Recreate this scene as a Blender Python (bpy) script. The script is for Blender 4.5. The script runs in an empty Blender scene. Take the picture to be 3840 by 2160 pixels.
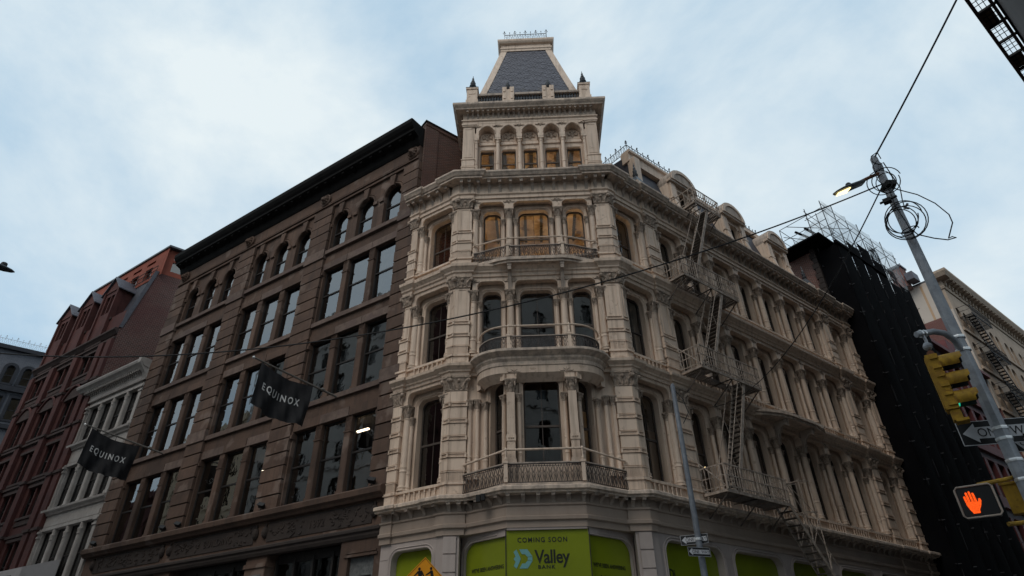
import bpy, bmesh, math, random
from mathutils import Matrix, Vector
rad = math.radians
random.seed(7)
scene = bpy.context.scene
COL = scene.collection
PI = math.pi

# ---------------------------------------------------------------- camera
EYE = Vector((0, 0, 1.6))
PITCH, ROLL, FPX = rad(32.9), rad(-0.92), 2275.0
_f = Vector((0, math.cos(PITCH), math.sin(PITCH)))
_r = Vector((1, 0, 0))
_u = _r.cross(_f)
_r2 = _r * math.cos(ROLL) + _u * math.sin(ROLL)
_u2 = _u * math.cos(ROLL) - _r * math.sin(ROLL)
cam_data = bpy.data.cameras.new('camera')
cam_data.sensor_width = 36
cam_data.lens = FPX / 3840 * 36
cam_data.clip_start = 0.05
cam_data.clip_end = 3000
cam = bpy.data.objects.new('camera', cam_data)
COL.objects.link(cam)
cm = Matrix((_r2, _u2, -_f)).transposed().to_4x4()
cm.translation = EYE
cam.matrix_world = cm
scene.camera = cam

# ---------------------------------------------------------------- sky and sun
SUN_AZ, SUN_EL = rad(-116), rad(48)          # direction to the sun, math angle from +X
sun_dir = Vector((math.cos(SUN_AZ) * math.cos(SUN_EL), math.sin(SUN_AZ) * math.cos(SUN_EL), math.sin(SUN_EL)))
world = bpy.data.worlds.new('World')
scene.world = world
world.use_nodes = True
wn = world.node_tree.nodes
wl = world.node_tree.links
wn.clear()
w_out = wn.new('ShaderNodeOutputWorld')
w_bg = wn.new('ShaderNodeBackground')
w_bg.inputs['Strength'].default_value = 0.113
sky = wn.new('ShaderNodeTexSky')
sky.sky_type = 'NISHITA'
sky.sun_disc = False
sky.sun_elevation = SUN_EL
sky.sun_rotation = PI / 2 - SUN_AZ
sky.air_density = 1.0
sky.dust_density = 1.5
sky.ozone_density = 1.5
w_tc = wn.new('ShaderNodeTexCoord')
w_map = wn.new('ShaderNodeMapping')
w_map.inputs['Scale'].default_value = (1.0, 1.2, 1.6)
w_map.inputs['Rotation'].default_value = (0.1, 0.5, 0.9)
w_n = wn.new('ShaderNodeTexNoise')
w_n.inputs['Scale'].default_value = 1.7
w_n.inputs['Detail'].default_value = 9
w_n.inputs['Roughness'].default_value = 0.56
w_n.inputs['Distortion'].default_value = 0.25
w_r = wn.new('ShaderNodeValToRGB')
w_r.color_ramp.elements[0].position = 0.40
w_r.color_ramp.elements[0].color = (0, 0, 0, 1)
w_r.color_ramp.elements[1].position = 0.62
w_r.color_ramp.elements[1].color = (1, 1, 1, 1)
w_hz = wn.new('ShaderNodeMixRGB')             # thin high haze over the blue
w_hz.inputs['Fac'].default_value = 0.82
w_hz.inputs['Color2'].default_value = (4.4, 6.2, 7.7, 1)
w_mix = wn.new('ShaderNodeMixRGB')
w_mix.inputs['Color2'].default_value = (7.1, 7.85, 8.15, 1)
wl.new(w_tc.outputs['Generated'], w_map.inputs['Vector'])
wl.new(w_map.outputs['Vector'], w_n.inputs['Vector'])
wl.new(w_n.outputs['Fac'], w_r.inputs['Fac'])
wl.new(w_r.outputs['Color'], w_mix.inputs['Fac'])
wl.new(sky.outputs['Color'], w_hz.inputs['Color1'])
wl.new(w_hz.outputs['Color'], w_mix.inputs['Color1'])
wl.new(w_mix.outputs['Color'], w_bg.inputs['Color'])
wl.new(w_bg.outputs['Background'], w_out.inputs['Surface'])

sun_data = bpy.data.lights.new('sun', 'SUN')
sun_data.energy = 1.4                 # stands in for soft sky light from behind the viewer; brightens the fronts
sun_data.angle = rad(38)
sun_data.color = (1.0, 0.92, 0.82)
sun = bpy.data.objects.new('sun', sun_data)
COL.objects.link(sun)
sun.rotation_euler = (-sun_dir).to_track_quat('-Z', 'Y').to_euler()

scene.view_settings.view_transform = 'Standard'
scene.view_settings.look = 'None'
scene.view_settings.exposure = 0.0
scene.view_settings.gamma = 1.0
scene.view_settings.use_curve_mapping = False

# ---------------------------------------------------------------- materials
MATS = {}


def _new(name):
    m = bpy.data.materials.new(name)
    m.use_nodes = True
    nt = m.node_tree
    nt.nodes.clear()
    out = nt.nodes.new('ShaderNodeOutputMaterial')
    MATS[name] = m
    return m, nt, out


def surf(name, c1, c2=None, rough=0.75, scale=1.5, streak=0.0, streak_col=(0.05, 0.04, 0.035), bump=0.15, bscale=30, metal=0.0, spec=0.3, blotch=None, vary=0.0):
    """painted metal, stone, plaster: two-tone mottling, rain streaks, fine relief"""
    m, nt, out = _new(name)
    N, L = nt.nodes, nt.links
    c2 = c2 or tuple(0.82 * x for x in c1)
    b = N.new('ShaderNodeBsdfPrincipled')
    b.inputs['Roughness'].default_value = rough
    b.inputs['Metallic'].default_value = metal
    b.inputs['Specular IOR Level'].default_value = spec
    g = N.new('ShaderNodeNewGeometry')
    n1 = N.new('ShaderNodeTexNoise')
    n1.inputs['Scale'].default_value = scale
    n1.inputs['Detail'].default_value = 6
    n1.inputs['Roughness'].default_value = 0.65
    L.new(g.outputs['Position'], n1.inputs['Vector'])
    r1 = N.new('ShaderNodeValToRGB')
    r1.color_ramp.elements[0].position = 0.35
    r1.color_ramp.elements[1].position = 0.65
    r1.color_ramp.elements[0].color = (*c1, 1)
    r1.color_ramp.elements[1].color = (*c2, 1)
    L.new(n1.outputs['Fac'], r1.inputs['Fac'])
    col = r1.outputs['Color']
    if streak > 0:
        mp = N.new('ShaderNodeMapping')
        mp.inputs['Scale'].default_value = (5, 5, 0.35)
        L.new(g.outputs['Position'], mp.inputs['Vector'])
        n2 = N.new('ShaderNodeTexNoise')
        n2.inputs['Scale'].default_value = 1.3
        n2.inputs['Detail'].default_value = 5
        L.new(mp.outputs['Vector'], n2.inputs['Vector'])
        r2 = N.new('ShaderNodeValToRGB')
        r2.color_ramp.elements[0].position = 0.5
        r2.color_ramp.elements[0].color = (0, 0, 0, 1)
        r2.color_ramp.elements[1].position = 0.75
        r2.color_ramp.elements[1].color = (streak, streak, streak, 1)
        L.new(n2.outputs['Fac'], r2.inputs['Fac'])
        mx = N.new('ShaderNodeMixRGB')
        mx.inputs['Color2'].default_value = (*streak_col, 1)
        L.new(r2.outputs['Color'], mx.inputs['Fac'])
        L.new(col, mx.inputs['Color1'])
        col = mx.outputs['Color']
    if blotch:
        n3 = N.new('ShaderNodeTexNoise')
        n3.inputs['Scale'].default_value = blotch[1]
        n3.inputs['Detail'].default_value = 3
        L.new(g.outputs['Position'], n3.inputs['Vector'])
        r3 = N.new('ShaderNodeValToRGB')
        r3.color_ramp.elements[0].position = blotch[2] if len(blotch) > 2 else 0.54
        r3.color_ramp.elements[0].color = (0, 0, 0, 1)
        r3.color_ramp.elements[1].position = (blotch[2] if len(blotch) > 2 else 0.54) + 0.06
        r3.color_ramp.elements[1].color = (1, 1, 1, 1)
        L.new(n3.outputs['Fac'], r3.inputs['Fac'])
        mx = N.new('ShaderNodeMixRGB')
        mx.inputs['Color2'].default_value = (*blotch[0], 1)
        L.new(r3.outputs['Color'], mx.inputs['Fac'])
        L.new(col, mx.inputs['Color1'])
        col = mx.outputs['Color']
    if vary > 0:
        oi = N.new('ShaderNodeObjectInfo')
        mr = N.new('ShaderNodeMapRange')
        mr.inputs['To Min'].default_value = 1 - vary
        mr.inputs['To Max'].default_value = 1 + vary
        L.new(oi.outputs['Random'], mr.inputs['Value'])
        vm = N.new('ShaderNodeVectorMath')
        vm.operation = 'SCALE'
        L.new(col, vm.inputs[0])
        L.new(mr.outputs['Result'], vm.inputs['Scale'])
        col = vm.outputs['Vector']
    L.new(col, b.inputs['Base Color'])
    if bump > 0:
        n4 = N.new('ShaderNodeTexNoise')
        n4.inputs['Scale'].default_value = bscale
        n4.inputs['Detail'].default_value = 4
        L.new(g.outputs['Position'], n4.inputs['Vector'])
        bp = N.new('ShaderNodeBump')
        bp.inputs['Strength'].default_value = bump
        bp.inputs['Distance'].default_value = 0.02
        L.new(n4.outputs['Fac'], bp.inputs['Height'])
        L.new(bp.outputs['Normal'], b.inputs['Normal'])
    L.new(b.outputs['BSDF'], out.inputs['Surface'])
    return m


def bricks(name, c1, c2, mortar, bw=0.21, bh=0.075, ms=0.011, stain=None, rough=0.85):
    m, nt, out = _new(name)
    N, L = nt.nodes, nt.links
    b = N.new('ShaderNodeBsdfPrincipled')
    b.inputs['Roughness'].default_value = rough
    b.inputs['Specular IOR Level'].default_value = 0.2
    tc = N.new('ShaderNodeTexCoord')
    sp = N.new('ShaderNodeSeparateXYZ')
    cb = N.new('ShaderNodeCombineXYZ')
    L.new(tc.outputs['Object'], sp.inputs[0])
    L.new(sp.outputs['X'], cb.inputs['X'])
    L.new(sp.outputs['Z'], cb.inputs['Y'])
    t = N.new('ShaderNodeTexBrick')
    t.inputs['Color1'].default_value = (*c1, 1)
    t.inputs['Color2'].default_value = (*c2, 1)
    t.inputs['Mortar'].default_value = (*mortar, 1)
    t.inputs['Scale'].default_value = 1
    t.inputs['Brick Width'].default_value = bw
    t.inputs['Row Height'].default_value = bh
    t.inputs['Mortar Size'].default_value = ms
    t.inputs['Mortar Smooth'].default_value = 0.3
    L.new(cb.outputs[0], t.inputs['Vector'])
    g = N.new('ShaderNodeNewGeometry')
    n = N.new('ShaderNodeTexNoise')
    n.inputs['Scale'].default_value = 0.35
    n.inputs['Detail'].default_value = 6
    L.new(g.outputs['Position'], n.inputs['Vector'])
    r = N.new('ShaderNodeValToRGB')
    r.color_ramp.elements[0].position = 0.42
    r.color_ramp.elements[0].color = (0, 0, 0, 1)
    r.color_ramp.elements[1].position = 0.62
    r.color_ramp.elements[1].color = (0.45, 0.45, 0.45, 1)
    L.new(n.outputs['Fac'], r.inputs['Fac'])
    mx = N.new('ShaderNodeMixRGB')
    mx.inputs['Color2'].default_value = (*(stain or tuple(0.6 * x for x in c1)), 1)
    L.new(r.outputs['Color'], mx.inputs['Fac'])
    L.new(t.outputs['Color'], mx.inputs['Color1'])
    L.new(mx.outputs['Color'], b.inputs['Base Color'])
    bp = N.new('ShaderNodeBump')
    bp.invert = True
    bp.inputs['Strength'].default_value = 0.7
    bp.inputs['Distance'].default_value = 0.012
    L.new(t.outputs['Fac'], bp.inputs['Height'])
    L.new(bp.outputs['Normal'], b.inputs['Normal'])
    L.new(b.outputs['BSDF'], out.inputs['Surface'])
    return m


def glass(name, tint=0.55, ior=2.2, wave=0.3):
    m, nt, out = _new(name)
    N, L = nt.nodes, nt.links
    g = N.new('ShaderNodeNewGeometry')
    n = N.new('ShaderNodeTexNoise')
    n.inputs['Scale'].default_value = 2.2
    n.inputs['Detail'].default_value = 2
    L.new(g.outputs['Position'], n.inputs['Vector'])
    bp = N.new('ShaderNodeBump')
    bp.inputs['Strength'].default_value = wave
    bp.inputs['Distance'].default_value = 0.05
    L.new(n.outputs['Fac'], bp.inputs['Height'])
    tr = N.new('ShaderNodeBsdfTransparent')
    tr.inputs['Color'].default_value = (tint, tint * 1.02, tint, 1)
    gl = N.new('ShaderNodeBsdfGlossy')
    gl.inputs['Roughness'].default_value = 0.015
    L.new(bp.outputs['Normal'], gl.inputs['Normal'])
    fr = N.new('ShaderNodeFresnel')
    fr.inputs['IOR'].default_value = ior
    mx = N.new('ShaderNodeMixShader')
    L.new(fr.outputs['Fac'], mx.inputs['Fac'])
    L.new(tr.outputs['BSDF'], mx.inputs[1])
    L.new(gl.outputs['BSDF'], mx.inputs[2])
    L.new(mx.outputs['Shader'], out.inputs['Surface'])
    return m


def emit(name, col, strength):
    m, nt, out = _new(name)
    e = nt.nodes.new('ShaderNodeEmission')
    e.inputs['Color'].default_value = (*col, 1)
    e.inputs['Strength'].default_value = strength
    nt.links.new(e.outputs[0], out.inputs['Surface'])
    return m


def netting(name, col, alpha, scale):
    """woven debris net: opaque threads with see-through gaps where it is worn"""
    m, nt, out = _new(name)
    N, L = nt.nodes, nt.links
    b = N.new('ShaderNodeBsdfPrincipled')
    b.inputs['Base Color'].default_value = (*col, 1)
    b.inputs['Roughness'].default_value = 0.9
    b.inputs['Specular IOR Level'].default_value = 0.1
    tr = N.new('ShaderNodeBsdfTransparent')
    g = N.new('ShaderNodeNewGeometry')
    n = N.new('ShaderNodeTexNoise')
    n.inputs['Scale'].default_value = scale
    n.inputs['Detail'].default_value = 4
    L.new(g.outputs['Position'], n.inputs['Vector'])
    r = N.new('ShaderNodeValToRGB')
    r.color_ramp.elements[0].position = 0.3
    r.color_ramp.elements[0].color = (alpha[0],) * 3 + (1,)
    r.color_ramp.elements[1].position = 0.7
    r.color_ramp.elements[1].color = (alpha[1],) * 3 + (1,)
    L.new(n.outputs['Fac'], r.inputs['Fac'])
    mx = N.new('ShaderNodeMixShader')
    L.new(r.outputs['Color'], mx.inputs['Fac'])
    L.new(tr.outputs[0], mx.inputs[1])
    L.new(b.outputs[0], mx.inputs[2])
    L.new(mx.outputs[0], out.inputs['Surface'])
    return m


surf('cream', (0.70, 0.55, 0.435), (0.62, 0.48, 0.375), rough=0.55, scale=1.3, streak=0.62, streak_col=(0.27, 0.19, 0.135), bump=0.08, bscale=14, vary=0.08, blotch=((0.47, 0.35, 0.265), 4.5, 0.64))
surf('cream_dirty', (0.46, 0.375, 0.31), (0.33, 0.27, 0.225), rough=0.7, scale=2, vary=0.1, streak=0.6, streak_col=(0.08, 0.065, 0.055), bump=0.15, bscale=18)
surf('cord_dark', (0.06, 0.06, 0.065), rough=0.8, bump=0)
surf('cream_edge', (0.68, 0.54, 0.43), (0.36, 0.29, 0.24), rough=0.7, scale=3.5, streak=0.5, streak_col=(0.1, 0.085, 0.075), bump=0.2, bscale=25)
surf('store_stone', (0.43, 0.365, 0.335), (0.36, 0.305, 0.28), rough=0.7, vary=0.06, scale=0.8, streak=0.2, streak_col=(0.2, 0.17, 0.15), bump=0.08, bscale=40)
surf('base_tan', (0.37, 0.29, 0.235), (0.315, 0.25, 0.205), rough=0.6, scale=1.0, streak=0.3, streak_col=(0.26, 0.19, 0.15), bump=0.08, bscale=14, vary=0.05)  # darker tan than the cream of the storeys above
surf('ornament', (0.52, 0.405, 0.32), (0.19, 0.15, 0.12), rough=0.75, scale=9, bump=0.3, bscale=35)
surf('railing_iron', (0.075, 0.06, 0.055), (0.03, 0.026, 0.026), rough=0.6, scale=6, bump=0.1)
surf('slate', (0.085, 0.085, 0.105), (0.055, 0.055, 0.07), rough=0.55, vary=0.2, scale=4, bump=0.2, bscale=20, spec=0.4)
surf('slate_dark', (0.06, 0.06, 0.075), (0.04, 0.04, 0.05), rough=0.6, scale=2, bump=0.4, bscale=9)
surf('lead', (0.10, 0.105, 0.115), (0.05, 0.052, 0.058), rough=0.45, scale=5, metal=0.2)
surf('window_frame', (0.10, 0.078, 0.065), (0.06, 0.05, 0.045), rough=0.6, scale=5)
surf('window_frame_black', (0.022, 0.02, 0.02), (0.035, 0.03, 0.028), rough=0.5, scale=5)
surf('brownstone', (0.124, 0.077, 0.056), (0.075, 0.047, 0.036), rough=0.85, vary=0.16, scale=0.7, streak=0.6, streak_col=(0.05, 0.038, 0.033), bump=0.25, bscale=16, blotch=((0.15, 0.108, 0.088), 0.9, 0.60))
surf('brownstone_sill', (0.16, 0.115, 0.095), (0.10, 0.07, 0.058), rough=0.85, vary=0.15, scale=2.5, streak=0.3, streak_col=(0.07, 0.05, 0.045), bump=0.3, bscale=14, blotch=((0.115, 0.08, 0.07), 1.2))
surf('brownstone_soot', (0.05, 0.038, 0.033), (0.034, 0.027, 0.025), rough=0.9, scale=1.2, bump=0.35, bscale=12)
surf('black_cornice', (0.0045, 0.0042, 0.0042), (0.010, 0.009, 0.0085), rough=0.75, spec=0.1, scale=1.5, bump=0.3, bscale=8)
surf('white_iron', (0.40, 0.37, 0.345), (0.31, 0.28, 0.26), rough=0.65, scale=1.6, streak=0.3, streak_col=(0.17, 0.14, 0.12), bump=0.08, bscale=20)
surf('red_stone', (0.095, 0.032, 0.027), (0.065, 0.023, 0.021), rough=0.85, scale=1.2, streak=0.3, streak_col=(0.05, 0.025, 0.022), bump=0.25, bscale=14)
surf('red_dark_stone', (0.07, 0.045, 0.04), (0.045, 0.03, 0.028), rough=0.9, scale=2, bump=0.4, bscale=9)
surf('orange_stucco', (0.25, 0.07, 0.045), (0.20, 0.058, 0.038), rough=0.9, scale=1)
surf('charcoal_trim', (0.03, 0.032, 0.04), (0.02, 0.022, 0.028), rough=0.8, scale=2)
surf('beige_stucco', (0.50, 0.435, 0.375), (0.45, 0.39, 0.335), rough=0.9, scale=0.5)
surf('tan_stone', (0.40, 0.31, 0.235), (0.31, 0.24, 0.185), rough=0.85, scale=0.8, streak=0.3, bump=0.2)
surf('orange_glow_backing', (0.46, 0.31, 0.19), (0.40, 0.27, 0.17), rough=0.85, scale=1.2)  # golden window reflections put into an orange wall colour
surf('maroon_iron', (0.16, 0.045, 0.045), (0.11, 0.032, 0.034), rough=0.6, scale=1.5)
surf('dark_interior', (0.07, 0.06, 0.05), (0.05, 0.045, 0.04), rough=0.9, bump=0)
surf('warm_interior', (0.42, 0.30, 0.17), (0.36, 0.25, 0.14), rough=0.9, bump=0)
surf('gold_backing', (0.78, 0.60, 0.40), (0.46, 0.32, 0.19), rough=0.9, scale=1.6, bump=0, blotch=((0.25, 0.17, 0.10), 2.2, 0.6))  # golden window reflections put into the colour of the room surfaces
surf('galvanised', (0.36, 0.375, 0.40), (0.24, 0.25, 0.275), rough=0.5, scale=7, metal=0.25, streak=0.35, streak_col=(0.12, 0.12, 0.13), bump=0.05)
surf('galvanised_dark', (0.20, 0.215, 0.24), (0.13, 0.14, 0.16), rough=0.55, scale=7, metal=0.2, streak=0.35, streak_col=(0.08, 0.08, 0.09), bump=0.05)
surf('steel_band', (0.72, 0.72, 0.72), rough=0.35, metal=0.6, bump=0)
surf('signal_yellow', (0.52, 0.30, 0.025), (0.34, 0.19, 0.018), rough=0.65, scale=9, streak=0.65, streak_col=(0.12, 0.06, 0.02), bump=0.12, bscale=60, blotch=((0.30, 0.16, 0.02), 14))
surf('signal_black', (0.012, 0.012, 0.013), rough=0.6, bump=0)
surf('cable_black', (0.012, 0.012, 0.014), rough=0.55, bump=0)
surf('sign_black', (0.012, 0.012, 0.013), rough=0.45, bump=0)
surf('sign_white', (0.60, 0.60, 0.62), (0.46, 0.46, 0.48), rough=0.5, scale=4, bump=0)
surf('sign_amber', (0.80, 0.32, 0.01), (0.72, 0.28, 0.01), rough=0.45, scale=4, bump=0)
surf('lime_film', (0.22, 0.265, 0.014), (0.18, 0.22, 0.012), rough=0.22, scale=0.5, bump=0.06, bscale=3, spec=0.5, vary=0.05)
surf('film_ink', (0.018, 0.022, 0.014), rough=0.5, bump=0)
surf('film_teal', (0.16, 0.37, 0.37), (0.14, 0.33, 0.34), rough=0.45, bump=0)
surf('flag_cloth', (0.010, 0.010, 0.012), (0.016, 0.016, 0.018), rough=0.85, scale=3, bump=0.1, bscale=60)
surf('flag_letter', (0.52, 0.52, 0.52), rough=0.7, bump=0)
surf('flag_pole', (0.14, 0.125, 0.11), (0.10, 0.09, 0.08), rough=0.5, bump=0)
surf('fire_escape_paint', (0.50, 0.41, 0.34), (0.24, 0.19, 0.155), rough=0.7, scale=5, streak=0.5, streak_col=(0.1, 0.075, 0.06), bump=0.1)
surf('fire_escape_dark', (0.14, 0.115, 0.095), (0.07, 0.058, 0.05), rough=0.8, scale=5)
surf('fire_escape_black', (0.016, 0.015, 0.016), rough=0.7, bump=0)
surf('net_black', (0.0040, 0.0040, 0.0048), (0.0068, 0.0068, 0.008), rough=0.95, scale=0.5, bump=0.5, bscale=2.5, spec=0.03)
netting('net_torn', (0.010, 0.010, 0.012), (1.6, -0.6), 3.0)
netting('net_white', (0.50, 0.54, 0.56), (0.15, 0.55), 1.2)
surf('scaffold_pole', (0.075, 0.075, 0.08), (0.045, 0.045, 0.05), rough=0.6, scale=8, bump=0)
surf('scaffold_plank', (0.16, 0.11, 0.075), rough=0.9)
surf('curtain', (0.62, 0.50, 0.43), (0.50, 0.40, 0.34), rough=0.95, scale=2, bump=0)
surf('blind_beige', (0.42, 0.38, 0.32), (0.34, 0.305, 0.26), rough=0.95, scale=0.5, bump=0, vary=0.25)
surf('shade_grey', (0.40, 0.40, 0.38), (0.34, 0.34, 0.33), rough=0.95, scale=0.6, bump=0)
surf('asphalt', (0.05, 0.05, 0.052), (0.035, 0.035, 0.037), rough=0.9, scale=3, bump=0.4, bscale=60)
surf('concrete', (0.27, 0.26, 0.25), (0.21, 0.20, 0.195), rough=0.9, scale=1.5, bump=0.2)
surf('kerb_stone', (0.30, 0.29, 0.28), (0.24, 0.23, 0.225), rough=0.85, scale=3)
surf('road_paint', (0.70, 0.70, 0.68), (0.55, 0.55, 0.53), rough=0.8, scale=9)
surf('cream_limestone', (0.66, 0.53, 0.38), (0.58, 0.455, 0.32), rough=0.85, scale=0.4)  # warm cream stone
surf('grey_limestone', (0.50, 0.47, 0.43), (0.42, 0.39, 0.36), rough=0.85, scale=0.4)
surf('granite_speckle', (0.17, 0.175, 0.175), (0.09, 0.095, 0.095), rough=0.4, scale=10, bump=0.05)
surf('awning_fabric', (0.50, 0.47, 0.47), (0.44, 0.41, 0.41), rough=0.9, scale=2)
surf('rust', (0.20, 0.085, 0.04), (0.12, 0.05, 0.03), rough=0.9, scale=12)
surf('lamp_grey', (0.05, 0.055, 0.06), (0.035, 0.04, 0.045), rough=0.5, scale=6, bump=0)
bricks('brick_red_party', (0.10, 0.037, 0.032), (0.055, 0.024, 0.022), (0.19, 0.15, 0.135), bw=0.25, bh=0.09, ms=0.014, stain=(0.08, 0.02, 0.021))
bricks('brick_brown_side', (0.125, 0.05, 0.038), (0.055, 0.027, 0.023), (0.2, 0.155, 0.13), bw=0.25, bh=0.09, ms=0.014, stain=(0.07, 0.032, 0.026))
bricks('brick_warm_side', (0.24, 0.10, 0.075), (0.14, 0.06, 0.048), (0.30, 0.24, 0.21), bw=0.25, bh=0.09, ms=0.014, stain=(0.14, 0.06, 0.05))
bricks('brick_grey_paint', (0.125, 0.13, 0.15), (0.10, 0.105, 0.125), (0.17, 0.175, 0.19), bw=0.34, bh=0.12, ms=0.014)
bricks('brick_far_red', (0.17, 0.065, 0.055), (0.13, 0.05, 0.045), (0.22, 0.17, 0.15))
glass('old_glass', 0.55, 2.5, 0.045)
glass('bright_glass', 0.5, 3.1, 0.05)
glass('plain_glass', 0.6, 1.75, 0.03)
emit('tube_light', (1.0, 0.80, 0.58), 9.0)
emit('gold_fill', (1.0, 0.66, 0.32), 105.0)  # added glow that turns the top corner panes golden, no real lamp
emit('gold_fill_low', (1.0, 0.66, 0.32), 55.0)  # weaker added glow for the tower panes
emit('bulb_warm', (1.0, 0.72, 0.36), 4.0)
emit('led_lamp', (1.0, 0.80, 0.36), 2.6)
_hm = emit('hand_red', (1.0, 0.10, 0.012), 1.5)      # grid of small LEDs
_nt = _hm.node_tree
_e = [n for n in _nt.nodes if n.type == 'EMISSION'][0]
_tc = _nt.nodes.new('ShaderNodeTexCoord')
_vo = _nt.nodes.new('ShaderNodeTexVoronoi')
_vo.inputs['Scale'].default_value = 95
_vo.inputs['Randomness'].default_value = 0.35
_mr = _nt.nodes.new('ShaderNodeMapRange')
_mr.inputs['From Min'].default_value = 0.15
_mr.inputs['From Max'].default_value = 0.6
_mr.inputs['To Min'].default_value = 2.0
_mr.inputs['To Max'].default_value = 0.8
_nt.links.new(_tc.outputs['Object'], _vo.inputs['Vector'])
_nt.links.new(_vo.outputs['Distance'], _mr.inputs['Value'])
_nt.links.new(_mr.outputs['Result'], _e.inputs['Strength'])
emit('green_lens', (0.02, 0.55, 0.33), 1.0)

# ---------------------------------------------------------------- mesh building
I4 = Matrix.Identity(4)
WM = {}


def T(x=0, y=0, z=0):
    return Matrix.Translation((x, y, z))


def RZ(a):
    return Matrix.Rotation(a, 4, 'Z')


def S(x, y, z):
    return Matrix.Diagonal((x, y, z, 1))


class MB:
    def __init__(self):
        self.v, self.f = [], []

    def add(self, vs, fs):
        n = len(self.v)
        self.v += [tuple(p) for p in vs]
        self.f += [tuple(i + n for i in q) for q in fs]
        return self

    def box(self, x0, x1, y0, y1, z0, z1):
        return self.add([(x0, y0, z0), (x1, y0, z0), (x1, y1, z0), (x0, y1, z0), (x0, y0, z1), (x1, y0, z1), (x1, y1, z1), (x0, y1, z1)],
                        [(0, 3, 2, 1), (4, 5, 6, 7), (0, 1, 5, 4), (1, 2, 6, 5), (2, 3, 7, 6), (3, 0, 4, 7)])

    def prism(self, pts, axis, a, b):
        """polygon (p,q) extruded along axis from a to b; axis 'x': (y,z), 'y': (x,z), 'z': (x,y)"""
        mk = {'x': lambda p, t: (t, p[0], p[1]), 'y': lambda p, t: (p[0], t, p[1]), 'z': lambda p, t: (p[0], p[1], t)}[axis]
        n = len(pts)
        vs = [mk(p, a) for p in pts] + [mk(p, b) for p in pts]
        fs = [tuple(range(n)), tuple(range(2 * n - 1, n - 1, -1))] + [(i, (i + 1) % n, n + (i + 1) % n, n + i) for i in range(n)]
        return self.add(vs, fs)

    def lathe(self, prof, n=10, cx=0, cy=0, a0=0.0):
        vs, fs = [], []
        for (r, z) in prof:
            for i in range(n):
                a = a0 + 2 * PI * i / n
                vs.append((cx + r * math.cos(a), cy + r * math.sin(a), z))
        for k in range(len(prof) - 1):
            for i in range(n):
                j = (i + 1) % n
                fs.append((k * n + i, k * n + j, (k + 1) * n + j, (k + 1) * n + i))
        fs.append(tuple(range(n - 1, -1, -1)))
        fs.append(tuple(range((len(prof) - 1) * n, len(prof) * n)))
        return self.add(vs, fs)

    def tube(self, pts, r, n=6, closed=False):
        pts = [Vector(p) for p in pts]
        m = len(pts)
        vs, fs = [], []
        up = None
        for i, p in enumerate(pts):
            if closed:
                d = (pts[(i + 1) % m] - pts[i - 1])
            else:
                d = (pts[min(i + 1, m - 1)] - pts[max(i - 1, 0)])
            d = d.normalized() if d.length > 1e-9 else Vector((0, 0, 1))
            if up is None:
                up = Vector((0, 0, 1)) if abs(d.z) < 0.9 else Vector((1, 0, 0))
            a = d.cross(up)
            if a.length < 1e-6:
                a = d.cross(Vector((1, 0.3, 0)))
            a.normalize()
            b = a.cross(d).normalized()
            up = b
            rr = r[i] if isinstance(r, (list, tuple)) else r
            for k in range(n):
                t = 2 * PI * k / n + PI / n
                vs.append(p + a * (rr * math.cos(t)) + b * (rr * math.sin(t)))
        seg = m if closed else m - 1
        for i in range(seg):
            j = (i + 1) % m
            for k in range(n):
                l = (k + 1) % n
                fs.append((i * n + k, i * n + l, j * n + l, j * n + k))
        if not closed:
            fs.append(tuple(range(n - 1, -1, -1)))
            fs.append(tuple(range((m - 1) * n, m * n)))
        return self.add(vs, fs)

    def bar(self, a, b, w, h=None):
        """square bar between two points"""
        return self.tube([a, b], (w if h is None else (w + h) / 2) * 0.7071, 4)

    def sweep(self, path, prof, closed=False):
        """profile (outward, z) carried along plan path; outward is to the right of travel"""
        P = [Vector((p[0], p[1])) for p in path]
        m, n = len(P), len(prof)
        vs, fs = [], []
        for i in range(m):
            if closed:
                d0, d1 = (P[i] - P[i - 1]).normalized(), (P[(i + 1) % m] - P[i]).normalized()
            else:
                d1 = (P[min(i + 1, m - 1)] - P[min(i, m - 2)]).normalized()
                d0 = (P[max(i, 1)] - P[max(i - 1, 0)]).normalized()
            n0, n1 = Vector((d0.y, -d0.x)), Vector((d1.y, -d1.x))
            nn = n0 + n1
            nn = nn / max(0.25, nn.length_squared / 2)
            for (o, z) in prof:
                vs.append((P[i].x + nn.x * o, P[i].y + nn.y * o, z))
        for i in range(m if closed else m - 1):
            j = (i + 1) % m
            for k in range(n):
                l = (k + 1) % n
                fs.append((i * n + k, j * n + k, j * n + l, i * n + l))
        if not closed:
            fs.append(tuple(range(n)))
            fs.append(tuple(range(m * n - 1, (m - 1) * n - 1, -1)))
        return self.add(vs, fs)

    def panel(self, x0, x1, z0, z1, curve, y0, y1):
        """slab with an opening whose outline runs from its lower left over the head to its lower right"""
        xl, xr, zb = curve[0][0], curve[-1][0], curve[0][1]
        q = lambda a, b, c, d, y: self.add([(a, y, c), (b, y, c), (b, y, d), (a, y, d)], [(0, 1, 2, 3)])
        for y in (y0, y1):
            if xl > x0 + 1e-4:
                q(x0, xl, z0, z1, y)
            if x1 > xr + 1e-4:
                q(xr, x1, z0, z1, y)
            if zb > z0 + 1e-4:
                q(xl, xr, z0, zb, y)
            for (a, b) in zip(curve, curve[1:]):
                if b[0] > a[0] + 1e-5:
                    self.add([(a[0], y, a[1]), (b[0], y, b[1]), (b[0], y, z1), (a[0], y, z1)], [(0, 1, 2, 3)])
        lp = list(curve) + ([curve[0]] if zb > z0 + 1e-4 else [])
        for (a, b) in zip(lp, lp[1:]):
            self.add([(a[0], y0, a[1]), (b[0], y0, b[1]), (b[0], y1, b[1]), (a[0], y1, a[1])], [(0, 1, 2, 3)])
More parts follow.
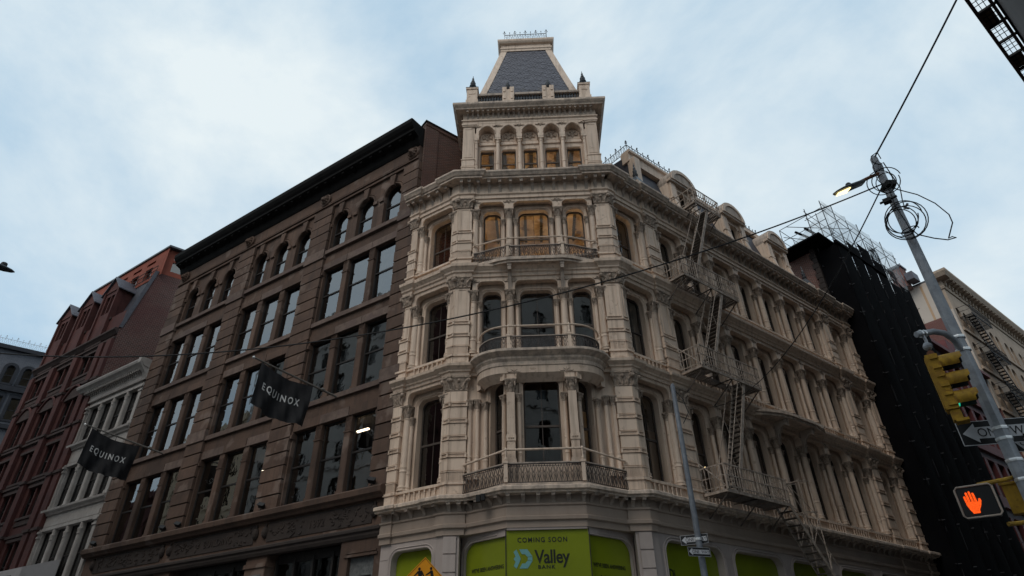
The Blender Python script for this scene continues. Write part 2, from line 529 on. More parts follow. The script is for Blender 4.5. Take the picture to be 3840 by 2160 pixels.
        ring = [(x0, z0), (x0, z1), (x1, z1), (x1, z0)]
        for (a, b) in zip(ring, ring[1:]):
            self.add([(a[0], y0, a[1]), (b[0], y0, b[1]), (b[0], y1, b[1]), (a[0], y1, a[1])], [(0, 1, 2, 3)])
        return self

    def grid_wall(self, x0, x1, z0, z1, holes, y0, y1):
        """wall with rectangular openings (xl,xr,zb,zt) and their reveals"""
        xs = sorted({x0, x1} | {h[i] for h in holes for i in (0, 1)})
        zs = sorted({z0, z1} | {h[i] for h in holes for i in (2, 3)})
        for a, b in zip(xs, xs[1:]):
            run = None
            for c, d in zip(zs, zs[1:]):
                mx, mz = (a + b) / 2, (c + d) / 2
                solid = not any(h[0] < mx < h[1] and h[2] < mz < h[3] for h in holes)
                if solid:
                    run = (run[0], d) if run else (c, d)
                if run and (not solid or d == zs[-1]):
                    self.add([(a, y0, run[0]), (b, y0, run[0]), (b, y0, run[1]), (a, y0, run[1])], [(0, 1, 2, 3)])
                    run = None
        for (a, b, c, d) in holes:
            R = [(a, c), (a, d), (b, d), (b, c), (a, c)]
            for p, q in zip(R, R[1:]):
                self.add([(p[0], y0, p[1]), (q[0], y0, q[1]), (q[0], y1, q[1]), (p[0], y1, p[1])], [(0, 1, 2, 3)])
        return self

    def ball(self, c, r, n=8, m=5, sz=1.0):
        prof = [(max(0.001, r * math.sin(PI * i / m)), c[2] - r * sz * math.cos(PI * i / m)) for i in range(m + 1)]
        return self.lathe(prof, n, c[0], c[1])

    def mesh(self, name, mat, smooth=False, fix=True):
        me = bpy.data.meshes.new(name)
        me.from_pydata(self.v, [], self.f)
        if fix:
            bm = bmesh.new()
            bm.from_mesh(me)
            bmesh.ops.remove_doubles(bm, verts=bm.verts, dist=1e-5)
            bmesh.ops.recalc_face_normals(bm, faces=bm.faces)
            bm.to_mesh(me)
            bm.free()
        me.materials.append(MATS[mat])
        if smooth:
            for p in me.polygons:
                p.use_smooth = True
            try:
                me.set_sharp_from_angle(angle=rad(40))
            except Exception:
                pass
        me.update()
        return me


def thing(name, label, cat, M=I4, group=None, mesh=None, kind=None):
    o = bpy.data.objects.new(name, mesh)
    COL.objects.link(o)
    o.matrix_world = M
    WM[o.name] = M.copy()
    o['label'] = label
    o['category'] = cat
    if group:
        o['group'] = group
    if kind:
        o['kind'] = kind
    return o


def structure(name, mesh, M=I4):
    o = bpy.data.objects.new(name, mesh)
    COL.objects.link(o)
    o.matrix_world = M
    WM[o.name] = M.copy()
    o['kind'] = 'structure'
    return o


def part(name, mesh, parent, M=I4, label=None):
    o = bpy.data.objects.new(name, mesh)
    COL.objects.link(o)
    o.parent = parent
    o.matrix_basis = WM[parent.name].inverted() @ M
    WM[o.name] = M.copy()
    if label:
        o['label'] = label
    return o


def text_mesh(s, size, mat, depth=0.004, spacing=1.0, align='CENTER', shear=0.0, bold=0.0):
    cu = bpy.data.curves.new('lettering', 'FONT')
    cu.body = s
    cu.size = size
    cu.extrude = depth
    cu.space_character = spacing
    cu.align_x = align
    cu.shear = shear
    cu.offset = bold
    cu.resolution_u = 3
    ob = bpy.data.objects.new('lettering', cu)
    COL.objects.link(ob)
    dg = bpy.context.evaluated_depsgraph_get()
    me = bpy.data.meshes.new_from_object(ob.evaluated_get(dg))
    bpy.data.objects.remove(ob)
    me.materials.clear()
    me.materials.append(MATS[mat])
    return me


def fit_text(s, x0, x1, z0, z1, mat, spacing=1.0, depth=0.002, bold=0.018):
    """lettering whose first capital spans x0..x1, z0..z1 (flat, to be stood up)"""
    me = text_mesh(s, 1.0, mat, depth, spacing, 'LEFT', bold=bold)
    xs = [v.co.x for v in me.vertices]
    cap = text_mesh('E', 1.0, mat, depth)
    ch = max(v.co.y for v in cap.vertices)
    bpy.data.meshes.remove(cap)
    for v in me.vertices:
        v.co.x = x0 + (v.co.x - min(xs)) / (max(xs) - min(xs)) * (x1 - x0)
        v.co.y = z0 + v.co.y / ch * (z1 - z0)
    return me


STAND = Matrix.Rotation(PI / 2, 4, 'X')      # lettering lies in xy: stand it up facing -y


def outline(hw, zb, zt, kind='rect', r=0.25, n=8):
    if kind == 'rect':
        return [(-hw, zb), (-hw, zt), (hw, zt), (hw, zb)]
    if kind == 'arch':
        zs = zt - hw
        return [(-hw, zb)] + [(-hw * math.cos(PI * i / (2 * n)), zs + hw * math.sin(PI * i / (2 * n))) for i in range(2 * n + 1)] + [(hw, zb)]
    if kind == 'segment':
        c = [(-hw, zb)]
        for i in range(2 * n + 1):
            x = -hw + hw * i / n
            c.append((x, zt - r * (x / hw) ** 2))
        return c + [(hw, zb)]
    L = [(-hw, zb)] + [(-hw + r - r * math.cos(PI / 2 * i / n), zt - r + r * math.sin(PI / 2 * i / n)) for i in range(n + 1)]
    return L + [(-x, z) for (x, z) in reversed(L)]


def ring(mb, o, i, y0, y1):
    """frame between an outer and an inner outline with the same number of points"""
    n = len(o)
    for a in range(n - 1):
        for (p, q) in ((0, 0),):
            mb.add([(o[a][0], y0, o[a][1]), (o[a + 1][0], y0, o[a + 1][1]), (i[a + 1][0], y0, i[a + 1][1]), (i[a][0], y0, i[a][1])], [(0, 1, 2, 3)])
        mb.add([(i[a][0], y0, i[a][1]), (i[a + 1][0], y0, i[a + 1][1]), (i[a + 1][0], y1, i[a + 1][1]), (i[a][0], y1, i[a][1])], [(0, 1, 2, 3)])
        mb.add([(o[a][0], y0, o[a][1]), (o[a + 1][0], y0, o[a + 1][1]), (o[a + 1][0], y1, o[a + 1][1]), (o[a][0], y1, o[a][1])], [(0, 1, 2, 3)])
    a, b = o[0], i[0]
    mb.box(o[0][0], o[-1][0], y0, y1, o[0][1] - 0.001, i[0][1])


_wk = {}


def window_kit(hw, zb, zt, kind='rect', r=0.25, mr=None, muntin=False, fw=0.055, mat='window_frame', gl='old_glass'):
    key = (round(hw, 3), round(zb, 3), round(zt, 3), kind, r, mr, muntin, fw, mat, gl)
    if key in _wk:
        return _wk[key]
    o = outline(hw, zb, zt, kind, r)
    ri = max(0.02, r - fw) if kind not in ('segment',) else r
    i = outline(hw - fw, zb + fw * 1.3, zt - fw, kind, ri)
    m = MB()
    ring(m, o, i, 0, 0.07)
    mr = mr if mr else (zb + zt) / 2
    m.box(-hw + fw * 0.9, hw - fw * 0.9, 0.012, 0.06, mr - 0.035, mr + 0.035)
    if muntin:
        m.box(-0.011, 0.011, 0.02, 0.05, zb + fw, zt - fw)
    fr = m.mesh('window_frame', mat)
    lo = MB()
    y = 0.045
    w = hw - fw
    lo.add([(-w, y + 0.012, zb + fw), (w, y + 0.012, zb + fw), (w, y + 0.012, mr), (-w, y + 0.012, mr)], [(0, 1, 2, 3)])
    up = MB()
    pts = [p for p in i if p[1] > mr]
    vs = [(-w, y, mr)] + [(p[0], y, p[1]) for p in pts] + [(w, y, mr)]
    up.add(vs, [tuple(reversed(range(len(vs))))])
    _wk[key] = (fr, lo.mesh('pane', gl, fix=False), up.mesh('pane', gl, fix=False))
    return _wk[key]


BLIND = None


def put_window(parent, M, *a, blinds=0.0, **k):
    global BLIND
    fr, lo, up = window_kit(*a, **k)
    w = part('window', fr, parent, M)
    tilt = Matrix.Rotation(random.uniform(-0.010, 0.010), 4, 'X') @ Matrix.Rotation(random.uniform(-0.010, 0.010), 4, 'Z')
    zc = (a[1] + a[2]) / 2
    tm = M @ T(0, 0, zc) @ tilt @ T(0, 0, -zc)
    part('pane', lo, w, tm)
    part('pane', up, w, tm)
    if random.random() < blinds:
        if BLIND is None:
            BLIND = MB().add([(-1, 0, -1), (1, 0, -1), (1, 0, 0), (-1, 0, 0)], [(0, 1, 2, 3)]).mesh('blind', 'blind_beige', fix=False)
        part('blind', BLIND, w, M @ T(0, 0.14, a[2] - 0.03) @ S(a[0] * 0.94, 1, (a[2] - a[1]) * random.choice([0.25, 0.4, 0.5, 0.62, 0.95])))
    return w


# ---------------------------------------------------------------- street geometry (plan frames)
A_C, A_L, A_R = rad(-2.0), rad(-33.2), rad(37.9)
dC = Vector((math.cos(A_C), math.sin(A_C)))
O_C = Vector((0, 20)) + dC * 0.96
P_L = Vector((0, 20)) + dC * -2.25
P_R = Vector((0, 20)) + dC * 4.17


def frame(p, a):
    return T(p.x, p.y, 0) @ RZ(a)


FC, FL, FR = frame(O_C, A_C), frame(P_L, A_L), frame(P_R, A_R)
FCi = FC.inverted()


def wp(F, x, y):
    v = F @ Vector((x, y, 0))
    return (v.x, v.y)


dL = Vector((math.cos(A_L), math.sin(A_L)))
dR = Vector((math.cos(A_R), math.sin(A_R)))


# ================================================================ ground, road, pavements
g = MB()
g.add([(-900, -900, 0), (900, -900, 0), (900, 900, 0), (-900, 900, 0)], [(0, 1, 2, 3)])
structure('ground', g.mesh('ground', 'asphalt'))
N_R = Vector((-math.sin(A_R), math.cos(A_R)))     # into the block behind the side street front
N_L = Vector((-math.sin(A_L), math.cos(A_L)))
pv = MB()
out_l = [wp(FL, -62, -4.2), wp(FL, -2.0, -4.2), wp(FC, -1.9, -3.9), wp(FC, 1.9, -3.9), wp(FR, 2.0, -3.6), wp(FR, 95, -3.6)]
inn = [wp(FR, 95, 12), wp(FR, 0, 12), wp(FL, -62, 20)]
pv.prism(out_l + inn, 'z', 0.0, 0.13)
structure('pavement', pv.mesh('pavement', 'concrete'))
kb = MB()
kb.sweep(out_l, [(0.0, 0), (0.16, 0), (0.16, 0.128), (0.0, 0.134)])
structure('kerb', kb.mesh('kerb', 'kerb_stone'))
pv2 = MB()     # pavement on the camera's side of the avenue
pv2.prism([wp(FL, 40, -18.0), wp(FL, -62, -18.0), wp(FL, -62, -26), wp(FL, 40, -26)], 'z', 0.0, 0.13)
structure('pavement', pv2.mesh('pavement', 'concrete'))
rm = MB()
for k in range(9):
    rm.add([(*wp(FC, -4.6 + k * 1.15, -5.2), 0.004), (*wp(FC, -4.1 + k * 1.15, -5.2), 0.004), (*wp(FC, -4.1 + k * 1.15, -8.4), 0.004), (*wp(FC, -4.6 + k * 1.15, -8.4), 0.004)], [(0, 1, 2, 3)])
structure('crosswalk_marking', rm.mesh('crosswalk_marking', 'road_paint'))

# ================================================================ cast iron corner building
CB = thing('cast_iron_building', 'cream painted cast iron corner building with slate roofed tower and stacked columns', 'building', FC)
LV = {2: dict(ped=6.55, base=7.12, bc=(9.72, 10.2), sc=(9.45, 9.75), zo=10.68, zi=10.44, zg=10.20, sill=7.08, top=10.82, pc=(10.29, 10.79), mr=8.74),
      3: dict(ped=11.25, base=11.75, bc=(14.0, 14.48), sc=(13.76, 14.06), zo=14.92, zi=14.64, zg=14.46, sill=11.8, top=15.1, pc=(14.65, 15.08), mr=13.1),
      4: dict(ped=15.62, base=16.13, bc=(18.1, 18.6), sc=(17.8, 18.15), zo=19.03, zi=18.78, zg=18.56, sill=16.2, top=19.2, pc=(18.74, 19.16), mr=17.36)}


def leaf_capital(n_leaf=8):
    """round capital, unit radius 1 at the neck, height 1"""
    m = MB()
    m.lathe([(0.95, 0), (1.0, 0.06), (0.92, 0.1), (0.95, 0.5), (1.25, 0.82), (1.3, 0.84)], 10)
    for ringi, (rb, zb, h, out) in enumerate(((1.0, 0.08, 0.40, 0.5), (1.02, 0.36, 0.42, 0.62))):
        for k in range(n_leaf):
            a = 2 * PI * (k + 0.5 * ringi) / n_leaf
            ca, sa = math.cos(a), math.sin(a)
            w = 0.34
            P = lambda r, s, z: (r * ca - s * sa, r * sa + s * ca, z)
            vs = [P(rb, -w, zb), P(rb, w, zb), P(rb + 0.18, w * 0.8, zb + h * 0.6), P(rb + 0.18, -w * 0.8, zb + h * 0.6),
                  P(rb + out, 0.16, zb + h), P(rb + out, -0.16, zb + h), P(rb + out * 0.9, 0, zb + h * 0.72)]
            m.add(vs, [(0, 1, 2, 3), (3, 2, 4, 5), (5, 4, 6)])
    for k in range(4):
        a = PI / 4 + k * PI / 2
        m.ball((1.55 * math.cos(a), 1.55 * math.sin(a), 0.72), 0.26, 6, 4)
    m.box(-1.42, 1.42, -1.42, 1.42, 0.84, 0.92)
    m.box(-1.55, 1.55, -1.55, 1.55, 0.92, 1.0)
    return m.mesh('capital', 'ornament')


CAPITAL = leaf_capital()
_col = {}


def column_mesh(r, z0, z1):
    k = (r, round(z0, 3), round(z1, 3))
    if k not in _col:
        h = z1 - z0
        zb = z0 + h * 0.27
        p = [(r * 1.35, z0), (r * 1.35, z0 + 0.05), (r * 1.15, z0 + 0.07), (r * 1.28, z0 + 0.10), (r * 1.28, z0 + 0.14), (r * 1.03, z0 + 0.17),
             (r * 1.02, zb - 0.06), (r * 1.16, zb - 0.05), (r * 1.16, zb - 0.02), (r * 1.06, zb), (r * 1.06, zb + 0.07), (r * 1.16, zb + 0.09), (r * 1.16, zb + 0.12), (r * 1.0, zb + 0.13),
             (r * 0.97, z0 + h * 0.7), (r * 0.9, z1 - 0.04), (r * 1.02, z1 - 0.03), (r * 1.02, z1)]
        _col[k] = MB().lathe(p, 12).mesh('column', 'cream', smooth=True)
    return _col[k]


def column(F, x, y, r, z0, zc0, zc1, name='column'):
    M = F @ T(x, y, 0)
    c = part(name, column_mesh(r, z0, zc0), CB, M)
    part('capital', CAPITAL, c, M @ T(0, 0, zc0) @ S(r * 0.98, r * 0.98, zc1 - zc0))
    return c


def console_mesh(w, d, h, name='console'):
    """scrolled bracket: top at z=0, wall at y=0, reaching out to y=-d"""
    m = MB()
    pr = [(0, -h)]
    n = 6
    for i in range(n + 1):
        a = PI / 2 * i / n
        pr.append((-0.10 * d - 0.66 * d * (1 - math.cos(a)), -h + 0.02 + h * 0.74 * math.sin(a)))
    pr += [(-d, -h * 0.30), (-d, 0), (0, 0)]
    m.prism(pr, 'x', -w / 2, w / 2)
    m.box(-w * 0.62, w * 0.62, -d * 1.03, -d * 0.72, -h * 0.12, 0.0)
    return m.mesh(name, 'cream_dirty')


CONS_BIG = console_mesh(0.13, 0.36, 0.5)
CONS_SMALL = console_mesh(0.12, 0.30, 0.26)


def sprig_mesh():
    m = MB()
    for s in (-1, 1):
        m.tube([(0, 0, 0), (s * 0.09, -0.015, 0.05), (s * 0.19, -0.02, 0.03), (s * 0.25, -0.015, 0.08)], [0.018, 0.026, 0.022, 0.008], 5)
        m.tube([(0, 0, 0.02), (s * 0.05, -0.02, 0.1), (s * 0.12, -0.02, 0.14)], [0.015, 0.024, 0.008], 5)
    m.tube([(0, 0, -0.06), (0, -0.02, 0.05), (0, -0.02, 0.18)], [0.012, 0.03, 0.008], 5)
    return m.mesh('foliage_ornament', 'ornament')


SPRIG = sprig_mesh()
_bay = {}


def bay(F, cx, hw, ow, sm, gl, lv, cols=True, muntin=True, yo=0.0, wall=True, sprig=True, ped=True):
    """one window bay of the iron front: outer arch slab, inner surround with colonnettes, sash window"""
    d = LV[lv]
    M = F @ T(cx, yo, 0)
    k = (hw, ow, sm, gl, lv, wall)
    if k not in _bay:
        a = MB()
        a.panel(-hw, hw, d['bc'][1], d['top'], outline(ow, d['bc'][1], d['zo'], 'shoulder', 0.24), 0.03, 0.30)
        oc = outline(ow, d['bc'][1], d['zo'], 'shoulder', 0.24)
        a.tube([(p[0], 0.03, p[1]) for p in oc], 0.022, 5)
        m1 = a.mesh('arch_panel', 'cream')
        b = MB()
        iw = gl + 0.10
        b.panel(-hw, hw, d['base'] - 0.1, d['top'] - 0.02, outline(iw, d['sill'], d['zi'] - 0.02, 'shoulder', 0.27), 0.36, 0.64)
        arc = [p for p in outline(iw + 0.11, d['sc'][1], d['zi'] + 0.08, 'shoulder', 0.33)]
        b.tube([(p[0], 0.355, p[1]) for p in arc], 0.055, 6)
        b.tube([(p[0] * 0.93, 0.36, p[1] - 0.075) for p in arc], 0.025, 5)
        for s in (-1, 1):
            b.box(s * sm - 0.11, s * sm + 0.11, 0.19, 0.37, d['sc'][1], d['sc'][1] + 0.03)
        m2 = b.mesh('window_surround', 'cream')
        _bay[k] = (m1, m2)
    part('arch_panel', _bay[k][0], CB, M)
    part('window_surround', _bay[k][1], CB, M)
    put_window(CB, M @ T(0, 0.6, 0), gl + 0.10, d['sill'], d['zi'] - 0.02, 'shoulder', 0.27, d['mr'], muntin, blinds=0.0 if F is FC else 0.22)
    if cols:
        for s in (-1, 1):
            column(M, s * sm, 0.26, 0.082, d['base'], d['sc'][0], d['sc'][1], 'colonnette')
    if ped:
        q = ('ped', hw, lv)
        if q not in _bay:
            c = MB()
            c.box(-hw, hw, 0.10, 0.5, d['ped'] - 0.1, d['base'] - 0.1)
            c.box(-hw, hw, 0.02, 0.36, d['base'] - 0.12, d['base'] - 0.03)
            for i in range(9):
                x = -hw * 0.66 + hw * 1.32 * i / 8
                if lv == 4:
                    c.box(x - 0.04, x + 0.04, 0.08, 0.12, d['ped'] + 0.1, d['base'] - 0.2)
            _bay[q] = c.mesh('sill_panel', 'cream')
        part('sill_panel', _bay[q], CB, M)
        if lv in (2, 3):
            n = 9 if hw > 1.1 else 7
            for i in range(n):
                part('baluster', BALUSTER, CB, M @ T(-hw * 0.62 + hw * 1.24 * i / (n - 1), 0.055, d['ped'] + 0.02) @ S(1, 1, (d['base'] - 0.15 - d['ped']) / 0.4))


BALUSTER = MB().lathe([(0.036, 0), (0.036, 0.04), (0.022, 0.06), (0.034, 0.14), (0.022, 0.24), (0.02, 0.28), (0.034, 0.32), (0.034, 0.4)], 7).mesh('baluster', 'cream', smooth=True)


def blocks(w, dp, h, kind, dl=0.0):
    m = MB()
    if kind == 'plain':
        m.box(-w / 2 - 0.02, w / 2 + 0.02, -0.03, dp, 0.015, h - 0.015)
    elif kind == 'framed':
        m.box(-w / 2 - 0.05, w / 2 + 0.05, -0.065, dp, 0, 0.025)
        m.box(-w / 2 - 0.05, w / 2 + 0.05, -0.065, dp, h - 0.025, h)
        m.box(-w / 2 - 0.045, -w / 2 + 0.02, -0.06, dp, 0.025, h - 0.025)
        m.box(w / 2 - 0.02, w / 2 + 0.045, -0.06, dp, 0.025, h - 0.025)
        m.box(-w / 2, w / 2, -0.025, dp, 0.02, h - 0.02)
        n = int(w / 0.06)
        for i in range(n):
            m.ball((-w / 2 + 0.05 + (w - 0.1) * i / max(1, n - 1), -0.028, h * 0.45), 0.02, 5, 3)
    else:
        m.box(-w / 2 - 0.03, w / 2 + 0.03, -0.04, dp, 0, 0.03)
        m.box(-w / 2 - 0.05, w / 2 + 0.05, -0.06, dp, h - 0.03, h)
        n = max(3, int(w / 0.055))
        for i in range(n):
            x = -w / 2 + w * (i + 0.5) / n
            m.box(x - 0.016, x + 0.016, -0.045, dp, 0.03, h - 0.03)
        m.box(-w / 2, w / 2, -0.02, dp, 0.02, h - 0.02)
    return m.mesh('block', 'cream')


_pier = {}


def pier_capital(w, dp, h):
    m = MB()
    m.add([(-w / 2, -0.02, 0), (w / 2, -0.02, 0), (w / 2, dp, 0), (-w / 2, dp, 0), (-w / 2 - 0.10, -0.14, h * 0.85), (w / 2 + 0.10, -0.14, h * 0.85), (w / 2 + 0.10, dp, h * 0.85), (-w / 2 - 0.10, dp, h * 0.85)],
          [(0, 1, 5, 4), (1, 2, 6, 5), (3, 0, 4, 7), (4, 5, 6, 7), (0, 3, 2, 1)])
    m.box(-w / 2 - 0.13, w / 2 + 0.13, -0.17, dp, h * 0.85, h)
    m.box(-w / 2 - 0.03, w / 2 + 0.03, -0.05, dp, -0.03, 0.03)
    for s in (-1, 1):
        m.ball((s * (w / 2 + 0.07), -0.12, h * 0.68), 0.085, 7, 5)
        m.tube([(s * w * 0.1, -0.03, h * 0.1), (s * w * 0.32, -0.08, h * 0.4), (s * (w * 0.5 + 0.03), -0.14, h * 0.78)], [0.02, 0.05, 0.03], 5)
    if w > 0.4:
        m.ball((0, -0.10, h * 0.66), 0.075, 7, 5)
    for i in range(3):
        x = -w * 0.3 + w * 0.3 * i
        m.tube([(x, -0.03, 0.02), (x, -0.06, h * 0.25), (x, -0.11, h * 0.42)], [0.05, 0.055, 0.02], 5)
    return m.mesh('capital', 'ornament')


def pier(F, xc, w, lv, dp=0.55, y=0.0):
    d = LV[lv]
    M = F @ T(xc, y, 0)
    k = (w, lv, dp)
    if k not in _pier:
        m = MB()
        m.box(-w / 2, w / 2, 0, dp, d['ped'] - 0.1, d['top'])
        if lv > 2:
            z0, z1 = d['base'] + 1.25, d['pc'][0] - 0.14
            for (a, b, c, e) in ((-w * 0.3, w * 0.3, z0, z0 + 0.02), (-w * 0.3, w * 0.3, z1, z1 + 0.02), (-w * 0.3, -w * 0.3 + 0.02, z0, z1), (w * 0.3 - 0.02, w * 0.3, z0, z1)):
                m.box(a, b, -0.018, 0.01, c, e)
        m.box(-w / 2 - 0.06, w / 2 + 0.06, -0.07, dp, d['ped'] - 0.08, d['ped'] + 0.07)
        m.box(-w / 2 - 0.03, w / 2 + 0.03, -0.04, dp, d['ped'] + 0.07, d['base'] - 0.14)
        m.box(-w * 0.32, w * 0.32, -0.055, dp, d['ped'] + 0.13, d['base'] - 0.2)
        m.box(-w / 2 - 0.07, w / 2 + 0.07, -0.09, dp, d['base'] - 0.14, d['base'] - 0.06)
        m.box(-w / 2 - 0.10, w / 2 + 0.10, -0.12, dp, d['top'] - 0.03, d['top'] + 0.001)
        _pier[k] = (m.mesh('pier', 'cream'), pier_capital(w, dp, d['pc'][1] - d['pc'][0]),
                    blocks(w, dp, 0.42, 'plain'), blocks(w, dp, 0.145, 'framed'), blocks(w, dp, 0.34, 'flute'), blocks(w, dp, 0.36, 'plain'))
    pm, cm_, bp_, bf_, bl_, bp2_ = _pier[k]
    p = part('pier', pm, CB, M)
    part('capital', cm_, p, M @ T(0, 0, d['pc'][0]))
    z = d['base'] - 0.04
    part('block', bl_, p, M @ T(0, 0, z))
    z += 0.36
    if lv == 2:
        while z < d['pc'][0] - 0.5:
            part('block', bp_, p, M @ T(0, 0, z))
            part('block', bf_, p, M @ T(0, 0, z + 0.435))
            z += 0.597
        part('block', bp_, p, M @ T(0, 0, z) @ S(1, 1, (d['pc'][0] - 0.03 - z) / 0.42))
    else:
        for i in range(2):
            part('block', bp2_, p, M @ T(0, 0, z))
            part('block', bf_, p, M @ T(0, 0, z + 0.365))
            z += 0.52


# ---- upper storeys on the three fronts
R_MID = [2.95 + 2.036 * (i + 0.5) for i in range(7)]
for lv in (2, 3, 4):
    d = LV[lv]
    bcol = lambda F, x, y=0.17, r=0.142: column(F, x, y, r, d['base'], d['bc'][0], d['bc'][1])
    # side street front
    bay(FR, 1.20, 1.06, 0.86, 0.80, 0.46, lv)
    for cx in R_MID:
        bay(FR, cx, 1.018, 0.83, 0.66, 0.40, lv)
    bay(FR, 18.9, 1.05, 0.86, 0.78, 0.46, lv)
    for x in (0.33, 2.09, 3.12, 17.03, 18.02, 19.78):
        bcol(FR, x)
    for k in range(1, 7):
        bcol(FR, 2.95 + 2.036 * k)
        part('foliage_ornament', SPRIG, CB, FR @ T(2.95 + 2.036 * k, 0.03, d['bc'][1] + 0.34))
    for (xc, w) in ((2.605, 0.69), (17.525, 0.65), (20.275, 0.65)):
        pier(FR, xc, w, lv)
    # avenue front
    bay(FL, -1.19, 1.09, 0.87, 0.78, 0.50, lv)
    bcol(FL, -2.12)
    bcol(FL, -0.30)
    pier(FL, -2.48, 0.40, lv)
    # corner piers
    for s in (-1, 1):
        pier(FC, s * 2.91, 0.58, lv, 0.6)
    pier(FL, -0.10, 0.24, lv, 0.5, 0.0)
    pier(FR, 0.10, 0.24, lv, 0.5, 0.0)
for lv in (3, 4):
    d = LV[lv]
    bay(FC, 0, 1.04, 0.86, 0.77, 0.56, lv)
    for s in (-1, 1):
        bay(FC, s * 1.78, 0.74, 0.56, 0.49, 0.28, lv, muntin=False)
        for x in (1.04, 2.48):
            column(FC, s * x, 0.17, 0.142, d['base'], d['bc'][0], d['bc'][1])
            part('foliage_ornament', SPRIG, CB, FC @ T(s * x, 0.03, d['bc'][1] + 0.36))

# ---- string courses, entablature, cornices
def front_path(brk=0.09, chamfer=None):
    p = [wp(FL, -2.72, -brk), wp(FL, -2.24, -brk), wp(FL, -2.24, 0), wp(FL, -0.3, 0), wp(FL, -0.3, -brk)]
    t = brk * math.tan(rad(15.6))
    p += [wp(FC, -3.21 - t, -brk), wp(FC, -2.58, -brk), wp(FC, -2.58, 0)]
    p += [wp(FC, *q) for q in (chamfer or [])]
    t2 = brk * math.tan(rad(20))
    p += [wp(FC, 2.58, 0), wp(FC, 2.58, -brk), wp(FC, 3.21 + t2, -brk), wp(FR, 0.3, -brk), wp(FR, 0.3, 0), wp(FR, 2.2, 0), wp(FR, 2.2, -brk), wp(FR, 3.01, -brk), wp(FR, 3.01, 0),
          wp(FR, 17.14, 0), wp(FR, 17.14, -brk), wp(FR, 17.91, -brk), wp(FR, 17.91, 0), wp(FR, 19.89, 0), wp(FR, 19.89, -brk), wp(FR, 20.62, -brk)]
    return p


def course(z0, z1, k=1.0, path=None, name='string_course', mat='cream'):
    h = z1 - z0
    prof = [(-0.35, z0), (0.03, z0), (0.05, z0 + 0.25 * h), (0.11 * k, z0 + 0.32 * h), (0.12 * k, z0 + 0.45 * h), (0.20 * k, z0 + 0.62 * h), (0.26 * k, z0 + 0.72 * h), (0.28 * k, z1 - 0.02), (0.25 * k, z1), (-0.35, z1)]
    part(name, MB().sweep(path or front_path(), prof).mesh(name, mat), CB)


course(15.1, 15.6)
course(10.82, 11.22)
ent = MB().sweep(front_path(0.07), [(-0.4, 19.2), (0.03, 19.2), (0.03, 19.36), (0.09, 19.40), (0.10, 19.46), (0.03, 19.5), (0.02, 20.0), (-0.4, 20.0)])
part('entablature', ent.mesh('entablature', 'cream'), CB)
crn = MB().sweep(front_path(0.10), [(-0.5, 20.0), (0.42, 20.0), (0.42, 20.09), (0.47, 20.11), (0.53, 20.22), (0.57, 20.27), (0.57, 20.36), (0.50, 20.38), (-0.5, 20.42)])
part('cornice', crn.mesh('cornice', 'cream_edge'), CB)


def consoles(F, x0, x1, n, z, me, y=0.0):
    for i in range(n):
        part('console', me, CB, F @ T(x0 + (x1 - x0) * i / (n - 1), y, z))


consoles(FC, -2.35, 2.35, 11, 20.0, CONS_BIG)
for x in (-3.08, -2.74, 2.74, 3.08):
    part('console', CONS_BIG, CB, FC @ T(x, -0.07, 20.0))
consoles(FL, -1.95, -0.5, 4, 20.0, CONS_BIG)
for x in (-2.62, -2.34):
    part('console', CONS_BIG, CB, FL @ T(x, -0.07, 20.0))
consoles(FR, 0.52, 2.0, 4, 20.0, CONS_BIG)
consoles(FR, 3.2, 16.95, 31, 20.0, CONS_BIG)
consoles(FR, 18.1, 19.7, 4, 20.0, CONS_BIG)
for x in (2.42, 2.78, 17.34, 17.7, 20.08, 20.45):
    part('console', CONS_BIG, CB, FR @ T(x, -0.07, 20.0))

# ---- base: frieze and bracketed cornice over the shop fronts
CH_BASE = [(-2.52, -0.02), (-1.2, -0.95), (1.2, -0.95), (2.52, -0.02)]
bp_ = front_path(0.07, CH_BASE)
part('frieze', MB().sweep(bp_, [(-0.5, 5.42), (0.0, 5.42), (0.0, 5.60), (0.08, 5.63), (0.09, 5.72), (0.03, 5.76), (0.02, 6.02), (0.07, 6.05), (0.07, 6.1), (0.0, 6.12), (0.0, 6.36), (-0.5, 6.36)]).mesh('frieze', 'base_tan'), CB)
part('cornice', MB().sweep(bp_, [(-0.5, 6.36), (0.34, 6.36), (0.34, 6.41), (0.42, 6.44), (0.42, 6.53), (0.36, 6.57), (-0.5, 6.60)]).mesh('cornice', 'cream_edge'), CB)
consoles(FR, 0.55, 20.4, 38, 6.36, CONS_SMALL)
consoles(FL, -2.55, -0.25, 5, 6.36, CONS_SMALL, -0.02)
consoles(FC, -1.15, 1.15, 6, 6.36, CONS_SMALL, -0.95)
SIDE_A = math.atan2(0.93, 1.32)
for s in (-1, 1):
    Fs = FC @ T(s * 1.86, -0.485, 0) @ RZ(s * SIDE_A)
    for i in range(4):
        part('console', CONS_SMALL, CB, Fs @ T(-0.6 + 0.4 * i, 0, 6.36))
    for x in (2.74, 3.08):
        part('console', CONS_SMALL, CB, FC @ T(s * x, -0.07, 6.36))

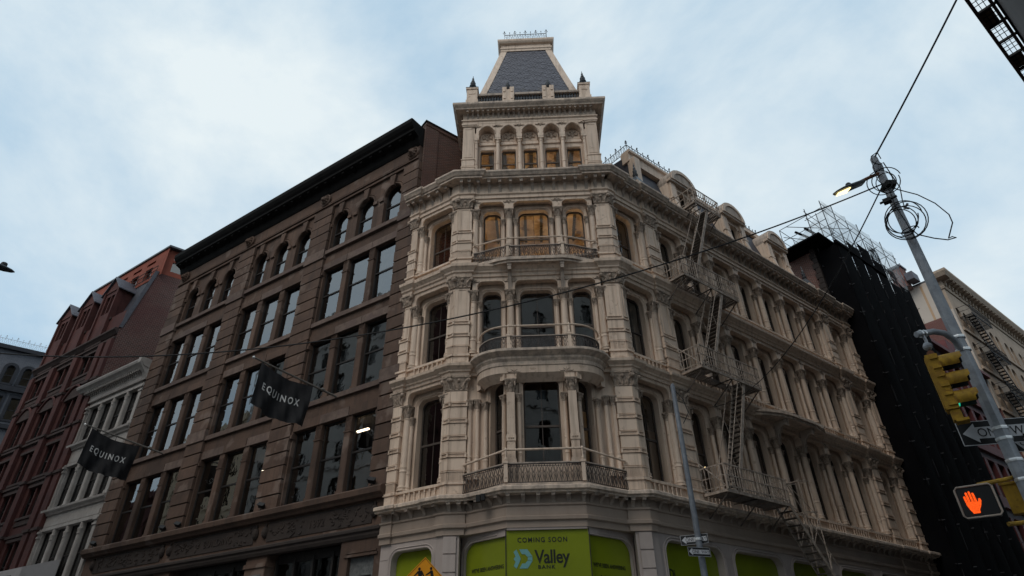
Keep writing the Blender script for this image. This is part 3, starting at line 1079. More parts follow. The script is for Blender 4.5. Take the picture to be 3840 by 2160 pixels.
# ---- shop fronts
def shop_opening(F, x0, x1, cx, hw, zt, r=0.38, y0=0.03, fill='lime_film', name='shop_window'):
    m = MB()
    oc = outline(hw, 0.5, zt, 'shoulder', r)
    m.panel(x0 - cx, x1 - cx, 0.0, 5.42, oc, y0, y0 + 0.34)
    for (k, rr) in ((0.10, 0.028), (0.02, 0.03)):
        o2 = outline(hw + k, 0.5, zt + k, 'shoulder', r + k)
        m.tube([(p[0], y0, p[1]) for p in o2], rr, 5)
    for zz in (4.15, 4.95):
        for (a, b) in ((x0 - cx, -hw - 0.14), (hw + 0.14, x1 - cx)):
            if b - a > 0.08:
                m.box(a + 0.02, b - 0.02, y0 - 0.012, y0 + 0.02, zz, zz + 0.02)
    w = part('shop_surround', m.mesh('shop_surround', 'store_stone'), CB, F @ T(cx, 0, 0))
    f = MB()
    f.prism(outline(hw + 0.02, 0.45, zt + 0.02, 'shoulder', r), 'y', y0 + 0.27, y0 + 0.30)
    return part(name, f.mesh(name, fill), w, F @ T(cx, 0, 0))


R_SHOPS = [(0.34, 3.83, 2.07, 1.45), (3.83, 7.42, 5.63, 1.48), (7.42, 10.95, 9.18, 1.45), (10.95, 14.35, 12.65, 1.42)]
for (a, b, c, h) in R_SHOPS:
    shop_opening(FR, a, b, c, h, 5.24)
shop_opening(FR, 14.35, 17.2, 15.85, 1.2, 5.3, fill='signal_black', name='dark_shop_window')
shop_opening(FR, 17.2, 20.6, 18.9, 1.35, 5.3, fill='signal_black', name='dark_shop_window')
shop_opening(FL, -2.7, -0.26, -1.33, 0.86, 5.16, 0.3)
# projecting corner shop window in three faces, rounded outer shoulders
SHOP_A = math.atan2(1.32, 1.46)
fm = MB()
fm.box(-1.2, 1.2, -0.93, -0.6, 5.36, 5.43)
fm.box(-1.2, 1.2, -0.9, -0.6, 0, 0.5)
part('shop_surround', fm.mesh('shop_surround', 'store_stone'), CB, FC)
gm = MB()
gm.box(-1.23, 1.23, -0.86, -0.83, 0.45, 5.40)
gc = part('shop_window', gm.mesh('shop_window', 'lime_film'), CB, FC)
for s in (-1, 1):
    Fs = FC @ T(s * 1.965, -0.20, 0) @ RZ(s * SHOP_A)
    L2 = 1.0
    m = MB()
    # outline with one rounded shoulder on the pier side
    r = 0.45
    arc = [(L2 - 0.13 - r + r * math.sin(PI / 2 * i / 8), 5.22 - r + r * math.cos(PI / 2 * i / 8)) for i in range(9)]
    cur = [(-L2, 0.5), (-L2, 5.22)] + arc + [(L2 - 0.13, 0.5)]
    frm = [(-L2, 5.22)] + arc + [(L2 - 0.13, 0.0), (L2, 0.0), (L2, 5.43), (-L2, 5.43)]
    if s < 0:
        cur = [(-x, z) for (x, z) in reversed(cur)]
        frm = [(-x, z) for (x, z) in frm]
    m.prism(frm, 'y', 0.0, 0.2)
    m.tube([(s * (q[0] + 0.07), 0.0, q[1] + 0.07) for q in ([(-L2 + 0.3, 5.22)] + arc + [(L2 - 0.13, 0.5)])], 0.028, 5)
    w = part('shop_surround', m.mesh('shop_surround', 'store_stone'), CB, Fs)
    f = MB()
    f.prism([(p[0], p[1]) for p in cur], 'y', 0.10, 0.13)
    part('shop_window', f.mesh('shop_window', 'lime_film'), w, Fs)
    mb_ = MB()
    mb_.box(s * 1.235 - 0.012, s * 1.235 + 0.012, -0.885, -0.83, 0.5, 5.38)
    part('mullion', mb_.mesh('mullion', 'window_frame_black'), CB, FC)
    # rusticated corner pier of the base
    pm = MB()
    pm.box(-0.17, 0.17, 0.0, 0.55, 0, 5.42)
    pp = part('base_pier', pm.mesh('base_pier', 'store_stone'), CB, FC @ T(s * 3.02, -0.02, 0))
    bm_ = MB()
    bm_.box(-0.20, 0.20, -0.035, 0.5, 0.02, 0.50)
    bme = bm_.mesh('block', 'store_stone')
    for k in range(10):
        part('block', bme, pp, FC @ T(s * 3.02, -0.02, 0.2 + 0.52 * k))
    qm = MB()
    qm.box(-0.06, 0.06, 0.0, 0.6, 0, 5.42)
    part('shop_surround', qm.mesh('shop_surround', 'store_stone'), CB, FC @ T(s * 2.79, 0.0, 0))
    sd = MB()
    sd.box(0.0, 0.34, 0.0, 0.4, 0, 5.42)
    part('base_pier', sd.mesh('base_pier', 'store_stone'), CB, (FL @ T(-0.30, 0, 0)) if s < 0 else FR)

# printed film on the corner windows
def film_text(F, s, x0, x1, z0, z1, y, spacing=1.0, mat='film_ink', owner=None):
    return part('lettering', fit_text(s, x0, x1, z0, z1, mat, spacing), owner, F @ T(0, y, 0) @ STAND)


yf = -0.868
film_text(FC, 'COMING SOON', -0.89, 0.58, 5.02, 5.15, yf, 1.25, owner=gc)
film_text(FC, 'Valley', -0.40, 0.63, 4.45, 4.80, yf, 0.95, owner=gc)
film_text(FC, 'BANK', -0.30, 0.20, 4.30, 4.395, yf, 1.25, owner=gc)


def lgp(pts):
    """emblem corner points, drawn in a unit box, set beside the name"""
    return [(-1.01 + 0.56 * x, 4.31 + 0.52 * z) for (x, z) in pts]


lg = MB()
lg.prism(lgp([(0.0, 0.86), (0.15, 1.0), (0.38, 0.5), (0.15, 0.0), (0.0, 0.14), (0.10, 0.36), (0.0, 0.5), (0.10, 0.64)]), 'y', yf - 0.003, yf)
lg.prism(lgp([(0.30, 1.0), (0.72, 1.0), (0.98, 0.62), (0.72, 0.60), (0.60, 0.74), (0.44, 0.74)]), 'y', yf - 0.003, yf)
lg.prism(lgp([(0.98, 0.605), (0.98, 0.395), (0.74, 0.42), (0.74, 0.58)]), 'y', yf - 0.003, yf)
lg.prism(lgp([(0.30, 0.0), (0.72, 0.0), (0.98, 0.38), (0.72, 0.40), (0.60, 0.26), (0.44, 0.26)]), 'y', yf - 0.003, yf)
part('emblem', lg.mesh('emblem', 'film_teal'), gc, FC)
for s in (-1, 1):
    Fs = FC @ T(s * 1.965, -0.20, 0) @ RZ(s * SHOP_A)
    cx = s * -0.10
    film_text(Fs, "WE'VE BEEN ANSWERING", cx - 0.70, cx + 0.70, 4.36, 4.47, 0.094, 1.0, owner=gc)
    film_text(Fs, 'HOW', cx - 0.42, cx + 0.42, 3.86, 4.14, 0.094, 1.0, owner=gc)
film_text(FR, "Di", 0.98, 1.24, 4.2, 4.46, 0.296, 1.0, owner=CB)

# ---- oriel over the corner shop window
d = LV[2]
FO = FC @ T(0, -0.98, 0)
bay(FO, 0, 1.16, 0.84, 0.77, 0.52, 2, ped=False, yo=0.0)
om = MB()
om.box(-1.16, 1.16, 0.05, 0.5, 6.6, 7.3)
part('sill_panel', om.mesh('sill_panel', 'cream'), CB, FO)
for s in (-1, 1):
    m = MB()
    m.box(-0.135, 0.135, 0.0, 0.3, 6.6, d['bc'][0])
    m.box(-0.17, 0.17, -0.04, 0.3, 7.28, 7.46)
    m.box(-0.155, 0.155, -0.025, 0.3, 8.05, 8.25)
    for i in range(3):
        m.ball((-0.07 + 0.07 * i, -0.03, 8.15), 0.03, 6, 4)
    px = part('oriel_pier', m.mesh('oriel_pier', 'cream'), CB, FO @ T(s * 1.03, -0.04, 0))
    part('capital', CAPITAL, px, FO @ T(s * 1.03, 0.10, d['bc'][0]) @ S(0.135, 0.135, d['bc'][1] - d['bc'][0]))
    part('foliage_ornament', SPRIG, CB, FO @ T(s * 0.90, 0.02, 10.44) @ RZ(0))
    Fs = FC @ T(s * 1.74, -0.50, 0) @ RZ(s * math.atan2(0.92, 1.05))
    bay(Fs, 0, 0.68, 0.50, 0.44, 0.22, 2, muntin=False, ped=False, yo=-0.05)
    m = MB()
    m.box(-0.66, 0.66, 0.1, 0.45, 6.6, 7.3)
    part('sill_panel', m.mesh('sill_panel', 'cream'), CB, Fs)
    # recessed wall and half hidden columns between oriel and corner pier
    m = MB()
    m.box(-0.36, 0.36, 0.12, 0.6, 6.6, 10.84)
    part('recess_wall', m.mesh('recess_wall', 'cream'), CB, FC @ T(s * 2.32, 0, 0))
    column(FC, s * 2.50, 0.08, 0.085, d['base'], d['sc'][0] + 0.1, d['sc'][1] + 0.15, 'colonnette')
    column(FC, s * 2.24, 0.05, 0.085, d['base'], d['sc'][0] + 0.1, d['sc'][1] + 0.15, 'colonnette')


def bow_path(hx, fy, sx, sy=0.0, n=7):
    """straight front with quarter-round ends, in corner front coordinates"""
    L = [(-sx + (sx - hx) * (1 - math.cos(PI / 2 * i / n)), sy + (fy - sy) * math.sin(PI / 2 * i / n)) for i in range(n + 1)]
    return L + [(-x, y) for (x, y) in reversed(L)]


B3 = [wp(FC, *q) for q in bow_path(1.16, -0.98, 2.26, 0.0)]
part('string_course', MB().sweep(B3, [(-0.5, 10.72), (0.03, 10.72), (0.03, 10.86), (0.10, 10.95), (0.10, 11.02), (0.24, 11.12), (0.30, 11.16), (0.30, 11.25), (0.22, 11.29), (-0.5, 11.29)]).mesh('string_course', 'cream_edge'), CB)
part('oriel_head', MB().sweep(B3, [(-0.28, 10.2), (0.0, 10.45), (0.0, 10.74), (-0.28, 10.74)]).mesh('oriel_head', 'cream'), CB)
part('balcony_floor', MB().prism([(q[0], q[1]) for q in bow_path(1.16, -0.9, 2.3, 0.1)], 'z', 11.18, 11.27).mesh('balcony_floor', 'cream_edge'), CB, FC)


def lattice(path, z0, z1, step=0.17, r=0.011):
    """cast iron railing panel of crossing arcs and rings along a plan path"""
    seg = [0.0]
    for a, b in zip(path, path[1:]):
        seg.append(seg[-1] + math.hypot(b[0] - a[0], b[1] - a[1]))
    Lg = seg[-1]

    def P(s, z):
        s = max(0, min(Lg, s))
        for k in range(len(path) - 1):
            if s <= seg[k + 1] + 1e-9:
                t = (s - seg[k]) / max(1e-9, seg[k + 1] - seg[k])
                return (path[k][0] + (path[k + 1][0] - path[k][0]) * t, path[k][1] + (path[k + 1][1] - path[k][1]) * t, z)
    m = MB()
    n = max(3, round(Lg / step))
    st = Lg / n
    h = z1 - z0
    for i in range(n):
        s = i * st
        m.tube([P(s, z0), P(s + st * 0.15, z0 + h * 0.45), P(s + st * 0.5, z1 - 0.03)], r, 4)
        m.tube([P(s + st, z0), P(s + st * 0.85, z0 + h * 0.45), P(s + st * 0.5, z1 - 0.03)], r, 4)
        m.tube([P(s + st * 0.5, z0), P(s + st * 0.2, z0 + h * 0.3), P(s + st * 0.5, z0 + h * 0.55), P(s + st * 0.8, z0 + h * 0.3)], r, 4, True)
        m.tube([P(s, z0 + h * 0.5), P(s + st * 0.22, z0 + h * 0.75), P(s, z1 - 0.02)], r, 4)
        m.tube([P(s + st, z0 + h * 0.5), P(s + st * 0.78, z0 + h * 0.75), P(s + st, z1 - 0.02)], r, 4)
    k = max(2, int(Lg / 0.12))
    for z, rr in ((z0, 0.016), (z1, 0.022), (z1 - 0.06, 0.012)):
        m.tube([P(Lg * i / k, z) for i in range(k + 1)], rr, 5)
    return m


def balcony(z0, hp, rail, pathL, pathF, pathR, posts, dz=0.0, ends=()):
    """iron panels in three lengths, cream posts, cream tubular handrail"""
    b = part('balcony_railing', lattice(pathF, z0, z0 + hp).mesh('railing_panel', 'railing_iron'), CB, FC)
    for pth in (pathL, pathR):
        part('railing_panel', lattice(pth, z0, z0 + hp).mesh('railing_panel', 'railing_iron'), b, FC)
    for (x, y) in posts:
        m = MB()
        m.box(-0.06, 0.06, -0.06, 0.06, 0.0, hp + 0.02)
        m.box(-0.085, 0.085, -0.085, 0.085, hp + 0.02, hp + 0.09)
        m.lathe([(0.035, hp + 0.09), (0.05, hp + 0.16), (0.03, hp + 0.24), (0.035, rail - 0.04), (0.055, rail), (0.02, rail + 0.07)], 8)
        part('railing_post', m.mesh('railing_post', 'cream'), b, FC @ T(x, y, z0))
    cap = pathL + pathF[1:] + pathR[1:]
    part('railing_cap', MB().tube([(p[0], p[1], z0 + hp + 0.03) for p in cap], 0.03, 6).mesh('railing_cap', 'cream_dirty'), b, FC)
    hr = [(p[0], p[1], z0 + rail + (dz * (abs(p[0]) - 1.2) if abs(p[0]) > 1.2 else 0)) for p in cap]
    part('handrail', MB().tube(hr, 0.034, 8).mesh('handrail', 'cream', smooth=True), b, FC)


balcony(6.68, 0.56, 1.02, [(-2.66, -0.06), (-1.2, -1.2)], [(-1.2, -1.2), (1.2, -1.2)], [(1.2, -1.2), (2.66, -0.06)], [(-1.2, -1.2), (1.2, -1.2)], -0.08)
part('balcony_floor', MB().prism([(-2.6, 0), (-1.25, -1.22), (1.25, -1.22), (2.6, 0)], 'z', 6.58, 6.66).mesh('balcony_floor', 'cream_edge'), CB, FC)
bw = bow_path(1.08, -0.98, 2.2, 0.05)
h_ = len(bw) // 2
balcony(11.33, 0.5, 0.95, bw[:h_], bw[h_ - 1:h_ + 1], bw[h_:], [bw[h_ - 1], bw[h_]])
# shallow ogee balcony of the top iron storey
og = [(-2.5, -0.02), (-2.25, -0.06), (-1.9, -0.20), (-1.5, -0.36), (-1.1, -0.45)]
og = og + [(-x, y) for (x, y) in reversed(og)]
balcony(15.74, 0.5, 0.92, og[:5], og[4:6], og[5:], [og[4], og[5]])
slab = [(-2.56, 0.05)] + [(x, y - 0.07) for (x, y) in og] + [(2.56, 0.05)]
sl = MB().prism(slab, 'z', 15.56, 15.70)
sl.prism([(-2.5, 0.05)] + [(x * 0.97, y - 0.01) for (x, y) in og] + [(2.5, 0.05)], 'z', 15.46, 15.56)
part('balcony_floor', sl.mesh('balcony_floor', 'cream_edge'), CB, FC)
bk = console_mesh(0.14, 0.42, 1.0)
for s in (-1, 1):
    part('bracket', bk, CB, FC @ T(s * 1.04, 0.02, 15.47))

# canopy-like balcony slab with brackets on the side street front
cn = [(7.4, 0.05), (7.5, -0.15), (7.9, -0.42), (8.6, -0.68), (9.3, -0.78), (10.6, -0.78), (11.3, -0.78), (12.0, -0.68), (12.6, -0.42), (12.95, -0.15), (13.05, 0.05)]
sl = MB().prism(cn, 'z', 10.98, 11.10)
sl.prism([(10.2 + (x - 10.2) * 0.97, y * 0.9) for (x, y) in cn], 'z', 10.86, 10.98)
part('balcony_floor', sl.mesh('balcony_floor', 'cream_edge'), CB, FR)
for x in (9.06, 11.09):
    part('bracket', console_mesh(0.16, 0.6, 1.0), CB, FR @ T(x, 0.02, 10.87))

# ---- floors, inner walls and roof of the corner building
def world_poly(lst):
    return [wp(F, x, y) for (F, x, y) in lst]


core = [(FL, -2.7, 0.7), (FL, -0.1, 0.7), (FC, -3.0, 0.7), (FC, 3.0, 0.7), (FR, 0.1, 0.7), (FR, 20.55, 0.7)]
back = [(FR, 20.55, 9.0), (FR, -1.0, 9.0)]
for z in (5.9, 10.75, 15.2, 19.3):
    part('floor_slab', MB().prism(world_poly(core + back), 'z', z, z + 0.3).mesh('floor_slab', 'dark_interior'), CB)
part('roof', MB().prism(world_poly([(FL, -2.7, 0.0), (FL, 0, 0.0), (FC, -3.1, 0.0), (FC, 3.1, 0.0), (FR, 0, 0.0), (FR, 20.55, 0.0)] + back), 'z', 20.2, 20.34).mesh('roof', 'lead'), CB)
part('inner_wall', MB().box(0.3, 9.5, 3.6, 3.7, 6.3, 10.7).mesh('inner_wall', 'warm_interior'), CB, FR)
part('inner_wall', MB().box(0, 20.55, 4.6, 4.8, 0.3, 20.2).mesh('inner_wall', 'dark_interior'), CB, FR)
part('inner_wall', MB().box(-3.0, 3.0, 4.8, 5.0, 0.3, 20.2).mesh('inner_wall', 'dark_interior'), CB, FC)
part('party_wall', MB().box(20.55, 20.75, 0.3, 9.0, 0.0, 20.3).mesh('party_wall', 'brick_far_red'), CB, FR)

# ---- tower storey
TW = FC @ T(0, 0.42, 0)
T0, T1 = 20.4, 24.62
SIDE = [(0.0, TW, 3.22)]
tw_depth = 6.2
tm = MB()
tm.box(-3.2, 3.2, 0.55, tw_depth, 23.4, T1)
tm.box(-3.2, -2.95, 0.3, tw_depth, T0, 23.5)
tm.box(2.95, 3.2, 0.3, tw_depth, T0, 23.5)
tm.box(-3.2, 3.2, tw_depth - 0.3, tw_depth, T0, 23.5)
tm.box(-3.2, 3.2, 0.2, tw_depth, T0 - 0.02, T0 + 0.1)
part('tower_wall', tm.mesh('tower_wall', 'cream'), CB, TW)
# amber rooms and hidden fill lights added to imitate golden window reflections
part('inner_wall', MB().box(-2.9, 2.9, 2.6, 2.7, T0, T1).mesh('inner_wall', 'gold_backing'), CB, TW)
cl = MB().box(-2.9, 2.9, 0.5, 2.6, 23.38, 23.4)
part('ceiling', cl.mesh('ceiling', 'gold_backing'), CB, TW)
for k in range(9):  # dark bars added to pattern the golden glow in the tower panes
    part('glow_breaker', MB().box(-2.7 + 0.66 * k, -2.52 + 0.66 * k, 0.5, 2.6, 23.18, 23.379).mesh('glow_breaker', 'dark_interior'), CB, TW @ T(0, 0, 0))
part('inner_wall', MB().box(-3.0, 3.0, 3.0, 3.1, 15.5, 19.3).mesh('inner_wall', 'gold_backing'), CB, FC)
part('ceiling', MB().box(-3.0, 3.0, 0.64, 3.0, 19.26, 19.295).mesh('ceiling', 'gold_backing'), CB, FC)
for (x, w) in ((-2.75, 0.2), (-1.72, 0.1), (-1.0, 0.28), (-0.42, 0.12), (0.30, 0.12), (1.0, 0.25), (1.82, 0.1)):  # more added bars, breaking up the gold behind the balcony panes
    part('glow_breaker', MB().box(x, x + w, 0.64, 3.0, 19.0, 19.258).mesh('glow_breaker', 'dark_interior'), CB, FC)
FILL = MB().lathe([(0.06, 0), (0.06, 0.9), (0.2, 1.05), (0.22, 1.1)], 12)  # unseen stand carrying the added fill glow
FILL_M = FILL.mesh('fill_light', 'flag_pole')
FILL_B = MB().lathe([(0.19, 1.09), (0.05, 1.12)], 12).mesh('fill_glow', 'gold_fill')
FILL_C = MB().lathe([(0.19, 1.09), (0.05, 1.12)], 12).mesh('fill_glow', 'gold_fill_low')
for (F, x, y, z, lab) in ((TW, -1.7, 1.9, 20.55, 'unseen fill light added in the left part of the tower room'), (TW, 0.4, 1.7, 20.55, 'unseen fill light added behind the middle tower window'), (TW, 2.0, 2.0, 20.55, 'unseen fill light added in the right part of the tower room'),
                          (FC, -1.9, 1.7, 15.5, 'unseen fill light added behind the left window of the top corner balcony'), (FC, 0.1, 1.8, 15.5, 'unseen fill light added behind the wide window of the top corner balcony'), (FC, 1.9, 1.9, 15.5, 'unseen fill light added behind the right window of the top corner balcony')):
    u = thing('fill_light', lab, 'fill light', F @ T(x, y, z), group='added fill lights in the corner rooms')
    part('stand', FILL_M, u, F @ T(x, y, z))
    part('fill_glow', FILL_C if F is TW else FILL_B, u, F @ T(x, y, z))
# five arched bays
for k in range(5):
    cx = -2.06 + 1.03 * k
    M = TW @ T(cx, 0, 0)
    key = 'tower_bay'
    if key not in _bay:
        a = MB()
        a.panel(-0.515, 0.515, 23.4, 24.5, outline(0.385, 23.4, 24.18, 'segment', 0.38), -0.02, 0.42)
        oc = outline(0.40, 23.66, 24.21, 'segment', 0.38)
        a.tube([(p[0], -0.02, p[1]) for p in oc], 0.03, 5)
        b = MB()
        b.panel(-0.515, 0.515, T0 + 0.1, 23.2, outline(0.335, 20.95, 22.86, 'shoulder', 0.09), 0.32, 0.46)
        b.box(-0.515, 0.515, 0.40, 0.46, 23.2, 24.5)
        b.box(-0.40, 0.40, 0.26, 0.40, 23.18, 23.36)
        b.tube([(p[0], 0.32, p[1]) for p in outline(0.37, 20.95, 22.9, 'shoulder', 0.1)], 0.03, 5)
        c = MB()
        c.prism(outline(0.34, 23.46, 24.04, 'segment', 0.14), 'y', 0.33, 0.405)
        c2 = MB()
        for s in (-1, 1):
            c2.tube([(0, 0.32, 23.52), (s * 0.08, 0.30, 23.69), (s * 0.2, 0.30, 23.64), (s * 0.24, 0.31, 23.80)], [0.02, 0.04, 0.035, 0.015], 5)
            c2.tube([(0, 0.31, 23.64), (s * 0.08, 0.30, 23.86), (s * 0.16, 0.31, 23.92)], [0.02, 0.04, 0.012], 5)
        c2.tube([(0, 0.31, 23.52), (0, 0.295, 23.79), (0, 0.31, 23.98)], [0.015, 0.05, 0.01], 5)
        _bay[key] = (a.mesh('arch_panel', 'cream'), b.mesh('window_surround', 'cream'), c.mesh('relief_panel', 'cream'), c2.mesh('foliage_ornament', 'ornament'))
    part('arch_panel', _bay[key][0], CB, M)
    part('window_surround', _bay[key][1], CB, M)
    rp = part('relief_panel', _bay[key][2], CB, M)
    part('foliage_ornament', _bay[key][3], rp, M)
    put_window(CB, M @ T(0, 0.44, 0), 0.335, 20.95, 22.86, 'shoulder', 0.09, 22.05)
for k in range(6):
    x = -2.575 + 1.03 * k
    cmh = MB()
    z0, z1 = 20.95, 23.3
    r = 0.098
    cmh.lathe([(r * 1.3, z0 - 0.3), (r * 1.3, z0), (r * 1.1, z0 + 0.03), (r, z0 + 0.06), (r, z0 + 0.78), (r * 1.2, z0 + 0.8), (r * 1.05, z0 + 0.88), (r * 1.2, z0 + 0.96), (r * 0.97, z0 + 0.98), (r * 0.9, z1 - 0.2), (r * 1.1, z1 - 0.18), (r * 0.92, z1 - 0.14), (r * 1.0, z1 - 0.06), (r * 1.35, z1)], 12)
    cmh.box(-0.135, 0.135, -0.13, 0.15, z1, z1 + 0.1)
    cmh.box(-0.115, 0.115, -0.10, 0.15, z1 + 0.1, z1 + 0.46)
    part('column', cmh.mesh('column', 'cream', smooth=True), CB, TW @ T(x, 0.12, 0))
    part('foliage_ornament', SPRIG, CB, TW @ T(x, -0.03, 24.12) @ S(1.05, 1, 0.9))
for s in (-1, 1):
    m = MB()
    m.box(-0.28, 0.28, 0, 0.6, T0, 24.3)
    m.box(-0.31, 0.31, -0.03, 0.6, 20.9, 21.5)
    m.box(-0.33, 0.33, -0.05, 0.6, 21.5, 21.56)
    m.box(-0.33, 0.33, -0.05, 0.6, 21.98, 22.03)
    m.box(-0.30, 0.30, -0.03, 0.6, 21.6, 21.95)
    m.box(-0.36, 0.36, -0.08, 0.6, 24.28, 24.38)
    m.box(-0.33, 0.33, -0.05, 0.6, 24.2, 24.28)
    for (a, b, c, e) in ((-0.2, 0.2, 22.15, 22.17), (-0.2, 0.2, 24.02, 24.04), (-0.2, -0.18, 22.15, 24.04), (0.18, 0.2, 22.15, 24.04)):
        m.box(a, b, -0.015, 0.02, c, e)
    part('tower_pier', m.mesh('tower_pier', 'cream'), CB, TW @ T(s * 2.93, 0, 0))
sq = [(-3.22, tw_depth), (-3.22, 0), (3.22, 0), (3.22, tw_depth)]


def tsweep(prof, name, mat, pth=None):
    part(name, MB().sweep(pth or sq, prof).mesh(name, mat), CB, TW)


tsweep([(-0.4, 24.38), (0.03, 24.38), (0.03, 24.52), (0.09, 24.56), (0.09, 24.62), (0.02, 24.66), (0.02, 25.08), (-0.4, 25.08)], 'entablature', 'cream')
tsweep([(-0.5, 25.08), (0.36, 25.08), (0.38, 25.15), (0.46, 25.24), (0.50, 25.30), (0.50, 25.42), (0.42, 25.45), (-0.5, 25.5)], 'cornice', 'cream_edge')
tcon = console_mesh(0.11, 0.3, 0.36)
for k in range(25):
    part('console', tcon, CB, TW @ T(-3.0 + 6.0 * k / 24, 0, 25.08))
for s in (-1, 1):
    for k in range(8):
        part('console', tcon, CB, TW @ T(s * 3.22, 0.4 + 0.6 * k, 0) @ RZ(s * PI / 2) @ T(0, 0, 25.08))
part('tower_deck', MB().box(-3.2, 3.2, 0.0, tw_depth, 25.44, 25.5).mesh('tower_deck', 'lead'), CB, TW)
# roof balustrade with pedestals and urn finials
FIN = MB().lathe([(0.05, 0), (0.12, 0.06), (0.14, 0.16), (0.07, 0.22), (0.10, 0.3), (0.11, 0.4), (0.05, 0.48), (0.075, 0.52), (0.06, 0.62), (0.025, 0.7), (0.045, 0.76), (0.02, 0.84), (0.008, 1.0)], 10).mesh('finial', 'lead', smooth=True)
for s in (-1, 1):
    m = MB()
    m.box(-0.27, 0.27, 0, 0.54, 25.5, 27.2)
    m.box(-0.31, 0.31, -0.04, 0.58, 26.1, 26.3)
    m.box(-0.31, 0.31, -0.04, 0.58, 27.12, 27.24)
    m.box(-0.16, 0.16, -0.02, 0.5, 26.75, 26.95)
    p = part('pedestal', m.mesh('pedestal', 'cream'), CB, TW @ T(s * 2.86, 0.12, 0))
    c = MB().lathe([(0.46, 27.24), (0.44, 27.27), (0.1, 27.56), (0.09, 27.59)], 4, 0, 0.27, PI / 4)
    part('pedestal_cap', c.mesh('pedestal_cap', 'lead'), p, TW @ T(s * 2.86, 0.12, 0))
    part('finial', FIN, p, TW @ T(s * 2.86, 0.39, 27.5) @ S(1.35, 1.35, 1.0))
    m = MB()
    for q in (-0.19, 0.19):
        m.box(q - 0.11, q + 0.11, 0, 0.3, 25.5, 27.3)
        m.box(q - 0.06, q + 0.06, -0.03, 0.3, 26.4, 26.75)
        m.box(q - 0.06, q + 0.06, -0.03, 0.3, 26.92, 27.2)
    m.box(-0.3, 0.3, 0.03, 0.28, 25.5, 27.15)
    p = part('pedestal', m.mesh('pedestal', 'cream'), CB, TW @ T(s * 1.02, 0.2, 0))
    part('finial', FIN, p, TW @ T(s * 1.05, 0.55, 27.45) @ S(1.25, 1.25, 0.85))
RB = MB().lathe([(0.045, 0), (0.03, 0.05), (0.05, 0.18), (0.028, 0.32), (0.045, 0.4)], 7).mesh('baluster', 'lead', smooth=True)
for (a, b) in ((-2.6, -1.33), (-0.71, 0.71), (1.33, 2.6)):
    m = MB()
    m.box(a, b, 0.26, 0.48, 26.78, 26.92)
    m.box(a, b, 0.28, 0.46, 25.5, 26.3)
    bl = part('balustrade', m.mesh('balustrade', 'cream_dirty'), CB, TW)
    n = int((b - a) / 0.13)
    for i in range(n):
        part('baluster', RB, bl, TW @ T(a + (b - a) * (i + 0.5) / n, 0.37, 26.3) @ S(1, 1, 1.2))
# truncated slate roof
ZB, ZT = 25.55, 32.35
hb, ht = 2.92, 1.38
yc = 3.1
def roof_pt(s, t, z):
    """corner of the square roof at height z; s,t = +-1"""
    k = (z - ZB) / (ZT - ZB)
    h = hb + (ht - hb) * (k ** 0.93)
    return (s * h, yc + t * h * 0.98, z)
rm_ = MB()
nz = 6
for i in range(nz):
    za, zb_ = ZB + (ZT - ZB) * i / nz, ZB + (ZT - ZB) * (i + 1) / nz
    q = [(-1, -1), (1, -1), (1, 1), (-1, 1)]
    for j in range(4):
        a, b = q[j], q[(j + 1) % 4]
        rm_.add([roof_pt(*a, za), roof_pt(*b, za), roof_pt(*b, zb_), roof_pt(*a, zb_)], [(0, 1, 2, 3)])
part('tower_roof', rm_.mesh('tower_roof', 'slate_dark'), CB, TW)
for (s, t) in ((-1, -1), (1, -1), (1, 1)):
    m = MB()
    P = [Vector(roof_pt(s, t, ZB + (ZT - ZB) * i / 6)) for i in range(7)]
    w = 0.30
    for A, B in zip(P, P[1:]):
        vs = []
        for p in (A, B):
            vs += [p + Vector((-s * w, 0.02 * t, 0)), p + Vector((-s * w, 0.05 * t, 0)), p + Vector((s * 0.05, 0.05 * t, 0)), p + Vector((s * 0.05, -t * w, 0)), p + Vector((s * 0.02, -t * w, 0))]
        m.add(vs, [(0, 1, 6, 5), (1, 2, 7, 6), (2, 3, 8, 7), (3, 4, 9, 8)])
    part('hip_moulding', m.mesh('hip_moulding', 'cream'), CB, TW)
# fish scale slates on the roof's front face and right face
sl1 = MB()
w, hgt = 0.17, 0.26
vs = [(-w / 2, 0.0, hgt), (-w / 2, -0.012, 0.09), (-w * 0.30, -0.016, 0.025), (0, -0.018, 0), (w * 0.30, -0.016, 0.025), (w / 2, -0.012, 0.09), (w / 2, 0.0, hgt)]
sl1.add(vs + [(x, y + 0.012, z) for (x, y, z) in vs], [(0, 1, 2, 3, 4, 5, 6)] + [(i, i + 1, 8 + i, 7 + i) for i in range(6)])
SLATES = [sl1.mesh('slate', 'slate')]
for cc in ((0.10, 0.10, 0.125), (0.07, 0.07, 0.088), (0.115, 0.108, 0.12)):
    nm = 'slate_%02d' % int(cc[0] * 200)
    surf(nm, cc, tuple(0.75 * c for c in cc), rough=0.55, scale=4, bump=0.2, bscale=20, spec=0.4)
    m2 = SLATES[0].copy()
    m2.materials.clear()
    m2.materials.append(MATS[nm])
    SLATES.append(m2)
rest = MB()
cnt = 0
rows = 40
spots = []
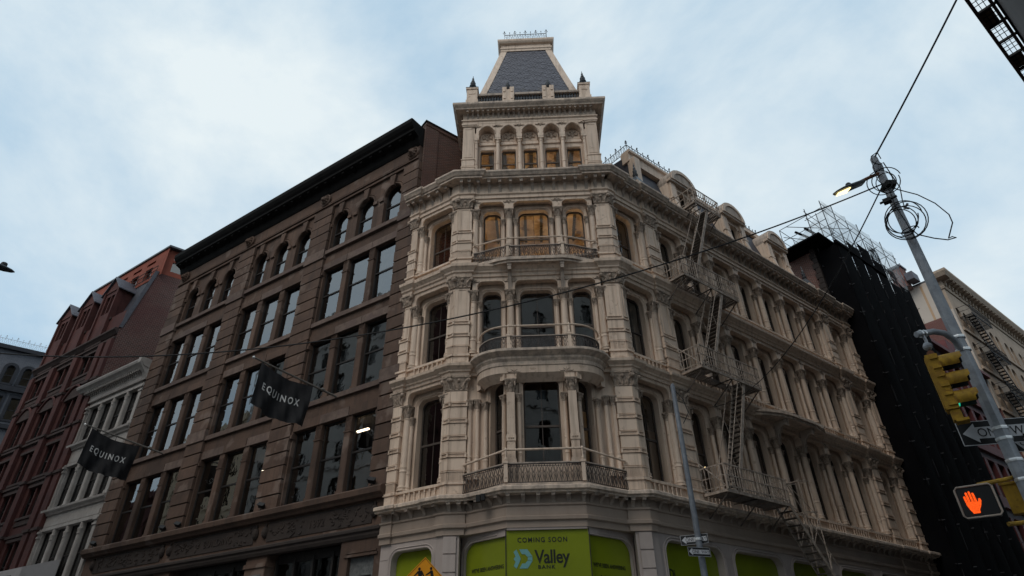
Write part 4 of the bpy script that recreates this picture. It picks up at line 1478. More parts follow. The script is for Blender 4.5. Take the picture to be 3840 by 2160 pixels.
for face in (0, 1):
    for r_ in range(rows):
        z = 26.1 + (ZT - 26.2) * r_ / rows
        if face == 0:
            a, b = Vector(roof_pt(-1, -1, z)), Vector(roof_pt(1, -1, z))
        else:
            a, b = Vector(roof_pt(1, -1, z)), Vector(roof_pt(1, 1, z))
        Ln = (b - a).length
        n = int((Ln - 0.5) / 0.165)
        for i in range(n):
            t = 0.5 + (i - (n - 1) / 2 + (0.5 if r_ % 2 else 0)) * 0.165 / Ln
            if t * Ln < 0.24 or (1 - t) * Ln < 0.24:
                continue
            p = a + (b - a) * t
            up = Vector(roof_pt(-1, -1, z + 0.1)) - Vector(roof_pt(-1, -1, z))
            lean = math.atan2(up.y, up.z)
            M = T(*p) @ (RZ(0) if face == 0 else RZ(PI / 2)) @ Matrix.Rotation(-lean, 4, 'X') @ T(random.uniform(-0.006, 0.006), -0.012 - random.uniform(0, 0.012), random.uniform(-0.008, 0.008))
            spots.append((face, r_, M))
own = [q for q in spots if q[0] == 0][:300]
for (face, r_, M) in own:
    part('slate', random.choice(SLATES), CB, TW @ M)
for q in spots:
    if q not in own:
        n0 = len(rest.v)
        rest.add([q[2] @ Vector(v) for v in sl1.v], sl1.f)
o = part('slate_covering', rest.mesh('slate_covering', 'slate', fix=False), CB, TW)
o['kind'] = 'stuff'
# cap of the tower and its iron cresting
cq = [(-1.44, yc + 1.44), (-1.44, yc - 1.44), (1.44, yc - 1.44), (1.44, yc + 1.44)]
cp = MB().sweep(cq, [(-1.2, 32.2), (0.02, 32.2), (0.02, 32.34), (0.06, 32.4), (0.06, 32.5), (0.0, 32.54), (0.0, 32.78), (0.12, 32.82), (0.18, 32.92), (0.2, 33.0), (0.2, 33.1), (-1.2, 33.14)], closed=True)
part('tower_cap', cp.mesh('tower_cap', 'cream'), CB, TW)


def cresting(F, x0, x1, z, h, n, y, mat='lead', name='cresting', parent=None):
    m = MB()
    m.tube([(x0, y, z + 0.02), (x1, y, z + 0.02)], 0.018, 4)
    m.tube([(x0, y, z + h * 0.62), (x1, y, z + h * 0.62)], 0.02, 4)
    st = (x1 - x0) / n
    for i in range(n + 1):
        x = x0 + st * i
        big = 0.09 if i % 2 == 0 else 0.0
        m.tube([(x, y, z), (x, y, z + h * 0.8 + big)], 0.014, 4)
        m.ball((x, y, z + h * 0.82 + big), 0.045 if big else 0.032, 5, 4, 1.6)
        if big:
            m.tube([(x - 0.085, y, z + h * 0.82), (x - 0.04, y, z + h * 0.74), (x, y, z + h * 0.78), (x + 0.04, y, z + h * 0.74), (x + 0.085, y, z + h * 0.82)], 0.016, 4)
        if i < n:
            m.tube([(x, y, z), (x + st * 0.3, y, z + h * 0.2), (x + st * 0.5, y, z + h * 0.58)], 0.011, 4)
            m.tube([(x + st, y, z), (x + st * 0.7, y, z + h * 0.2), (x + st * 0.5, y, z + h * 0.58)], 0.011, 4)
            m.tube([(x, y, z + h * 0.58), (x + st * 0.3, y, z + h * 0.4), (x + st * 0.5, y, z)], 0.009, 4)
            m.tube([(x + st, y, z + h * 0.58), (x + st * 0.7, y, z + h * 0.4), (x + st * 0.5, y, z)], 0.009, 4)
    return part(name, m.mesh(name, mat), parent or CB, F)


cresting(TW, -1.24, 1.24, 33.13, 1.05, 8, yc - 1.42)
cresting(TW @ T(1.24, yc - 1.42, 0) @ RZ(PI / 2), 0, 2.6, 33.13, 1.05, 8, 0)

# ---- mansard and dormers along the side street
ms = MB()
ms.prism([(0.35, 20.36), (1.45, 24.55), (2.6, 24.7), (8.5, 24.7), (8.5, 20.36)], 'x', 3.4, 17.9)
part('mansard', ms.mesh('mansard', 'slate_dark'), CB, FR)
part('mansard_curb', MB().box(3.35, 17.95, 1.25, 1.6, 24.5, 24.78).mesh('mansard_curb', 'cream'), CB, FR)
m = MB()
m.prism([(1.05, 24.0), (1.05, 24.55), (0.95, 24.62), (0.95, 24.78), (1.5, 24.78), (1.5, 24.0)], 'x', 3.3, 7.2)
m.box(3.35, 3.75, 0.75, 1.2, 20.4, 24.1)
part('roof_curb', m.mesh('roof_curb', 'cream'), CB, FR)
cresting(FR, 3.4, 6.9, 24.78, 0.8, 8, 1.15)
cresting(FR, 12.2, 15.6, 24.78, 0.7, 10, 1.5)
cresting(FR @ T(3.4, 1.15, 0) @ RZ(PI / 2), 0, 3.0, 24.78, 0.8, 8, 0)
for cx in (6.66, 11.05, 15.4):
    M = FR @ T(cx, 0.5, 0)
    if 'dormer' not in _bay:
        a = MB()
        hw = 1.02
        a.panel(-hw, hw, 20.4, 23.55, outline(0.42, 21.3, 23.1, 'shoulder', 0.2), 0.05, 0.30)
        for s in (-1, 1):
            a.box(s * 0.82 - 0.2, s * 0.82 + 0.2, -0.06, 0.3, 20.4, 23.5)
            a.box(s * 0.82 - 0.24, s * 0.82 + 0.24, -0.10, 0.3, 22.3, 22.42)
            a.prism([(-0.30, 20.4), (-0.30, 21.2), (-0.08, 22.3), (0.1, 22.3), (0.1, 20.4)], 'x', s * 0.82 - 0.13, s * 0.82 + 0.13)
        # cheeks and roof
        for s in (-1, 1):
            a.box(s * hw - 0.04, s * hw + 0.04, 0.1, 1.9, 20.4, 23.7)
        R = 1.04
        arc = [(R * math.cos(PI - PI * i / 14), 23.55 + 0.92 * math.sin(PI * i / 14)) for i in range(15)]
        b = MB()
        arcI = [(x * 0.80, 23.55 + (z - 23.55) * 0.78) for (x, z) in arc]
        ring(b, arc, arcI, -0.22, 0.05)
        b.prism([(x, z) for (x, z) in arcI], 'y', -0.03, 0.2)
        for i in range(1, 14):
            p = arc[i]
            b.box(p[0] * 0.86 - 0.035, p[0] * 0.86 + 0.035, -0.12, 0.0, 23.55 + (p[1] - 23.55) * 0.86 - 0.035, 23.55 + (p[1] - 23.55) * 0.86 + 0.035)
        b.box(-1.12, 1.12, -0.16, 0.1, 23.42, 23.56)
        c = MB()
        c.prism([(x * 1.04, 23.55 + (z - 23.55) * 1.04) for (x, z) in arc] + [(1.06, 23.4), (-1.06, 23.4)], 'y', -0.2, 2.2)
        _bay['dormer'] = (a.mesh('dormer', 'cream'), b.mesh('pediment', 'cream'), c.mesh('dormer_roof', 'cream_dirty'))
    dm = part('dormer', _bay['dormer'][0], CB, M)
    part('pediment', _bay['dormer'][1], dm, M)
    part('dormer_roof', _bay['dormer'][2], dm, M @ T(0, 0.03, 0))
    fr, lo, up = window_kit(0.42, 21.3, 23.1, 'shoulder', 0.2, 22.2)
    part('window', fr, dm, M @ T(0, 0.28, 0))
    part('pane', lo, dm, M @ T(0, 0.28, 0))
    part('pane', up, dm, M @ T(0, 0.28, 0))
    for s in (-1, 1):
        column(M, s * 0.52, 0.0, 0.065, 20.9, 22.7, 22.9, 'colonnette')


def pedestal(F, x, w=0.5, top=21.35):
    m = MB()
    m.box(-w / 2, w / 2, 0, w, 20.36, top - 0.14)
    m.box(-w / 2 - 0.06, w / 2 + 0.06, -0.06, w + 0.06, top - 0.14, top)
    m.box(-w * 0.3, w * 0.3, -0.02, w, 20.55, top - 0.35)
    M = F @ T(x, 0.05, 0)
    p = part('pedestal', m.mesh('pedestal', 'cream'), CB, M)
    part('pedestal_cap', MB().lathe([(w * 0.86, top), (w * 0.82, top + 0.04), (0.14, top + 0.5), (0.12, top + 0.52)], 4, 0, w / 2, PI / 4).mesh('pedestal_cap', 'lead'), p, M)
    part('finial', FIN, p, M @ T(0, w / 2, top + 0.5))


pedestal(FR, 2.6)
pedestal(FR, 17.55)
m = MB()
m.box(-0.19, 0.19, 0, 0.5, 20.36, 21.0)
m.box(-0.24, 0.24, -0.05, 0.55, 21.0, 21.12)
part('pedestal', m.mesh('pedestal', 'cream'), CB, FL @ T(-2.46, 0.02, 0))

# ================================================================ fire escape on the side street front
FE = thing('fire_escape', 'cream painted iron fire escape zigzagging down the columned side front', 'fire escape', FR @ T(2.9, 0, 0))
YO = -1.1


def fe_platform(x0, x1, z, posts=True, hole=None, yin=-0.12, wing=1.4):
    m = MB()
    m.box(x0, x1, YO, YO + 0.05, z - 0.09, z + 0.02)
    m.box(x0, x0 + 0.05, YO, yin, z - 0.07, z + 0.02)
    m.box(x1 - 0.05, x1, YO, yin, z - 0.07, z + 0.02)
    pf = part('platform_frame', m.mesh('platform_frame', 'fire_escape_paint'), FE, FR)
    s = MB()
    n = int((yin - YO) / 0.075)
    for i in range(n):
        y = YO + 0.07 + (yin - YO - 0.1) * i / (n - 1)
        if hole and hole[2] < y < hole[3]:
            for (a, b) in ((x0 + 0.04, hole[0]), (hole[1], x1 - 0.04)):
                s.box(a, b, y - 0.018, y + 0.018, z - 0.03, z - 0.005)
        else:
            s.box(x0 + 0.04, x1 - 0.04, y - 0.018, y + 0.018, z - 0.03, z - 0.005)
    for i in range(5):
        x = x0 + 0.3 + (x1 - x0 - 0.6) * i / 4
        s.box(x - 0.02, x + 0.02, YO + 0.03, yin, z - 0.07, z - 0.03)
    part('platform_grate', s.mesh('platform_grate', 'fire_escape_dark'), FE, FR)
    b = MB()
    for x in (x0 + 0.1, (x0 + x1) / 2, x1 - 0.1):
        b.bar((x, YO + 0.05, z - 0.06), (x, -0.02, z - 0.85), 0.035)
        b.bar((x, YO + 0.05, z - 0.05), (x, 0.0, z - 0.05), 0.04)
    part('bracket', b.mesh('bracket', 'fire_escape_dark'), FE, FR)
    r = MB()
    for (zz, w) in ((z + 0.86, 0.03), (z + 0.48, 0.022), (z + 0.12, 0.022)):
        r.tube([(x0, yin, zz), (x0, YO, zz), (x1, YO, zz), (x1, yin, zz)], w, 4)
    nx = int((x1 - x0) / 0.15)
    for i in range(nx + 1):
        x = x0 + (x1 - x0) * i / nx
        r.bar((x, YO, z), (x, YO, z + 0.86), 0.026 if i % 6 else 0.05)
    ny = 6
    for x in (x0, x1):
        for i in range(1, ny):
            y = YO + (yin - YO) * i / ny
            r.bar((x, y, z), (x, y, z + 0.86), 0.024)
    part('guard_rail', r.mesh('guard_rail', 'fire_escape_paint'), FE, FR)


def fe_stair(xa, za, xb, zb, y0, y1, rail=True, mat='fire_escape_paint'):
    m = MB()
    for y in (y0, y1):
        m.prism([(xa - 0.1, za), (xa + 0.06, za), (xb + 0.08, zb), (xb - 0.08, zb)], 'y', y, y + 0.03)
    part('stair_stringer', m.mesh('stair_stringer', mat), FE, FR)
    n = max(3, int(abs(za - zb) / 0.21))
    t = MB()
    for i in range(1, n):
        k = i / n
        x, z = xa + (xb - xa) * k, za + (zb - za) * k
        t.box(x - 0.10, x + 0.10, y0 + 0.03, y1, z - 0.012, z + 0.012)
    part('stair_tread', t.mesh('stair_tread', 'fire_escape_dark'), FE, FR)
    if rail:
        r = MB()
        dx = 0.42 if xa > xb else -0.42
        for y in (y0 + 0.01, y1 + 0.02):
            r.tube([(xa - dx * 0.2, y, za + 0.75), (xb - dx * 0.9, y, zb + 0.5)], 0.018, 4)
            for k in (0.1, 0.5, 0.9):
                x, z = xa + (xb - xa) * k, za + (zb - za) * k
                r.bar((x, y, z), (x - dx * 0.5, y, z + 0.62), 0.02)
        part('stair_rail', r.mesh('stair_rail', mat), FE, FR)


fe_platform(2.9, 6.66, 6.9, hole=None)
fe_platform(2.85, 6.68, 11.46, hole=(3.7, 5.4, -1.1, -0.55))
fe_platform(2.88, 6.67, 15.67, hole=(3.7, 5.4, -1.1, -0.55))
fe_platform(4.95, 6.95, 20.64, hole=(5.2, 6.4, -1.1, -0.55), yin=0.5)
fe_stair(5.98, 20.6, 3.75, 15.7, -1.06, -0.56, rail=True)
fe_stair(5.5, 15.62, 3.65, 11.5, -1.06, -0.56)
fe_stair(5.55, 11.42, 3.65, 6.95, -1.06, -0.56)
fe_stair(6.6, 6.9, 8.55, 4.5, -1.10, -0.55)
# counterbalanced drop stair frame beside the lowest landing
m = MB()
for y in (-1.08, -0.55):
    m.bar((7.66, y, 5.6), (7.66, y, 7.95), 0.03)
    m.bar((8.42, y, 4.7), (8.42, y, 8.02), 0.03)
    m.bar((7.66, y, 6.75), (8.5, y, 6.85), 0.03)
    m.bar((7.66, y, 7.9), (8.42, y, 8.0), 0.03)
    m.bar((6.7, y, 7.7), (8.42, y, 6.7), 0.02)
    m.bar((7.66, y, 5.6), (8.42, y, 6.6), 0.02)
for (x, z) in ((7.66, 7.9), (8.42, 8.0), (7.66, 6.75), (8.42, 6.85)):
    m.bar((x, -1.08, z), (x, -0.55, z), 0.03)
part('drop_stair_frame', m.mesh('drop_stair_frame', 'fire_escape_paint'), FE, FR)
m = MB()
m.bar((2.3, 0.0, 8.3), (2.98, YO, 6.95), 0.035)
m.bar((2.3, 0.0, 12.75), (2.93, YO, 11.5), 0.035)
m.bar((2.3, 0.0, 16.9), (2.95, YO, 15.7), 0.03)
part('hanger_rod', m.mesh('hanger_rod', 'fire_escape_paint'), FE, FR)
# small floodlight under the corner balcony
fl = thing('floodlight', 'small black floodlight tucked under the corner balcony cornice', 'floodlight', FC @ T(-2.0, -0.82, 6.36))
m = MB()
m.box(-0.13, 0.0, -0.1, 0.08, -0.18, 0.02)
m.box(0.02, 0.14, -0.12, 0.08, -0.14, 0.05)
m.bar((0, 0.05, 0), (0, 0.1, 0.1), 0.03)
part('lamp_housing', m.mesh('lamp_housing', 'signal_black'), fl, FC @ T(-2.0, -0.95, 6.36))

# ================================================================ brownstone commercial building
BR = thing('brownstone_building', 'brown stone loft building with rusticated pilasters and heavy black cornice', 'building', FL @ T(-13, 0, 0))
BX0, BX1 = -23.22, -2.70
PIL = [(-23.22, -21.80), (-16.62, -15.20), (-10.08, -8.66), (-3.60, -2.62)]
BAYS = [(-21.80, -16.62), (-15.20, -10.08), (-8.66, -3.60)]
BROWS = [(7.46, 10.56), (11.72, 14.78), (15.82, 18.88)]
holes = []
wins = []
for (a, b) in BAYS:
    w = 1.40
    gap = (b - a - 3 * w - 0.16) / 2
    for k in range(3):
        x = a + 0.08 + k * (w + gap)
        for ri, (z0, z1) in enumerate(BROWS):
            holes.append((x, x + w, z0, z1))
            wins.append((x, x + w, z0, z1, ri))
wall = MB().grid_wall(BX0, BX1, 7.2, 19.75, holes, 0.14, 0.40)
part('wall', wall.mesh('wall', 'brownstone'), BR, FL)
for (a, b, z0, z1, ri) in wins:
    put_window(BR, FL @ T((a + b) / 2, 0.30, 0), (b - a) / 2, z0, z1, 'rect', 0.1, z0 + (z1 - z0) * 0.52, mat='window_frame_black', gl='bright_glass', fw=0.05, blinds=0.0 if ri == 0 else 0.3)
# mullion colonnettes with little caps and bases
mc = MB()
mc.box(-0.15, 0.15, -0.03, 0.3, 0.0, 2.6)
mc.box(-0.2, 0.2, -0.06, 0.3, 0.0, 0.16)
mc.box(-0.2, 0.2, -0.06, 0.3, 2.4, 2.46)
for i in range(4):
    mc.box(-0.15 + 0.08 * i, -0.1 + 0.08 * i, -0.045, 0.2, 2.5, 2.86)
mc.box(-0.16, 0.16, -0.02, 0.3, 2.46, 3.06)
MC = mc.mesh('mullion', 'brownstone')
for (a, b) in BAYS:
    w = 1.40
    gap = (b - a - 3 * w - 0.16) / 2
    for k in range(2):
        x = a + 0.08 + (k + 1) * w + k * gap + gap / 2
        for (z0, z1) in BROWS:
            part('mullion', MC, BR, FL @ T(x, 0.16, z0) @ S(1, 1, (z1 - z0) / 3.06))
    for (z0, z1) in BROWS[1:]:
        part('sill', MB().box(a - 0.04, b + 0.04, 0.02, 0.3, z0 - 0.22, z0).mesh('sill', 'brownstone_sill'), BR, FL)
    for (z0, z1) in BROWS:
        # spandrel stones above each row
        n = 3
        for k in range(n):
            xa = a + (b - a) * k / n
            part('spandrel_stone', MB().box(xa + 0.012, xa + (b - a) / n - 0.012, 0.085 + 0.02 * random.random(), 0.3, z1 + 0.02, z1 + 0.40).mesh('spandrel_stone', random.choice(['brownstone', 'brownstone_sill', 'brownstone'])), BR, FL)
    for s in (a + 0.04, b - 0.04):
        for (z0, z1) in BROWS:
            m = MB().box(s - 0.06, s + 0.06, 0.03, 0.3, z1 - 0.28, z1 - 0.12)
            m.box(s - 0.05, s + 0.05, 0.08, 0.3, z1 - 0.12, z1 + 0.02)
            part('jamb_cap', m.mesh('jamb_cap', 'brownstone'), BR, FL)
# arched top storey
xw = {}
for bi, (a, b) in enumerate(BAYS):
    for k in range(3):
        cx = (a + b) / 2 + (k - 1) * 1.83 - 0.05
        half = (b - a) / 6
        x0 = a if k == 0 else cx - 0.915
        x1 = b if k == 2 else cx + 0.915
        m = MB()
        m.panel(x0 - cx, x1 - cx, 19.72, 23.15, outline(0.56, 20.06, 22.45, 'arch'), 0.16, 0.52)
        ac = [p for p in outline(0.62, 21.7, 22.52, 'arch')]
        m.tube([(p[0], 0.15, p[1]) for p in ac], 0.055, 6)
        m.tube([(p[0] * 1.16, 0.16, 21.8 + (p[1] - 21.8) * 1.16) for p in ac], 0.035, 5)
        part('arch_wall', m.mesh('arch_wall', 'brownstone'), BR, FL @ T(cx, 0, 0))
        put_window(BR, FL @ T(cx, 0.34, 0), 0.56, 20.06, 22.45, 'arch', 0.1, 21.25, mat='window_frame_black', gl='bright_glass', fw=0.05)
        ks = MB().prism([(-0.11, 22.35), (0.11, 22.35), (0.19, 23.0), (-0.19, 23.0)], 'y', 0.02, 0.25)
        part('keystone', ks.mesh('keystone', 'brownstone'), BR, FL @ T(cx, 0, 0))
        for s in (-1, 1):
            w2 = 0.27 if 0 <= k + s <= 2 else 0.16
            part('impost', MB().box(s * (0.56 + w2 / 2 + 0.02) - w2 / 2, s * (0.56 + w2 / 2 + 0.02) + w2 / 2, 0.07, 0.3, 21.68, 21.86).mesh('impost', 'brownstone'), BR, FL @ T(cx, 0, 0))
    part('sill', MB().box(a - 0.04, b + 0.04, 0.0, 0.3, 19.84, 20.06).mesh('sill', 'brownstone_sill'), BR, FL)
# rusticated pilasters: each stone course a block of its own
_rb = {}
for (a, b) in PIL:
    z = 7.45
    part('pilaster', MB().box(a + 0.04, b - 0.04, 0.07, 0.5, 7.2, 23.2).mesh('pilaster', 'brownstone_soot'), BR, FL)
    n = 27
    hh = (23.12 - z) / n
    for k in range(n):
        key = (round(b - a, 2), k % 5)
        if key not in _rb:
            m = MB().box(0.0, b - a, 0.0 - 0.012 * (k % 3), 0.4, 0.03, hh - 0.03)
            _rb[key] = m.mesh('stone_block', 'brownstone')
        if 11.3 < z < 11.6 or 19.6 < z < 19.95:
            part('stone_block', MB().box(a - 0.03, b + 0.03, -0.07, 0.4, z, z + hh - 0.03).mesh('stone_block', 'brownstone_sill'), BR, FL)
        else:
            part('stone_block', _rb[key], BR, FL @ T(a, 0, z))
        z += hh
# frieze, medallions, black cornice
fz = MB().box(BX0, BX1, 0.06, 0.5, 23.15, 24.3)
fz.box(BX0, BX1, -0.02, 0.2, 23.3, 23.36)
fz.box(BX0, BX1, 0.0, 0.2, 23.42, 23.47)
for (a, b) in BAYS:
    fz.box(a, b, 0.04, 0.2, 23.12, 23.24)
part('frieze', fz.mesh('frieze', 'brownstone'), BR, FL)
for (a, b) in PIL:
    m = MB()
    Rm = Matrix.Rotation(PI / 2, 4, 'X')
    q = MB().lathe([(0.38, -0.04), (0.38, 0.05), (0.33, 0.09), (0.29, 0.05), (0.02, 0.06)], 14)
    m.add([Rm @ Vector(v) for v in q.v], q.f)
    q = MB()
    q.ball((0, 0, 0.1), 0.2, 8, 6, 0.9)
    q.ball((0, -0.09, 0.26), 0.08, 7, 5)
    for k in range(9):
        t = 2 * PI * k / 9
        q.ball((0.22 * math.cos(t), 0.22 * math.sin(t), 0.08), 0.075, 6, 4)
    q.ball((-0.07, 0.07, 0.25), 0.035, 5, 4)
    q.ball((0.07, 0.07, 0.25), 0.035, 5, 4)
    m.add([Rm @ Vector(v) for v in q.v], q.f)
    part('lion_medallion', m.mesh('lion_medallion', 'brownstone'), BR, FL @ T((a + b) / 2 + (0.05 if b > -3 else 0), 0.0, 23.78))
bc = MB().sweep([wp(FL, BX0 - 0.1, 0.05), wp(FL, BX1 + 0.02, 0.05)], [(-0.4, 24.2), (0.03, 24.2), (0.1, 24.32), (0.16, 24.5), (0.2, 24.62), (0.56, 24.78), (0.58, 24.9), (0.68, 25.02), (0.78, 25.2), (0.80, 25.42), (0.7, 25.46), (-0.4, 25.5)])
part('cornice', bc.mesh('cornice', 'black_cornice'), BR)
bkm = MB().prism([(0, -0.5), (-0.08, -0.45), (-0.16, -0.2), (-0.46, -0.1), (-0.48, 0.02), (0, 0.02)], 'x', -0.09, 0.09).mesh('cornice_bracket', 'black_cornice')
for k in range(30):
    part('cornice_bracket', bkm, BR, FL @ T(BX0 + 0.3 + (BX1 - BX0 - 0.6) * k / 29, 0.03, 24.76))
# base: ledge, carved frieze panels, shop fronts
part('ledge', MB().sweep([wp(FL, BX0 - 0.05, 0.0), wp(FL, BX1 + 0.0, 0.0)], [(-0.4, 7.0), (0.1, 7.02), (0.16, 7.1), (0.26, 7.18), (0.28, 7.36), (0.22, 7.42), (-0.4, 7.46)]).mesh('ledge', 'brownstone'), BR)
part('base_frieze', MB().box(BX0, BX1, 0.08, 0.5, 5.9, 7.05).mesh('base_frieze', 'brownstone'), BR, FL)
part('moulding', MB().sweep([wp(FL, BX0, 0.0), wp(FL, BX1, 0.0)], [(-0.3, 5.75), (0.0, 5.75), (0.05, 5.85), (0.05, 5.92), (0.12, 5.98), (0.12, 6.06), (0.02, 6.12), (-0.3, 6.12)]).mesh('moulding', 'brownstone_soot'), BR)
carve = ['', 'BUILDING', '1892']
for (a, b), wd in zip(BAYS, carve):
    p = MB().box(a - 0.3, b + 0.3, 0.05, 0.2, 6.24, 6.96)
    pp = part('carved_panel', p.mesh('carved_panel', 'brownstone_soot'), BR, FL)
    sc_ = MB()
    mx = (a + b) / 2
    for k in range(70):
        x = random.uniform(a - 0.15, b + 0.15)
        z = random.uniform(6.34, 6.86)
        if wd and abs(x - mx - (0.5 if wd != '1892' else 0)) < (1.15 if wd != '1892' else 0.75):
            continue
        t0 = random.uniform(0, 2 * PI)
        rr = random.uniform(0.05, 0.11)
        sc_.tube([(x + rr * math.cos(t0 + t), 0.045, z + 0.8 * rr * math.sin(t0 + t)) for t in (0, 0.9, 1.8, 2.7, 3.4)], [0.012, 0.03, 0.034, 0.026, 0.01], 5)
    part('carving', sc_.mesh('carving', 'brownstone_soot'), pp, FL)
    if wd:
        part('carved_lettering', text_mesh(wd, 0.40, 'brownstone_soot', 0.02, 1.1), pp, FL @ T(mx + (0.5 if wd != '1892' else 0), 0.045, 6.44) @ STAND)
    for s in (a - 0.42, b + 0.42):
        q = MB()
        q.ball((0, 0, 0), 0.15, 8, 6, 1.5)
        q.tube([(0, 0, 0.22), (0, -0.03, 0.32)], 0.05, 5)
        part('carved_boss', q.mesh('carved_boss', 'brownstone_soot'), BR, FL @ T(s, 0.04, 6.6))
# ground floor: dark glazed shop fronts between stone piers
for (a, b), nb in zip(BAYS, (4, 4, 4)):
    m = MB().box(a - 0.0, b - 0.0 - (0.0 if b < -4 else 0.9), 0.55, 0.62, 5.45, 5.78)
    m.box(a, b, 0.55, 0.62, 0.0, 0.5)
    bb = b if b < -4 else b - 0.9
    for k in range(nb + 1):
        x = a + (bb - a) * k / nb
        m.box(x - 0.05, x + 0.05, 0.5, 0.62, 0.3, 5.6)
    m.box(a, bb, 0.52, 0.62, 3.9, 4.0)
    sf = part('shop_front', m.mesh('shop_front', 'window_frame_black'), BR, FL)
    for k in range(nb):
        xa, xb = a + (bb - a) * k / nb + 0.05, a + (bb - a) * (k + 1) / nb - 0.05
        part('pane', MB().add([(xa, 0.6, 0.4), (xb, 0.6, 0.4), (xb, 0.6, 5.5), (xa, 0.6, 5.5)], [(0, 1, 2, 3)]).mesh('pane', 'plain_glass', fix=False), sf, FL)
for (a, b) in PIL[:3]:
    m = MB().box(a + 0.1, b - 0.1, 0.1, 0.7, 0, 5.9)
    m.box(a + 0.05, b - 0.05, 0.04, 0.7, 5.35, 5.5)
    pp = part('shop_pier', m.mesh('shop_pier', 'brownstone'), BR, FL)
    q = MB().box(a + 0.3, b - 0.3, 0.07, 0.3, 0.5, 5.1)
    part('granite_panel', q.mesh('granite_panel', 'granite_speckle'), pp, FL)
m = MB().grid_wall(-4.65, -2.66, 0, 5.9, [(-4.25, -3.0, 0.3, 5.2)], 0.05, 0.4)
m.box(-4.42, -2.84, 0.0, 0.1, 5.2, 5.28)
m.box(-4.35, -2.9, 0.02, 0.1, 5.32, 5.38)
pp = part('doorway_surround', m.mesh('doorway_surround', 'brownstone'), BR, FL)
m = MB().grid_wall(-4.25, -3.0, 0.3, 5.2, [(-4.0, -3.22, 0.3, 4.62)], 0.2, 0.6)
part('granite_panel', m.mesh('granite_panel', 'granite_speckle'), pp, FL)
part('doorway_glass', MB().box(-4.0, -3.22, 0.55, 0.6, 0.3, 4.6).mesh('doorway_glass', 'signal_black'), pp, FL)
# body: side wall in brick, floors, inner walls, roof. Party walls follow the cross street's direction
FB = frame(P_L + dL * -2.70, A_R)
m = MB().grid_wall(0.25, 12.0, 17.0, 25.75, [], 0.0, 0.3)
m.box(0.25, 12.0, -0.06, 0.35, 25.75, 25.95)
m.box(0.25, 1.0, -0.05, 0.3, 19.0, 25.7)
part('side_wall', m.mesh('side_wall', 'brick_brown_side'), BR, FB)
part('parapet_coping', MB().box(0.2, 12, -0.1, 0.4, 25.95, 26.05).mesh('parapet_coping', 'black_cornice'), BR, FB)
for z in (6.2, 11.05, 15.15, 19.25):
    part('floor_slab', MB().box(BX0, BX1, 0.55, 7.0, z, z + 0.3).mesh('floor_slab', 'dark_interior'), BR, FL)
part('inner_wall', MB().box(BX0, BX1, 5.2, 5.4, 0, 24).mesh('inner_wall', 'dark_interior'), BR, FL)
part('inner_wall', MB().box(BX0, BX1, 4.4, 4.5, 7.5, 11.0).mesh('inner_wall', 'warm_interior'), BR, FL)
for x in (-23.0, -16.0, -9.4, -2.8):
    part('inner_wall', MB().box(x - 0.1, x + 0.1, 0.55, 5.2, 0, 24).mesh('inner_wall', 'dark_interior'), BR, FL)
part('roof', MB().box(BX0, BX1, 0.2, 12, 24.3, 25.0).mesh('roof', 'lead'), BR, FL)
# curtains and shades behind some panes
for (x, z0, z1, mt, lab, nm) in ((-4.32, 15.9, 18.8, 'curtain', 'pinkish pleated curtain behind the brown building window beside the cream corner', 'curtain'),
                             (-4.32, 11.8, 14.7, 'shade_grey', 'grey roller shade drawn behind window right of the upper black flag', 'window_shade'),
                             (-6.16, 13.3, 14.7, 'shade_grey', 'half lowered grey shade behind window over the upper flagpole foot', 'window_shade'),
                             (-7.95, 12.9, 14.7, 'shade_grey', 'half lowered grey shade behind window left of the upper flagpole foot', 'window_shade'),
                             (-10.85, 13.4, 14.7, 'shade_grey', 'grey shade in the window half covered by the upper black flag', 'window_shade')):
    m = MB()
    n = 40 if nm == 'curtain' else 4
    for i in range(n):
        xa, xb = -0.62 + 1.24 * i / n, -0.62 + 1.24 * (i + 1) / n
        f = lambda t: 0.03 * math.sin(t * 38) if nm == 'curtain' else 0
        m.add([(xa, f(xa), z0), (xb, f(xb), z0), (xb, f(xb), z1), (xa, f(xa), z1)], [(0, 1, 2, 3)])
    thing(nm, lab, nm.replace('window_', ''), FL @ T(x, 0.5, 0), mesh=m.mesh(nm, mt, fix=False))

# strip lights hanging in the brown building's lower offices
TUBE = MB().box(-0.55, 0.55, -0.05, 0.05, -0.03, 0.03).mesh('strip_light', 'tube_light')
TUBE_S = MB().box(-0.3, 0.3, -0.05, 0.05, -0.03, 0.03).mesh('strip_light', 'tube_light')
for (x, y, z, me, lab) in ((-4.2, 1.5, 10.62, TUBE, 'long lit strip light in brown building window next to the cream corner'),
                           (-6.2, 1.6, 10.55, TUBE, 'lit strip light seen in window below the upper flagpole foot'),
                           (-11.7, 2.6, 9.6, TUBE_S, 'lit strip light in the middle window under the upper black flag'),
                           (-10.6, 2.8, 9.3, TUBE_S, 'low lit strip light in window left of the middle rusticated pilaster'),
                           (-13.6, 2.8, 10.5, TUBE, 'high strip light in the middle bay window farther from the corner'),
                           (-17.6, 2.8, 10.4, TUBE, 'lit strip light in the window right of the lower black flag'),
                           (-19.4, 3.0, 10.4, TUBE, 'faint strip light above the lower flagpole foot windows')):
    thing('strip_light', lab, 'light', FL @ T(x, y, z), group='strip lights in the brown building', mesh=me)
for (F, x, y, z, lab) in ((FR, 1.6, 2.2, 10.1, 'lit strip light inside the cream building window next to the thin grey pole'),):
    thing('strip_light', lab, 'light', F @ T(x, y, z) @ RZ(0.3), mesh=TUBE)
BULB = MB().ball((0, 0, 0), 0.06, 8, 6).mesh('bulb', 'bulb_warm')
